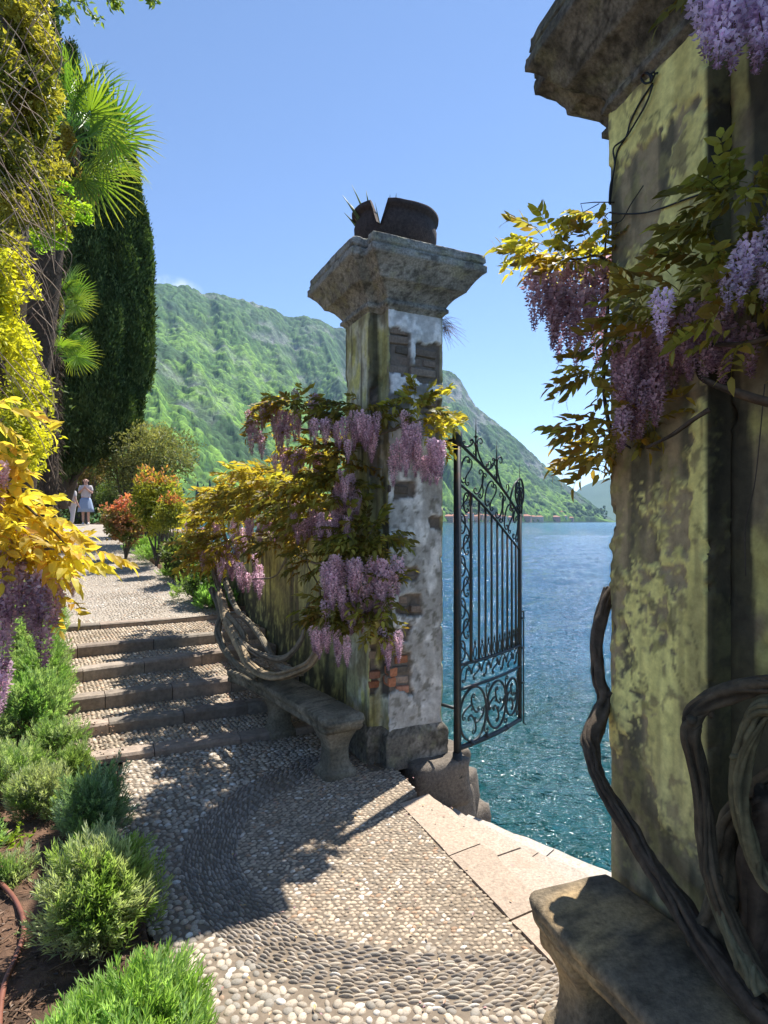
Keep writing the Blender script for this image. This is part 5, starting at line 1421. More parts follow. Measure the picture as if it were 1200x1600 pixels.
vr.stem([pp(1225, 1095, 1.33), pp(1190, 1110, 1.38), pp(1172, 1150, 1.4), pp(1160, 1200, 1.42), pp(1160, 1260, 1.42), pp(1172, 1320, 1.42), pp(1195, 1370, 1.4), pp(1230, 1410, 1.36)], [.019, .019, .018, .018, .017], (.12, .105, .055), 20, .75, n=14)
vr.stem([pp(1095, 1480, 1.6), pp(1128, 1400, 1.57), pp(1130, 1330, 1.56), pp(1150, 1270, 1.55), pp(1185, 1230, 1.5), pp(1215, 1200, 1.45)], [.03, .028, .022, .018], (.10, .08, .05), 18, .75, n=14)
vr.stem([pp(1112, 1380, 1.5), pp(1150, 1480, 1.44), pp(1190, 1545, 1.4)], [.018, .02, .022], (.13, .12, .07), 9, .4)
vr.stem([pp(1200, 1240, 1.42), pp(1180, 1330, 1.5), pp(1185, 1450, 1.52), pp(1215, 1540, 1.5)], [.03, .04, .045], db, 10, .4)
vr.stem([pp(1010, 700, 1.80), pp(1050, 680, 1.74), pp(1085, 655, 1.68), pp(1110, 640, 1.65)], [.004, .006, .007], db, 6, name="branch")
vr.stem([pp(1060, 548, 1.68), pp(1085, 560, 1.64), pp(1095, 590, 1.63), pp(1125, 605, 1.58), pp(1160, 615, 1.54), pp(1210, 630, 1.48)], [.006, .008, .009, .010], db, 7, name="branch")
vr.stem([pp(1060, 548, 1.68), pp(1100, 540, 1.62), pp(1160, 538, 1.54), pp(1210, 525, 1.48)], [.004, .006, .008], db, 6, name="branch")
vr.stem([pp(958, 420, 2.1), pp(935, 400, 2.2), pp(900, 405, 2.22), pp(860, 400, 2.25)], [.007, .005, .002], db, 6, name="branch")
vr.stem([pp(958, 690, 2.0), pp(945, 620, 2.1), pp(945, 540, 2.15), pp(950, 470, 2.15), pp(945, 420, 2.2), pp(948, 350, 2.25)], [.008, .007, .005, .003], db, 6, name="branch")
vr.stem([pp(985, 700, 1.86), pp(950, 680, 1.98), pp(920, 690, 2.0)], [.004, .003, .001], db, 5, name="branch")
vr.finish(300)
fr = thing("thin_tendril", "thin bare tendril trailing down the right-hand edge of the near pillar", "plant", pp(1170, 600, 1.56))
m = MB(); m.addmany(tube(catmull([pp(1195, 600, 1.5), pp(1180, 750, 1.56), pp(1165, 820, 1.6), pp(1165, 900, 1.6)], 8), .0015, 4), (.06, .05, .04)); obj("stem", m, M_vine, fr)

# ---- golden leaves close to the camera on the left
vl = Vine(thing("wisteria_branch", "golden backlit wisteria branch with purple flowers reaching in from the left edge", "climbing plant", pp(-60, 800, 1.6)))
def gold(px, py, n, Y=1.45, sp=(.04, .06, .025), sc_=.46, out=(1, -.1, -.4)):
    vl.leaves(pp(px, py, Y), sp, n, ['gold'], out, .35, sc_)
for a, b, n in ((-30, 640, 4), (-45, 690, 4), (-35, 735, 5), (-25, 765, 5), (-50, 770, 5), (0, 795, 6), (-30, 800, 5), (25, 812, 6), (0, 828, 6), (48, 832, 6), (68, 850, 5), (30, 850, 6), (5, 862, 5), (-25, 855, 5), (55, 868, 4)):
    gold(a, b, n)
for a, b, n in () and ((5, 640, 3), (-30, 625, 3), (-10, 715, 5), (10, 735, 4), (20, 760, 6), (40, 775, 5), (0, 780, 6), (45, 805, 6), (30, 815, 6), (-20, 820, 5), (72, 842, 5), (45, 850, 6), (20, 850, 5), (92, 872, 4), (-10, 860, 4), (60, 872, 4)): gold(a, b, n)
gold(25, 880, 4, out=(.5, -.2, -.8)); gold(120, 862, 2, sc_=.4, out=(.6, 0, -.9)); gold(85, 930, 2, sc_=.34, out=(.5, 0, -.9))
for q_, kk, s_ in (((-2, 715), 'lilac', .45), ((8, 725), 'lilac', .4), ((2, 850), 'dusk', .7), ((15, 865), 'lilac', .75), ((-5, 900), 'lilac', .75), ((8, 930), 'deep', .7), ((60, 905), 'dusk', .62), ((72, 912), 'deep', .72), ((50, 915), 'dusk', .62), ((88, 905), 'dusk', .55), ((62, 940), 'deep', .55), ((30, 830), 'lilac', .5), ((18, 838), 'lilac', .5), ((-4, 1035), 'lilac', .5), ((8, 1050), 'lilac', .4), ((75, 885), 'pale', .5), ((122, 902), 'dusk', .25), ((40, 895), 'dusk', .6)):
    vl.racemes([pp(q_[0], q_[1], 1.42)], kk, .008, s_)
vl.stem([pp(-60, 560, 3.85), pp(-110, 540, 3.0), pp(-140, 600, 2.2), pp(-120, 700, 1.6), pp(-40, 735, 1.5), pp(20, 775, 1.46), pp(80, 825, 1.45), pp(120, 868, 1.45)], [.014, .011, .009, .007, .005, .003, .0015], (.16, .12, .07), 6, name="branch")
vl.stem([pp(-140, 600, 2.2), pp(-150, 720, 1.9), pp(-120, 800, 1.6), pp(-30, 830, 1.5), pp(30, 850, 1.46), pp(80, 885, 1.45)], [.006, .004, .002], (.16, .12, .07), 6, name="branch")
vl.stem([pp(-140, 600, 2.2), pp(-120, 640, 1.6), pp(-40, 635, 1.5), pp(20, 640, 1.46)], [.004, .003, .001], (.16, .12, .07), 6, name="branch")
vl.finish(300)

# ================================================================== lavender and rosemary bushes
M_herb = leaf_mat("herb_leaf", (1.5, 1.6, .7), .48, rough=.6, vary=.1)
def herb(name, label, x, y, r, h, ns, leafL=.045, leafW=.0055, ca=(.20, .30, .09), cb=(.32, .38, .26), z=None, shade=0, group="lavender bushes round the steps"):
    z = float(ground_z(x, y)) if z is None else z
    t = thing(name, label, "bush", (x, y, z), group)
    ns = int(ns * 1.25); d = rand_unit(ns * 3); d = d[d[:, 2] > -.2][:ns]; ns = len(d)
    nz = fbm(d * 2.2 + x * 7, 5, 3); R = (.45 + 1.1 * nz) * RNG.uniform(.82, 1.1, ns)
    nl = 6; la = RNG.uniform(0, 2 * PI, nl); lr = RNG.uniform(.15, .55, nl) * r; lk = RNG.integers(0, nl, ns)
    cen = np.stack([x + lr * np.cos(la), y + lr * np.sin(la), z + h * RNG.uniform(.22, .46, nl)], 1); sz = RNG.uniform(.55, .85, nl)
    tip = cen[lk] + d * np.array([r, r, h * .66]) * (R * sz[lk])[:, None]
    ok_ = tip[:, 2] > z - .02; tip = tip[ok_]; d = d[ok_]; ns = len(tip)
    dirv = d * [1, 1, .8] + [0, 0, .8] + RNG.normal(0, .30, (ns, 3)); dirv /= np.linalg.norm(dirv, axis=1)[:, None]
    K = 15; u = np.linspace(0, 1, K)[None, :, None]
    sl = .085 * (leafL / .045)
    base = tip[:, None] - dirv[:, None] * (sl * (1 - u)) * 1.0
    az = RNG.uniform(0, 2 * PI, (ns, 1)) + np.arange(K)[None] * 2.4
    s1 = np.cross(dirv, rand_unit(ns)); s1 /= np.linalg.norm(s1, axis=1)[:, None]; s2 = np.cross(dirv, s1)
    lat = np.cos(az)[..., None] * s1[:, None] + np.sin(az)[..., None] * s2[:, None]
    ld = dirv[:, None] * (.75 + .9 * u) + lat * (1 - .55 * u)
    tone = sstep(.35, .65, fbm(tip * 9, 6, 3))[:, None]
    c = lerp(ca, cb, tone[:, 0])[:, None] * 1.25 * (.65 + .5 * u) * RNG.uniform(.8, 1.2, (ns, K, 1))
    m = MB(); blades(m, base.reshape(-1, 3), ld.reshape(-1, 3), RNG.uniform(.7, 1.15, ns * K) * leafL * np.tile(1 - .35 * u[0, :, 0], ns), leafW * RNG.uniform(.8, 1.2, ns * K), c.reshape(-1, 3), .18)
    obj("foliage", m, M_herb, t, kind='stuff', smooth=False)
    m = MB()
    for k in range(16):
        a = RNG.uniform(0, 2 * PI); q = RNG.uniform(.3, .85)
        pts = [np.array([x + .03 * math.cos(a), y + .03 * math.sin(a), z - .01]), np.array([x + r * q * .6 * math.cos(a), y + r * q * .6 * math.sin(a), z + h * .12]), np.array([x + r * q * math.cos(a + .3), y + r * q * math.sin(a + .3), z + h * .5])]
        m.addmany(tube(catmull(pts, 4), [.006, .004, .002], 4, cap=False), tint(1, (.20, .13, .09), (.12, .09, .065))[0])
    obj("woody_stems", m, M_vine, t, kind='stuff')
    return t
fresh, silver = (.17, .27, .07), (.34, .38, .25)
herb("lavender_bush", "full bright lavender bush between the bare soil and the pebbles, ", -1.05, 2.36, .235, .46, 820, .052, .0065, fresh, silver)
tagfix = bpy.context.scene.objects["lavender_bush"]; tagfix['label'] = "large bright green lavender bush on the soil edge right beside the pebble mosaic"
herb("lavender_bush", "lavender bush cut by the bottom edge of the picture, lowest in the bed", -.76, 1.80, .27, .26, 760, .056, .0068, fresh, (.27, .38, .16))
herb("lavender_bush", "half-shaded dark lavender bush at the left end of the lowest garden step", -1.47, 3.08, .19, .46, 480, .045, .0055, (.14, .22, .10), (.26, .34, .25))
herb("lavender_bush", "small silvery lavender bush on bare soil left of the half-shaded bush", -1.86, 3.30, .17, .32, 340, .042, .0055, (.18, .27, .09), silver)
herb("lavender_bush", "small new lavender sprig on the soil near the hose", -1.62, 2.72, .10, .16, 120, .035, .005, (.15, .24, .08), silver)
herb("lavender_bush", "thin lavender clump at the left edge just above the hose", -1.98, 2.98, .14, .20, 160, .038, .005, (.15, .24, .08), (.26, .34, .2))
herb("lavender_bush", "sprawling low lavender at the left edge above the patch of bare soil", -2.15, 3.55, .24, .36, 380, .042, .0055, (.18, .27, .09), silver)
for i, (x, y, r, h, lb) in enumerate([(-2.43, 4.22, .24, .50, "rounded lavender bush beside the two lowest garden steps"), (-2.62, 4.72, .25, .52, "lavender bush beside the middle garden steps, behind the rounded one"), (-2.95, 4.45, .30, .55, "wide lavender bush at the left edge of the picture level with the lowest steps"), (-2.98, 5.15, .26, .52, "lavender bush beside the fourth garden step"), (-3.35, 5.0, .3, .55, "lavender bush behind the hanging purple flowers at the left edge"), (-3.25, 5.75, .26, .55, "lavender bush beside the fifth garden step, under the golden leaves"), (-3.65, 6.3, .28, .62, "tall lavender bush at the top left end of the garden steps"), (-3.8, 5.6, .3, .6, "lavender bush at the left edge beneath the golden wisteria leaves")]):
    herb("lavender_bush", lb, x, y, r, h, 460, .05, .007, (.16, .25, .075), (.27, .33, .18))
for i, (px, py, r, h, lb) in enumerate([(322, 948, .24, .32, "pale lavender tuft at the right end of the top garden step"), (298, 936, .30, .40, "round lavender tuft just behind the top step on the right side of the gravel path"), (266, 903, .30, .34, "small lavender tuft in the gravel path's right border below the dark shrub"), (238, 878, .42, .46, "wide lavender tuft in the middle of the gravel path's right border"), (190, 838, .40, .75, "green shrub under the coral-red azalea beside the gravel path"), (216, 862, .35, .42, "low green shrub below the orange-tipped bush beside the gravel path")]):
    Yq = (EYE - .49 + .448) / ((py - HY) / F + .064); q = np.array([(px - 600) / F * Yq, Yq, 0])
    herb("lavender_bush", lb, q[0] + .1, q[1], r, h, 300, .055, .010, (.16, .28, .06), (.26, .37, .15), group="lavender tufts along the gravel path")

for x, y, r, h, lb in [(-1.86, 3.72, .15, .28, "lavender clump wedged between the silvery bush and the lowest step"), (-2.12, 3.95, .2, .34, "loose lavender clump just below the rounded bush at the step end"), (-1.30, 2.72, .13, .30, "slim lavender between the large bright bush and the half-shaded one"), (-2.62, 3.95, .26, .4, "grey-green lavender at the left edge under the violet flower tails"), (-2.48, 4.55, .13, .30, "narrow lavender spilling over the end of the second step"), (-3.02, 5.45, .14, .34, "narrow lavender spilling over the end of the fifth step")]:
    herb("lavender_bush", lb, x, y, r, h, 260, .045, .006, (.15, .23, .08), (.30, .36, .23))
# weeds and dead twigs on the soil
wd = thing("weed", "small bright yellow-green weed on the soil at the left edge", "plant", G(10, 1330))
m = MB(); q = G(12, 1325); n = 60; blades(m, q + RNG.normal(0, .05, (n, 3)) * [1, 1, .3] + [0, 0, .03], rand_unit(n) * [1, 1, .4] + [0, 0, .5], .045, .02, tint(n, (.26, .36, .05), (.18, .28, .04)), .3); obj("leaf_tuft", m, M_herb, wd, kind='stuff', smooth=False)
m = MB(); n = 1500; lq = np.array([G(RNG.uniform(-120, 260), RNG.uniform(1230, 1660)) for _ in range(n)]); lq = lq[~inpoly(lq[:, 0], lq[:, 1], landing_left + [(3, -1.5), (3, 6), (-1, 6)])]; n = len(lq)
blades(m, lq + [0, 0, .03], np.concatenate([rand_unit(n)[:, :2], RNG.uniform(-.1, .3, (n, 1))], 1), RNG.uniform(.012, .04, n), RNG.uniform(.005, .013, n), tint(n, (.24, .15, .09), (.09, .06, .04), .4), up=np.tile([[.1, .1, 1.]], (n, 1)))
obj("leaf_litter", m, M_litter, smooth=False, kind='stuff', label='dry brown leaf litter strewn over the bare soil at the left')
tw = thing("dry_twigs", "dead brown twigs lying on the soil around the large lavender bush", "twigs", G(120, 1540))
m = MB()
for k in range(70):
    q = G(RNG.uniform(-60, 330), RNG.uniform(1330, 1640)); 
    if inpoly(q[0], q[1], landing_left + [(3, -1.5), (3, 6), (-1, 6)]): continue
    a = RNG.uniform(0, PI); L = RNG.uniform(.05, .16); dv = np.array([math.cos(a), math.sin(a), .08]) * L
    m.addmany(tube(catmull([q + [0, 0, .02], q + dv * .5 + [0, .01, .03], q + dv + [0, 0, .02]], 3), [.003, .0015], 4, cap=False), tint(1, (.22, .13, .08), (.11, .075, .05))[0])
obj("twigs", m, M_vine, tw, kind='stuff')
hs = thing("irrigation_hose", "reddish-brown thin hose curving over the bare soil at the lower left", "hose", G(30, 1480))
M_hose = surf("hose_rubber", .5, col=(.19, .075, .05), nscale=40, namp=.2, bscale=50, bstr=.1, bdist=.001, spec=.4)
m = MB(); hp = [G(px, py) + [0, 0, .045] for px, py in ((-90, 1340), (-30, 1375), (10, 1405), (32, 1440), (37, 1475), (25, 1515), (8, 1555), (0, 1600), (-5, 1660), (-30, 1720))]; m.addmany(tube(catmull(hp, 8), .0095, 8), (1, 1, 1)); obj("hose", m, M_hose, hs)

# ================================================================== palms
M_frond = leaf_mat("palm_frond", (1.3, 1.5, .5), .35, rough=.45, vary=.12, spec=.5)
M_fibre = surf("palm_fibre", .95, nscale=30, namp=.5, bscale=60, bstr=1.0, bdist=.02)
def frond_mesh(col, tipc, seed, span=2.45, R=.46, pet=.48, nseg=30):
    r_ = np.random.default_rng(seed); m = MB()
    pts = np.array([(pet * t, 0, -.10 * t * t * pet) for t in np.linspace(0, 1, 5)]); m.addmany(tube(pts, [.008, .006], 4, cap=False), np.array(col) * 1.1)
    hub = pts[-1]
    for k in range(nseg):
        a = -span + 2 * span * (k + .5) / nseg + r_.normal(0, .015); L = R * (1 - .28 * (abs(a) / span) ** 2) * r_.uniform(.93, 1.05)
        d = np.array([math.cos(a), math.sin(a), -.05 + .25 * abs(math.sin(a))]); s = np.array([-math.sin(a), math.cos(a), 0]); w = .62 * span / nseg * L
        cp = []
        for j, t in enumerate((0.04, .45, .78, 1.0)):
            ww = [.25, 1.0, .62, .02][j] * w * .5; dz = -L * .22 * t ** 3 * r_.uniform(.6, 1.6)
            c = hub + d * L * t + np.array([0, 0, dz]); cp += [c - s * ww + [0, 0, ww * .5], c - [0, 0, ww * .35], c + s * ww + [0, 0, ww * .5]]
        v = np.array(cp); f = []
        for j in range(3):
            b = j * 3; f += [(b, b + 1, b + 4, b + 3), (b + 1, b + 2, b + 5, b + 4)]
        cc = np.repeat(lerp(col, tipc, np.array([0, .1, .45, 1])), 3, 0) * r_.uniform(.85, 1.15)
        m.add(v, f, cc)
    return m.mesh("frond", M_frond, smooth=False)
FG = [frond_mesh((.12, .22, .04), (.26, .32, .06), i) for i in range(3)] + [frond_mesh((.22, .30, .045), (.50, .42, .07), 9)]
FD = frond_mesh((.30, .19, .06), (.38, .26, .10), 12)
def palm(label, px, py, Y, sc_, fronds, base_px, trunk_r, infl=0):
    c = pp(px, py, Y); b = np.array([(base_px - 600) / F * Y, Y, float(ground_z((base_px - 600) / F * Y, Y))])
    t = thing("fan_palm", label, "palm tree", b, "fan palms by the tall cypress")
    m = MB(); pa = catmull([b - [0, 0, .1], b * .6 + c * .4 + [.03, 0, 0], b * .2 + c * .8, c], 14)
    v, f = tube(pa, [trunk_r * .9, trunk_r, trunk_r * 1.05, trunk_r * 1.2], 14, .45, 5); m.addmany((v, f), lerp((.12, .085, .055), (.05, .035, .025), fbm(v * [14, 14, 25], 3, 4)))
    # fibre tufts
    n = 1500; k = RNG.integers(0, len(pa), n); d = rand_unit(n) * [1, 1, .2]; d /= np.linalg.norm(d, axis=1)[:, None]
    blades(m, pa[k] + d * trunk_r * .9 + RNG.normal(0, .02, (n, 3)), d + [0, 0, -1.2], RNG.uniform(.06, .16, n), .012, tint(n, (.16, .115, .075), (.07, .05, .035)), .1)
    obj("trunk", m, M_fibre, t)
    for dv, roll, kk, s_ in fronds:
        inst("frond", FD if kk == 4 else FG[kk], t, c, frame_to(dv, roll), sc_ * s_)
    for k in range(infl):
        m = MB(); a = RNG.uniform(-.6, .9); p0 = c + np.array([math.cos(a) * .06, -.2, .02]); L = RNG.uniform(.25, .5)
        pts = catmull([c, p0 + [math.cos(a) * .14, -.1, .04], p0 + [math.cos(a) * .22, -.15, -L * .5], p0 + [math.cos(a) * .24, -.15, -L]], 5); m.addmany(tube(pts, [.006, .012, .02, .008], 5), (.42, .30, .05))
        i_ = RNG.integers(8, len(pts), 260); blades(m, pts[i_] + RNG.normal(0, .018, (260, 3)), rand_unit(260), .035, .018, tint(260, (.50, .36, .05), (.34, .24, .04))); obj("flower_strand", m, M_frond, t, smooth=False)
    return t
def rnd_fronds(n, el0, el1, kinds, s0=.85, s1=1.1):
    out = []
    for k in range(n):
        a = 2.399 * k + RNG.uniform(-.3, .3); e = RNG.uniform(el0, el1)
        out.append(((math.cos(a) * math.cos(e), math.sin(a) * math.cos(e), math.sin(e)), RNG.uniform(-1.3, 1.3), kinds[int(RNG.integers(len(kinds)))], RNG.uniform(s0, s1)))
    return out
palm("tallest fan palm, its fans spread against the sky in front of the dark cypress", 98, 226, 7.0, 1.08,
     rnd_fronds(16, -.5, 1.1, [0, 1, 2, 3], .9, 1.1) + [((.55, -.1, .85), 1.3, 1, 1.1), ((.97, -.15, .02), 1.3, 3, 1.15), ((.75, -.2, -.78), 1.25, 3, 1.15), ((.90, .1, .35), -1.25, 0, 1.1), ((.5, -.3, -.9), 1.2, 1, 1.0), ((.2, -.3, .9), 1.2, 2, 1.0), ((.6, -.5, -.1), 1.0, 2, 1.0)] + rnd_fronds(5, -1.3, -.9, [4], .7, .8), 5, .15, 4)
palm("small fan palm with yellowing lower fan, the middle one in height of the three", 84, 474, 9.0, .72, rnd_fronds(9, .0, 1.1, [0, 1, 2]) + [((.9, -.3, -.12), 1.3, 3, 1.1), ((.6, -.3, .6), 1.3, 1, 1.1), ((-.3, -.3, .8), -1.2, 2, 1.0), ((.1, -.3, .9), 1.3, 1, 1.0)], 66, .10, 1)
palm("lowest fan palm, with a slim dark trunk in front of the cypress base", 82, 556, 8.6, .72, rnd_fronds(9, .1, 1.1, [1, 2, 3]) + [((.95, -.25, -.05), 1.3, 3, 1.1), ((.35, -.3, .8), 1.3, 1, 1.1), ((.8, -.2, .4), 1.2, 2, 1.0)], 74, .085, 0)

# ================================================================== trees
M_crown = leaf_mat("cypress_foliage", (1.2, 1.5, .6), .15, rough=.75, spec=.15)
M_leafy = leaf_mat("shrub_foliage", (1.6, 1.6, .7), .42, rough=.5, spec=.35)
def cypress_tree():
    Y = 15.5; k_ = Y / F
    def q(px, py, dy=0): return pp(px, py, Y + dy)
    b = q(100, 770); b[2] = float(ground_z(b[0], Y))
    t = thing("cypress_tree", "huge dark old cypress with upright bundled lobes, behind the three palms", "tree", b)
    m = MB()
    for (a, c_, r0, r1) in [((92, 775, 0), (100, 690, 0), .22, .14), ((100, 770, .2), (128, 690, .1), .16, .08), ((96, 760, -.2), (75, 680, -.1), .14, .08), ((100, 750, 0), (160, 700, .2), .08, .03), ((100, 750, 0), (120, 640, .2), .14, .08)]:
        p0, p1 = q(*a), q(*c_); mid = (p0 + p1) / 2 + [0.06, 0, -.05]; m.addmany(tube(catmull([p0 - [0, 0, .3], mid, p1, p1 + (p1 - mid)], 6), [r0, (r0 + r1) / 2, r1, r1 * .6], 9, .3), (.13, .10, .075))
    obj("trunk", m, M_bark, t)
    lob = []
    # px, y bottom, y top, radius px, depth offset
    for px, yb, yt, r, dy in [(205, 620, 250, 22, -.3), (217, 600, 325, 20, -.1), (188, 680, 200, 24, -.5), (172, 660, 165, 24, .2), (160, 700, 240, 24, -.8), (138, 700, 185, 26, -.9), (118, 720, 180, 26, -.8), (96, 700, 140, 28, -.6), (146, 660, 150, 28, .4), (104, 690, 60, 30, .3), (76, 700, -60, 30, 0), (60, 690, 20, 28, -.5), (215, 620, 420, 14, .3), (198, 560, 300, 20, .5), (176, 700, 420, 20, -1.0), (150, 715, 480, 20, -1.1), (126, 725, 500, 20, -1.15), (205, 480, 350, 16, -.6), (220, 560, 380, 16, 0), (84, 720, 430, 22, -1.0), (195, 640, 470, 16, -.9), (146, 560, 330, 20, -1.15), (170, 520, 280, 18, -.95), (110, 560, 330, 20, -1.2), (196, 705, 540, 17, -.4), (180, 722, 560, 17, -.7), (162, 735, 570, 18, -.9), (207, 690, 500, 14, .1), (135, 745, 600, 20, -.9)]:
        lob.append((px, yb, yt, r, dy))
    m = MB()
    for i, (px, yb, yt, r, dy) in enumerate(lob):
        z0, z1 = q(px, yb)[2], q(px, yt)[2]; H = z1 - z0; R = r * k_
        lean = (px - 110) * k_ * .10
        n = int(1500 * (R * H) * 6) + 300
        tt = RNG.random(n) ** .9; ph = RNG.uniform(0, 2 * PI, n)
        pr_ = np.sin(PI * np.clip(tt, 0, 1) ** .75) ** .55 * (1 - .25 * tt)
        q3 = np.stack([np.cos(ph) * 1.5 + i * 3, np.sin(ph) * 1.5, tt * H * 2.2], 1)
        rad = R * pr_ * (.48 + 1.15 * fbm(q3 * np.array([1.5, 1.5, 1.1]), 8, 5, gain=.7)) * np.where(RNG.random(n) < .13, 1.22, 1)
        cx = q(px, 0)[0] + lean * (tt - .5) + .05 * np.sin(tt * 9 + i); cy = Y + dy
        p = np.stack([cx + rad * np.cos(ph), cy + rad * np.sin(ph), z0 + tt * H], 1)
        d = np.stack([np.cos(ph) * .55, np.sin(ph) * .55, np.full(n, 1.0)], 1) + RNG.normal(0, .45, (n, 3))
        g = sstep(.35, .65, fbm(p * 1.6, 9, 3))
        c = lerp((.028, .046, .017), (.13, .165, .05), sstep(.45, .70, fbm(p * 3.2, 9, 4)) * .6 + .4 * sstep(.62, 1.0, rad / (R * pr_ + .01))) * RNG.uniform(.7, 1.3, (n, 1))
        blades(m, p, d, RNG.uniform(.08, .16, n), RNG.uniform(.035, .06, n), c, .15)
        nt = int(n / 60); tt3 = RNG.random(nt) ** .9; ph3 = RNG.uniform(0, 2 * PI, nt); pr3 = np.sin(PI * np.clip(tt3, .02, .98) ** .75) ** .55 * (1 - .25 * tt3)
        rd3 = R * pr3 * RNG.uniform(.85, 1.28, nt); tc = np.stack([q(px, 0)[0] + lean * (tt3 - .5) + .05 * np.sin(tt3 * 9 + i) + rd3 * np.cos(ph3), Y + dy + rd3 * np.sin(ph3), z0 + tt3 * H], 1)
        kk = 34; off = RNG.normal(0, 1, (nt, kk, 3)) * [.045, .045, .12]; tb = (tc[:, None] + off).reshape(-1, 3); ct_ = lerp((.035, .050, .018), (.20, .235, .075), RNG.random(nt) ** 1.5)
        blades(m, tb, np.tile(np.stack([np.cos(ph3) * .4, np.sin(ph3) * .4, np.ones(nt)], 1)[:, None], (1, kk, 1)).reshape(-1, 3) + RNG.normal(0, .3, (nt * kk, 3)), RNG.uniform(.06, .12, nt * kk), RNG.uniform(.025, .045, nt * kk), np.repeat(ct_, kk, 0) * RNG.uniform(.7, 1.3, (nt * kk, 1)), .15)
        # inner body so that no sky shows through a lobe
        tt2 = np.linspace(0, 1, 12); a2 = np.linspace(0, 2 * PI, 9)[:-1]; T2, A2 = np.meshgrid(tt2, a2, indexing='ij')
        pr2 = np.maximum(np.sin(PI * np.clip(T2, 0.001, .999) ** .75), 0) ** .55 * (1 - .25 * T2) * R * .80
        v = np.stack([q(px, 0)[0] + lean * (T2 - .5) + .05 * np.sin(T2 * 9 + i) + pr2 * np.cos(A2), Y + dy + pr2 * np.sin(A2), z0 + T2 * H], -1).reshape(-1, 3)
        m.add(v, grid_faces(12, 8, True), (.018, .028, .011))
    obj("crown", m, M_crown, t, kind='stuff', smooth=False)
cypress_tree()

def leafy(name, label, c, r, n, L, Wd, ca, cb, cat="shrub", base=None, nb=9, trunk_r=.05, clump=1.2, hole=.42, top=None, stems=True, group=None, dirup=.2, mat=None):
    c = np.asarray(c, float); r = np.asarray(r, float)
    b = np.array([c[0], c[1], float(ground_z(c[0], c[1]))]) if base is None else np.asarray(base, float)
    t = thing(name, label, cat, b, group)
    N = n * 3; d = rand_unit(N); rad = RNG.random(N) ** .42
    p = c + d * rad[:, None] * r * (.42 + 1.15 * fbm(d * 2.4 + c[0], 3, 3))[:, None]
    dens = fbm(p / np.mean(r) * 3.0 * clump + 5, 13, 3); p = p[dens > hole][:n]; n = len(p); d = d[dens > hole][:n] ; rad = rad[dens > hole][:n]
    dr = d * .6 + rand_unit(n) * .8 + [0, 0, dirup]
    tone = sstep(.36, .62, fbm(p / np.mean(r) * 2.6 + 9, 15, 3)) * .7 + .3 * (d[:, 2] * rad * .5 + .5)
    col = lerp(ca, cb, tone) * RNG.uniform(.75, 1.25, (n, 1))
    if top is not None: col = np.where(((d[:, 2] * rad > .45) & (RNG.random(n) < .55))[:, None], np.array(top) * RNG.uniform(.8, 1.2, (n, 1)), col)
    m = MB(); blades(m, p, dr, RNG.uniform(.7, 1.25, n) * L, RNG.uniform(.8, 1.2, n) * Wd, col, .25); obj("crown", m, mat or M_leafy, t, kind='stuff', smooth=False)
    if stems:
        m = MB()
        for k in range(nb):
            e = c + rand_unit(1)[0] * r * .7; e[2] = max(e[2], b[2] + .1 * r[2]); mid = b * .45 + e * .55 + RNG.normal(0, .08, 3) * r
            m.addmany(tube(catmull([b - [0, 0, .05], b * .8 + e * .2 + [0, 0, .05 * r[2]], mid, e], 5), [trunk_r, trunk_r * .7, trunk_r * .3, trunk_r * .12], 6, .2), tint(1, (.16, .13, .10), (.08, .065, .05))[0])
        obj("trunk", m, M_bark, t)
    return t
q = pp(226, 712, 15.5); leafy("grey_green_tree", "rounded small tree with pale olive leaves standing right of the cypress", q, (1.22, 1.1, .88), 12000, .085, .034, (.10, .125, .045), (.27, .29, .13), "tree", base=[pp(212, 0, 15.5)[0], 15.5, float(path_z(15.5))], trunk_r=.09, nb=14, hole=.40)
q = pp(246, 782, 11.5); leafy("nandina_shrub", "upright shrub with yellow-green leaves and orange young tips behind the azalea", q, (.44, .4, .60), 3600, .10, .035, (.12, .16, .03), (.40, .40, .06), base=[pp(245, 0, 11.5)[0], 11.5, float(path_z(11.5))], trunk_r=.03, clump=1.6, hole=.46, top=(.50, .24, .09))
q = pp(268, 800, 10.5); leafy("nandina_shrub", "smaller shrub with salmon-tipped leaves leaning against the parapet", q, (.24, .25, .30), 1200, .08, .03, (.14, .18, .03), (.34, .34, .06), trunk_r=.02, clump=1.6, hole=.46, top=(.52, .22, .10))
q = pp(196, 814, 12.5); leafy("azalea_bush", "coral-red flowering azalea at the right edge of the gravel path", q, (.46, .38, .44), 4200, .06, .05, (.14, .20, .06), (.42, .17, .12), trunk_r=.02, top=(.62, .20, .15), hole=.40)
q = pp(286, 866, 9.5); leafy("dark_shrub", "dark glossy shrub in the path border against the parapet", q, (.26, .5, .30), 2000, .07, .035, (.030, .05, .015), (.11, .16, .04), trunk_r=.02, hole=.38)
q = pp(318, 908, 7.9); leafy("dark_shrub", "shaded dark shrub under the wisteria where the parapet meets the wall", q, (.20, .35, .24), 1400, .055, .028, (.025, .04, .014), (.08, .12, .03), trunk_r=.02, hole=.38)
q = pp(176, 775, 24.5); leafy("background_shrub", "low dark green shrub behind the people, left of the olive-leaved tree", q, (.62, .6, .55), 2600, .09, .04, (.05, .08, .025), (.14, .19, .05), trunk_r=.03, hole=.38)
q = pp(218, 750, 18); leafy("background_shrub", "shrub under the crown of the olive-leaved tree", q, (.95, .6, .75), 3400, .09, .04, (.04, .06, .02), (.14, .17, .06), trunk_r=.03, hole=.38)
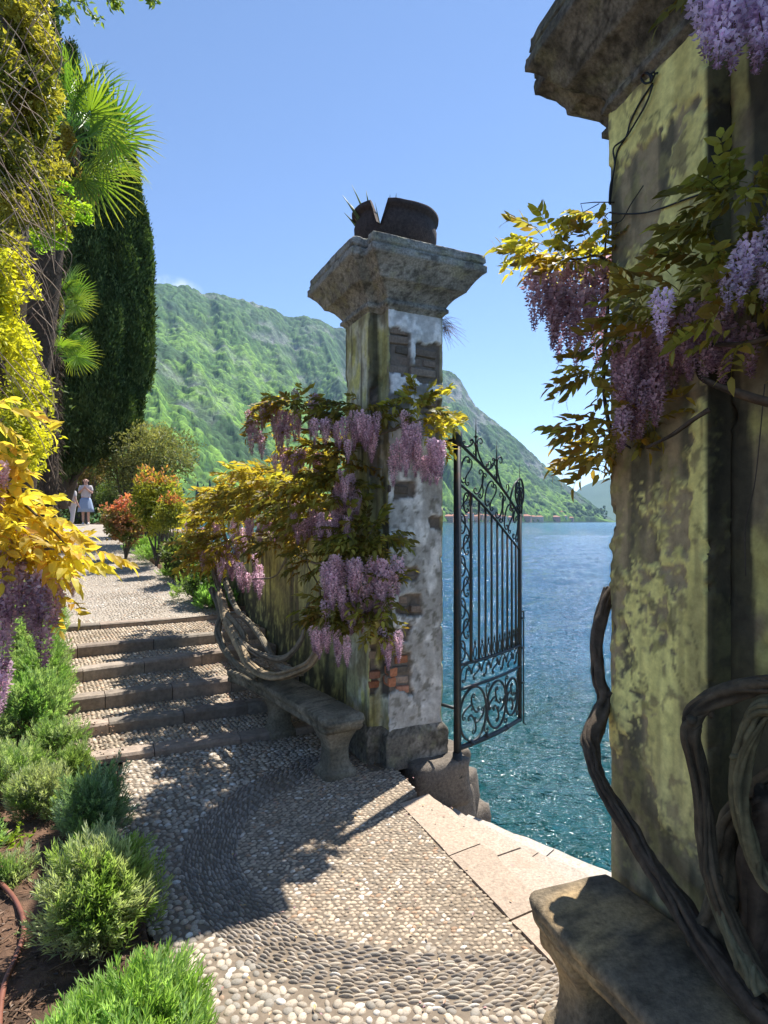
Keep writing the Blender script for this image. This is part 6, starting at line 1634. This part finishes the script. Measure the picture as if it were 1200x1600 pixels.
q = pp(136, 735, 24); leafy("background_tree", "bush with reddish and yellow leaves behind the standing woman", q, (.85, .6, .85), 3200, .10, .05, (.14, .13, .035), (.34, .24, .08), "tree", trunk_r=.05, hole=.42)
q = pp(120, 765, 27); leafy("background_tree", "dark green trees closing the view under the cypress boughs", q, (3.2, 1.0, 2.2), 9000, .16, .08, (.035, .055, .02), (.12, .16, .05), "tree", trunk_r=.10, hole=.36)
q = pp(-25, 740, 12); leafy("background_shrub", "dark evergreen hedge behind the palm trunks at the left edge", q, (1.25, .8, 1.15), 8000, .10, .045, (.03, .05, .018), (.13, .17, .05), trunk_r=.04, hole=.34)
q = pp(-140, 640, 9); leafy("background_shrub", "tall evergreen hedge past the left edge of the picture", q, (1.9, 1.0, 2.6), 9000, .10, .045, (.03, .05, .018), (.13, .17, .05), trunk_r=.05, hole=.34)
q = pp(275, 815, 13.5); leafy("parapet_creeper", "flat yellow creeper spreading over the far stretch of the parapet", q, (.50, .8, .14), 2200, .07, .04, (.30, .27, .05), (.55, .46, .06), "creeper", base=W1(.1, 10, 1.2), trunk_r=.012, hole=.36)

# ---- creeper-clad tree on the left edge with bare trailing twigs
ct = thing("creeper_clad_tree", "tree trunk at the left edge buried in yellow-green creeper and trailing bare twigs", "tree", [pp(-40, 0, 3.9)[0], 3.9, .1])
m = MB(); v, f = tube(catmull([[pp(-55, 0, 3.9)[0], 3.9, 0], pp(-40, 700, 3.9), pp(5, 450, 3.9), pp(10, 200, 4.0), pp(0, -100, 4.0)], 14), [.16, .14, .13, .12, .1], 12, .4, 4); m.addmany((v, f), lerp((.10, .075, .05), (.045, .035, .025), fbm(v * 14, 4, 3))); obj("trunk", m, M_bark, ct)
def creeper_cloud(pts, n, L, Wd, ca, cb, name="crown"):
    m = MB(); tot = sum(p[3] * p[4] for p in pts)
    for px, py, Y, rx, ry, w_ in pts:
        k = int(n * rx * ry / tot * w_) * 2; d = rand_unit(k) * RNG.random((k, 1)) ** .45
        p = pp(px, py, Y) + d * np.array([rx * Y / F, .28, ry * Y / F]) * (.85 + .35 * fbm(d * 3 + px, 5, 2))[:, None]
        keep = fbm(p * 6.0, 17, 3) > .47; p = p[keep]; k = len(p)
        tone = sstep(.4, .62, fbm(p * 5, 19, 3)); col = lerp(ca, cb, tone) * RNG.uniform(.75, 1.25, (k, 1))
        blades(m, p, rand_unit(k) + [.2, 0, -.15], RNG.uniform(.7, 1.3, k) * L, RNG.uniform(.8, 1.2, k) * Wd, col, .25)
    obj(name, m, M_leafy, ct, kind='stuff', smooth=False)
creeper_cloud([(10, -10, 3.6, 60, 70, 1.3), (35, 60, 3.6, 44, 50, 1.3), (0, 120, 3.5, 50, 70, 1.2), (45, 150, 3.7, 46, 60, .8), (5, 220, 3.5, 48, 60, 1.1), (60, 230, 3.8, 40, 50, .6), (0, 300, 3.5, 40, 50, .6), (50, 320, 3.8, 50, 40, .7), (-5, 400, 3.5, 40, 60, 1.2)], 15000, .040, .020, (.15, .17, .03), (.36, .34, .06))
creeper_cloud([(8, 450, 3.4, 34, 60, 1.3), (5, 540, 3.4, 36, 60, 1.4), (20, 600, 3.5, 34, 40, 1.2), (45, 690, 3.6, 30, 50, 1.0), (40, 610, 3.6, 20, 60, .8), (0, 650, 3.4, 40, 70, 1.0)], 8000, .038, .018, (.34, .32, .04), (.58, .50, .05), "yellow_crown")
M_lime = leaf_mat("lime_foliage", (1.7, 1.8, .6), .5)
for k, (a, b, L) in enumerate([(95, 330, 70), (100, 350, 66), (85, 375, 50), (70, 345, 60), (90, 300, 45), (75, 390, 50), (60, 365, 55)]):
    m = MB(); p0 = pp(a - 25, b - 4, 4.6); pts = np.array([p0 + np.array([L / F * 4.6 * t, 0, .03 * math.sin(t * 3)]) for t in np.linspace(0, 1, 8)]); m.addmany(tube(pts, [.003, .001], 4, cap=False), (.2, .16, .06))
    n = 320; i_ = RNG.random(n); base = p0 + np.stack([L / F * 4.6 * i_, RNG.normal(0, .05, n) * (1.2 - i_), .03 * np.sin(i_ * 3) + RNG.normal(0, .014, n)], 1)
    blades(m, base, np.stack([RNG.uniform(.0, 1, n), RNG.normal(0, .6, n), RNG.normal(0, .25, n)], 1), .035, .016, tint(n, (.24, .36, .045), (.36, .46, .06)), .2); obj("spray", m, M_lime, ct, smooth=False, kind="stuff")
m = MB()
for k in range(95):
    a, b = RNG.uniform(-40, 60), RNG.uniform(-20, 640); Y = RNG.uniform(3.05, 3.5); L = RNG.uniform(60, 190); sl = RNG.uniform(.6, 2.2) * (1 if RNG.random() < .75 else -1)
    dx = L / math.sqrt(1 + sl * sl); dy = sl * dx
    pts = catmull([pp(a, b, Y), pp(a + dx * .5, b + dy * .5 - RNG.uniform(-12, 16), Y + RNG.uniform(-.1, .1)), pp(a + dx * .9 if a + dx < 92 else 86, b + dy, Y)], 5)
    m.addmany(tube(pts, [.0028, .0022, .001], 4, cap=False), tint(1, (.36, .27, .19), (.20, .14, .10), .2)[0])
obj("bare_twigs", m, M_twig, ct, kind='stuff')
# twig reaching in across the top of the sky
ot = thing("overhanging_twig", "leafy twig hanging into the sky at the very top, left of the middle", "branch", pp(120, -60, 4))
m = MB(); ml = MB()
for pts_ in (((60, -60), (100, -5), (130, 5), (152, 32)), ((60, -60), (90, 12), (118, 15)), ((120, -60), (170, -5), (188, 10)), ((150, -60), (220, -20), (240, -3))):
    pts = catmull([pp(a, b, 4 + .05 * i) for i, (a, b) in enumerate(pts_)], 6); m.addmany(tube(pts, [.006, .0015], 4), (.14, .11, .08))
    n = 46; i_ = RNG.integers(6, len(pts), n); blades(ml, pts[i_] + RNG.normal(0, .018, (n, 3)), rand_unit(n) + [.1, 0, -.5], .05, .026, tint(n, (.14, .20, .05), (.24, .28, .07)), .3)
obj("stem", m, M_bark, ot); obj("leaf_cluster", ml, M_leafy, ot, kind='stuff', smooth=False)

# ================================================================== far shore : houses, trees, quay
M_wallf = surf("painted_render", .9, nscale=.3, namp=.12, bscale=.5, bstr=.1, bdist=.05)
M_rooff = surf("terracotta_roof", .9, nscale=.8, namp=.25, bscale=2, bstr=.2, bdist=.05)
M_glassd = surf("dark_window", .4, col=(.04, .045, .05), nscale=1, namp=.1, bscale=1, bstr=0)
rg = np.random.default_rng(12)
def shoreD(px): return float(np.interp(px, [-700, 200, 450, 700, 900, 962], [500, 700, 1000, 1700, 2300, 2500]))
HLAB = ["house on the far shore seen just right of the far pillar", "second house from the far pillar on the opposite shore", "third house from the far pillar on the opposite shore"]
spots = [(701, 3, 24, 11), (709, 4, 20, 13), (716, 14, 26, 12), (725, 4, 18, 12), (733, 16, 20, 14), (742, 5, 22, 11), (750, 14, 16, 12), (758, 5, 22, 13), (768, 6, 20, 11), (777, 14, 22, 12), (786, 5, 18, 12), (796, 5, 20, 10), (822, 5, 30, 13), (833, 5, 20, 12), (842, 4, 26, 12), (868, 5, 24, 12), (880, 16, 22, 11), (892, 5, 18, 10), (712, 60, 18, 10), (745, 70, 18, 10), (770, 60, 18, 10), (875, 60, 20, 10)]
walls = [(.42, .27, .19), (.46, .36, .24), (.50, .44, .36), (.40, .22, .17), (.52, .48, .42), (.44, .31, .26)]
for i, (px, dd, w_, h_) in enumerate(spots):
    w_ *= 1.15; h_ *= 1.35
    D = shoreD(px) + 12 + dd; x = (px - 600) / F * D; z0 = WATER_Z + 1.5 + dd * .42
    near = ("beside the far pillar", "behind the gate hinge", "behind the gate bars", "behind the last gate bars", "just right of the gate", "midway between gate and near pillar", "close to the near pillar")[int(np.searchsorted([712, 735, 765, 800, 850, 872], px))]
    t = thing("lakeside_house", f"tiny {'pink|ochre|cream|brick red|white|salmon'.split('|')[i % 6]} house across the lake, {'on the waterline' if dd < 10 else 'up the slope'} {near}", "house", (x, D, z0), "houses along the far shore")
    a = rg.uniform(-.5, .5); ax = np.array([[math.cos(a), math.sin(a), 0], [-math.sin(a), math.cos(a), 0], [0, 0, 1]]); dp = w_ * rg.uniform(.55, .8)
    m = MB(); bbox_mesh(m, (x, D, z0 + h_ / 2 - 2), (w_, dp, h_ + 4), ax, col=walls[i % 6]); obj("wall", m, M_wallf, t, smooth=False)
    m = MB(); c_ = np.array([x, D, z0 + h_]); rw, rd, rh = w_ / 2 + .8, dp / 2 + .8, dp * .24
    pts = [c_ + ax[0] * a_ + ax[1] * b_ + ax[2] * z_ for a_, b_, z_ in ((-rw, -rd, 0), (rw, -rd, 0), (rw, rd, 0), (-rw, rd, 0), (-(rw - rd * .9), 0, rh), (rw - rd * .9, 0, rh))]
    m.add(np.array(pts), [(0, 1, 5, 4), (2, 3, 4, 5)], (.36, .17, .11)); m.add(np.array(pts), [(1, 2, 5), (3, 0, 4)], (.36, .17, .11)); m.add(np.array(pts[:4]), [(3, 2, 1, 0)], (.3, .15, .1)); obj("roof", m, M_rooff, t, smooth=False)
    for k in range(3):
        for r_ in range(2):
            m = MB(); bbox_mesh(m, c_ + ax[0] * (k - 1) * w_ * .29 - ax[1] * (dp / 2 + .05) + ax[2] * (-h_ + 2.4 + r_ * h_ * .45), (1.6, .3, 2.2), ax, col=(1, 1, 1)); obj("window", m, M_glassd, t, smooth=False)
m = MB(); pts = []
for px in np.linspace(640, 952, 40):
    D = shoreD(px) - 2 + rg.uniform(-3, 3); pts.append(np.array([(px - 600) / F * D, D, WATER_Z]))
pts = np.array(pts); loft(m, [np.array([p + [0, 0, -2], p + [0, 0, 2.4], p + [0, 26, 2.6], p + [0, 26, -2]]) for p in pts], (.20, .185, .165)); obj("lakeside_quay", m, M_wallf, smooth=False, kind='structure')
m = MB()
for k in range(300):
    px = rg.uniform(690, 948); D = shoreD(px) + rg.uniform(34, 150); D0 = D - shoreD(px); x = (px - 600) / F * D; z = WATER_Z + 1 + D0 * .40; s_ = rg.uniform(5, 11) * (1.3 if rg.random() < .15 else 1) * np.interp(px, [900, 945], [1, .5])
    vf = rock((x, D, z + s_ * .7), (s_ * 1.7, s_ * 1.7, s_ * 2.2 * rg.uniform(.7, 1.3)), int(rg.integers(500)), 1, 0, .8, 1.0); vv_ = vf[0]; c = lerp((.022, .050, .026), (.07, .13, .03), rg.random()); m.addmany((vv_, vf[1]), c * (.8 + .5 * fbm(vv_ / 3, 3, 3)[:, None]))
obj("shore_trees", m, M_mtn, kind='stuff', label='dark green trees growing among the houses on the far shore')
for k, (px, yt, w_) in enumerate([(287, 762, 9), (309, 752, 10), (318, 756, 9), (328, 750, 10), (338, 754, 9), (345, 764, 8)]):
    D = 860.; x = (px - 600) / F * D; z0 = 16; z1 = EYE + (HY - yt) / F * D
    place = ["standing alone at the left of the row", "second from the left", "third from the left, slightly shorter", "tallest in the middle", "fifth from the left", "short one at the right end"][k]
    t = thing("distant_cypress", f"slim dark distant cypress, {place}", "tree", (x, D, z0), "distant cypresses beyond the parapet")
    m = MB(); tt = np.linspace(0, 1, 14); a = np.linspace(0, 2 * PI, 11)[:-1]; T_, A_ = np.meshgrid(tt, a, indexing='ij'); R_ = w_ / F * D * .42 * np.sin(PI * np.clip(T_, .02, .98) ** .8) ** .6 * (1 - .3 * T_)
    R_ = R_ * (.7 + .6 * fbm(np.stack([np.cos(A_) * 2, np.sin(A_) * 2, T_ * 9 + k], -1), 3, 3))
    m.add(np.stack([x + R_ * np.cos(A_), D + R_ * np.sin(A_), z0 + 2 + T_ * (z1 - z0 - 2)], -1).reshape(-1, 3), grid_faces(14, 10, True), (.02, .036, .018)); obj("crown", m, M_mtn, t)
    m = MB(); m.addmany(tube(np.array([(x, D, z0 - 6), (x, D, z0 + 4)]), .5, 6), (.1, .08, .06)); obj("trunk", m, M_bark, t)

# ================================================================== people on the path
M_skin = surf("skin", .55, col=(.50, .30, .22), nscale=30, namp=.06, bscale=60, bstr=.05, bdist=.001)
M_hair = surf("dark_hair", .5, col=(.025, .017, .014), nscale=120, namp=.3, bscale=150, bstr=.4, bdist=.002)
M_hat = surf("brown_cap", .8, col=(.10, .06, .05), nscale=60, namp=.2, bscale=90, bstr=.2, bdist=.001)
M_white = surf("white_cotton", .85, col=(.52, .48, .47), nscale=20, namp=.08, bscale=25, bstr=.4, bdist=.01)
M_denim = surf("pale_denim", .9, col=(.26, .33, .45), nscale=60, namp=.15, bscale=40, bstr=.3, bdist=.006)
M_shoe = surf("shoe_leather", .6, col=(.62, .58, .54), nscale=30, namp=.1, bscale=30, bstr=.1)
def skinned(name, verts, edges, rad, mat, parent, org, rz, sub=2):
    me = bpy.data.meshes.new(name); c_, s_ = math.cos(rz), math.sin(rz)
    me.from_pydata([(v[0] * c_ - v[1] * s_, v[0] * s_ + v[1] * c_, v[2]) for v in verts], edges, []); me.update()
    o = bpy.data.objects.new(name, me); sc.collection.objects.link(o); o.parent = parent
    md = o.modifiers.new("skin", 'SKIN'); md.use_smooth_shade = True
    sv = me.skin_vertices[0].data if me.skin_vertices else None
    if sv is None:
        bpy.context.view_layer.objects.active = o; bpy.ops.object.skin_root_mark; 
    for i, r in enumerate(rad):
        sv[i].radius = (r, r) if np.isscalar(r) else r
    sv[0].use_root = True
    o.modifiers.new("smooth", 'SUBSURF').levels = sub; o.modifiers[-1].render_levels = sub
    me.materials.append(mat); return o
def person(label, x, y, z, H, rz, hands, stride, top_mat, leg_mat, skirt, hat=False):
    t = thing("person", label, "person", (x, y, z)); k = H / 1.70
    V = [(0, 0, .95), (0, .0, 1.15), (0, .01, 1.36), (0, 0, 1.44), (0, -.01, 1.52), (0, -.015, 1.60), (0, -.01, 1.66)]; Rr = [(.15, .11), (.125, .09), (.14, .09), .055, (.068, .075), (.08, .095), (.055, .07)]
    E_ = [(0, 1), (1, 2), (2, 3), (3, 4), (4, 5), (5, 6)]
    def chain(start, pts, rs):
        p = start
        for q_, r in zip(pts, rs): V.append(q_); Rr.append(r); E_.append((p, len(V) - 1)); p = len(V) - 1
        return p
    arms = []
    for s in (-1, 1):
        el, wr_ = hands[0 if s < 0 else 1]
        w = chain(2, [(s * .17, 0, 1.37), el, wr_], [.052, .038, .027]); d = (np.array(wr_) - np.array(el)); d = d / np.linalg.norm(d)
        pm = tuple(np.array(wr_) + d * .05); w2_ = chain(w, [pm], [(.030, .018)])
        sd = np.cross(d, [0, 1, 0]); sd = sd / (np.linalg.norm(sd) + 1e-6)
        for f_, (o_, L) in enumerate(((-.027, .065), (-.009, .075), (.009, .07), (.026, .055))):
            chain(w2_, [tuple(np.array(pm) + d * .035 + sd * o_), tuple(np.array(pm) + d * (.035 + L) + sd * o_ * 1.1 + np.array([0, -.01, 0]))], [.009, .006])
        chain(w, [tuple(np.array(wr_) + d * .03 - sd * .035), tuple(np.array(wr_) + d * .07 - sd * .045)], [.010, .007])
        hip, kn, an = (s * .09, 0, .88), (s * .095, -.02 - stride * s, .49), (s * .09, .03 - stride * s * .6, .09)
        a_ = chain(0, [hip, kn, an], [.09, .055, .038]); chain(a_, [(an[0], an[1] - .07, .035), (an[0], an[1] - .16, .028)], [.036, .03])
        arms.append((el, wr_, kn, an))
    V = [tuple(np.array(v) * k) for v in V]; Rr = [r * k if np.isscalar(r) else (r[0] * k, r[1] * k) for r in Rr]
    skinned("body", V, E_, Rr, M_skin, t, (x, y, z), rz)
    # face : nose, eyes, mouth on the front (-y)
    def R3(v): c_, s_ = math.cos(rz), math.sin(rz); return np.array([x + (v[0] * c_ - v[1] * s_) * k, y + (v[0] * s_ + v[1] * c_) * k, z + v[2] * k])
    m = MB(); m.addmany(tube(np.array([R3((0, -.095, 1.60)), R3((0, -.12, 1.565)), R3((0, -.10, 1.555))]), [.008, .014, .008], 6), (1, 1, 1)); obj("nose", m, M_skin, t)
    for s in (-1, 1):
        m = MB(); m.addmany(rock(R3((s * .032, -.098, 1.60)), (.016, .010, .010), 4, 1, 0, 0), (1, 1, 1)); obj("eye", m, M_hair, t)
        m = MB(); m.addmany(rock(R3((s * .085, .0, 1.59)), (.018, .03, .05), 4, 1, 0, 0), (1, 1, 1)); obj("ear", m, M_skin, t)
    m = MB(); m.addmany(tube(np.array([R3((-.022, -.097, 1.53)), R3((0, -.102, 1.528)), R3((.022, -.097, 1.53))]), .005, 5), (.3, .1, .1)); obj("mouth", m, M_hat, t)
    # hair : cap of locks down to the shoulders
    skinned("hair", [tuple(np.array(v) * k) for v in [(0, .012, 1.675), (0, .06, 1.55), (0, .075, 1.45), (0, .07, 1.34), (-.075, .03, 1.56), (-.09, .03, 1.45), (.075, .03, 1.56), (.09, .03, 1.45)]], [(0, 1), (1, 2), (2, 3), (0, 4), (4, 5), (0, 6), (6, 7)], [(.13 * k, .125 * k), .11 * k, .075 * k, .04 * k, .04 * k, .03 * k, .04 * k, .03 * k], M_hair, t, (x, y, z), rz)
    tv = [(0, 0, .92), (0, 0, 1.14), (0, .01, 1.34), (0, .005, 1.43)]; te = [(0, 1), (1, 2), (2, 3)]; tr = [(.20, .15), (.165, .12), (.155, .10), .065]
    for s in (-1, 1):
        el = arms[0 if s < 0 else 1][0]; n0 = len(tv); tv += [(s * .17, 0, 1.375), tuple(np.array([s * .17, 0, 1.37]) * .25 + np.array(el) * .75)]; te += [(2, n0), (n0, n0 + 1)]; tr += [.068, .06]
    skinned("blouse", [tuple(np.array(v) * k) for v in tv], te, [r * k if np.isscalar(r) else (r[0] * k, r[1] * k) for r in tr], top_mat, t, (x, y, z), rz)
    if skirt:
        m = MB(); th_ = np.linspace(0, 2 * PI, 33)[:-1]; rings = []
        for zz, a_, b_ in ((.98, .15, .115), (.90, .19, .15), (.75, .22, .19), (.60, .25, .21), (.46, .27, .23)):
            f_ = 1 + .07 * np.sin(th_ * 9) * (1 - (zz - .46) / .5); rings.append(np.array([R3((a_ * f * math.cos(q_), b_ * f * math.sin(q_), zz)) for q_, f in zip(th_, f_)]))
        loft(m, rings, (1, 1, 1)); obj("skirt", m, leg_mat, t)
    else:
        pv = [(0, 0, .97)]; pe = []; pr2 = [(.155, .12)]
        for a_, s in zip(arms, (-1, 1)):
            n0 = len(pv); pv += [(s * .095, 0, .86), a_[2], (a_[3][0], a_[3][1], .16)]; pe += [(0, n0), (n0, n0 + 1), (n0 + 1, n0 + 2)]; pr2 += [.105, .075, .065]
        skinned("trousers", [tuple(np.array(v) * k) for v in pv], pe, [r * k if np.isscalar(r) else (r[0] * k, r[1] * k) for r in pr2], leg_mat, t, (x, y, z), rz)
    for a_ in arms:
        an = a_[3]; m = MB(); m.addmany(tube(np.array([R3((an[0], an[1] + .04, .035)), R3((an[0], an[1] - .06, .04)), R3((an[0], an[1] - .17, .03))]), [.036, .043, .03], 8), (1, 1, 1)); obj("shoe", m, M_shoe, t)
    if hat:
        m = MB(); m.addmany(rock(R3((0, .0, 1.665)), (.20, .22, .12), 4, 2, rz, .1), (1, 1, 1)); obj("cap", m, M_hat, t)
q = pp(134, 820, 22.6)
person("woman in white blouse and pale blue skirt on the gravel path, hands at her chest", q[0], q[1], float(path_z(22.6)), 1.72, .35, [((-.22, -.05, 1.14), (-.06, -.22, 1.30)), ((.22, -.05, 1.14), (.06, -.22, 1.28))], .05, M_white, M_denim, True)
q = pp(113, 820, 21.2)
person("dark-haired person in white with brown cap, half hidden behind the golden leaves", q[0], q[1], float(path_z(21.2)), 1.50, 2.6, [((-.23, .02, 1.12), (-.24, -.08, .90)), ((.23, .02, 1.12), (.24, -.08, .90))], .06, M_white, M_white, False, True)

# ================================================================== air
hm, hn, hl, hb = new_mat("haze_air")
hn.remove(hb)
pv = hn.new('ShaderNodeVolumePrincipled'); pv.inputs['Color'].default_value = (.42, .64, .95, 1); pv.inputs['Density'].default_value = HAZE; pv.inputs['Anisotropy'].default_value = .2
hl.new(pv.outputs[0], hn['Material Output'].inputs['Volume'])
m = MB(); bbox_mesh(m, (0, 3500, 880 / 2 - 2), (24000, 8400, 884), col=(1, 1, 1))
obj("haze", m, hm, smooth=False, kind='stuff')
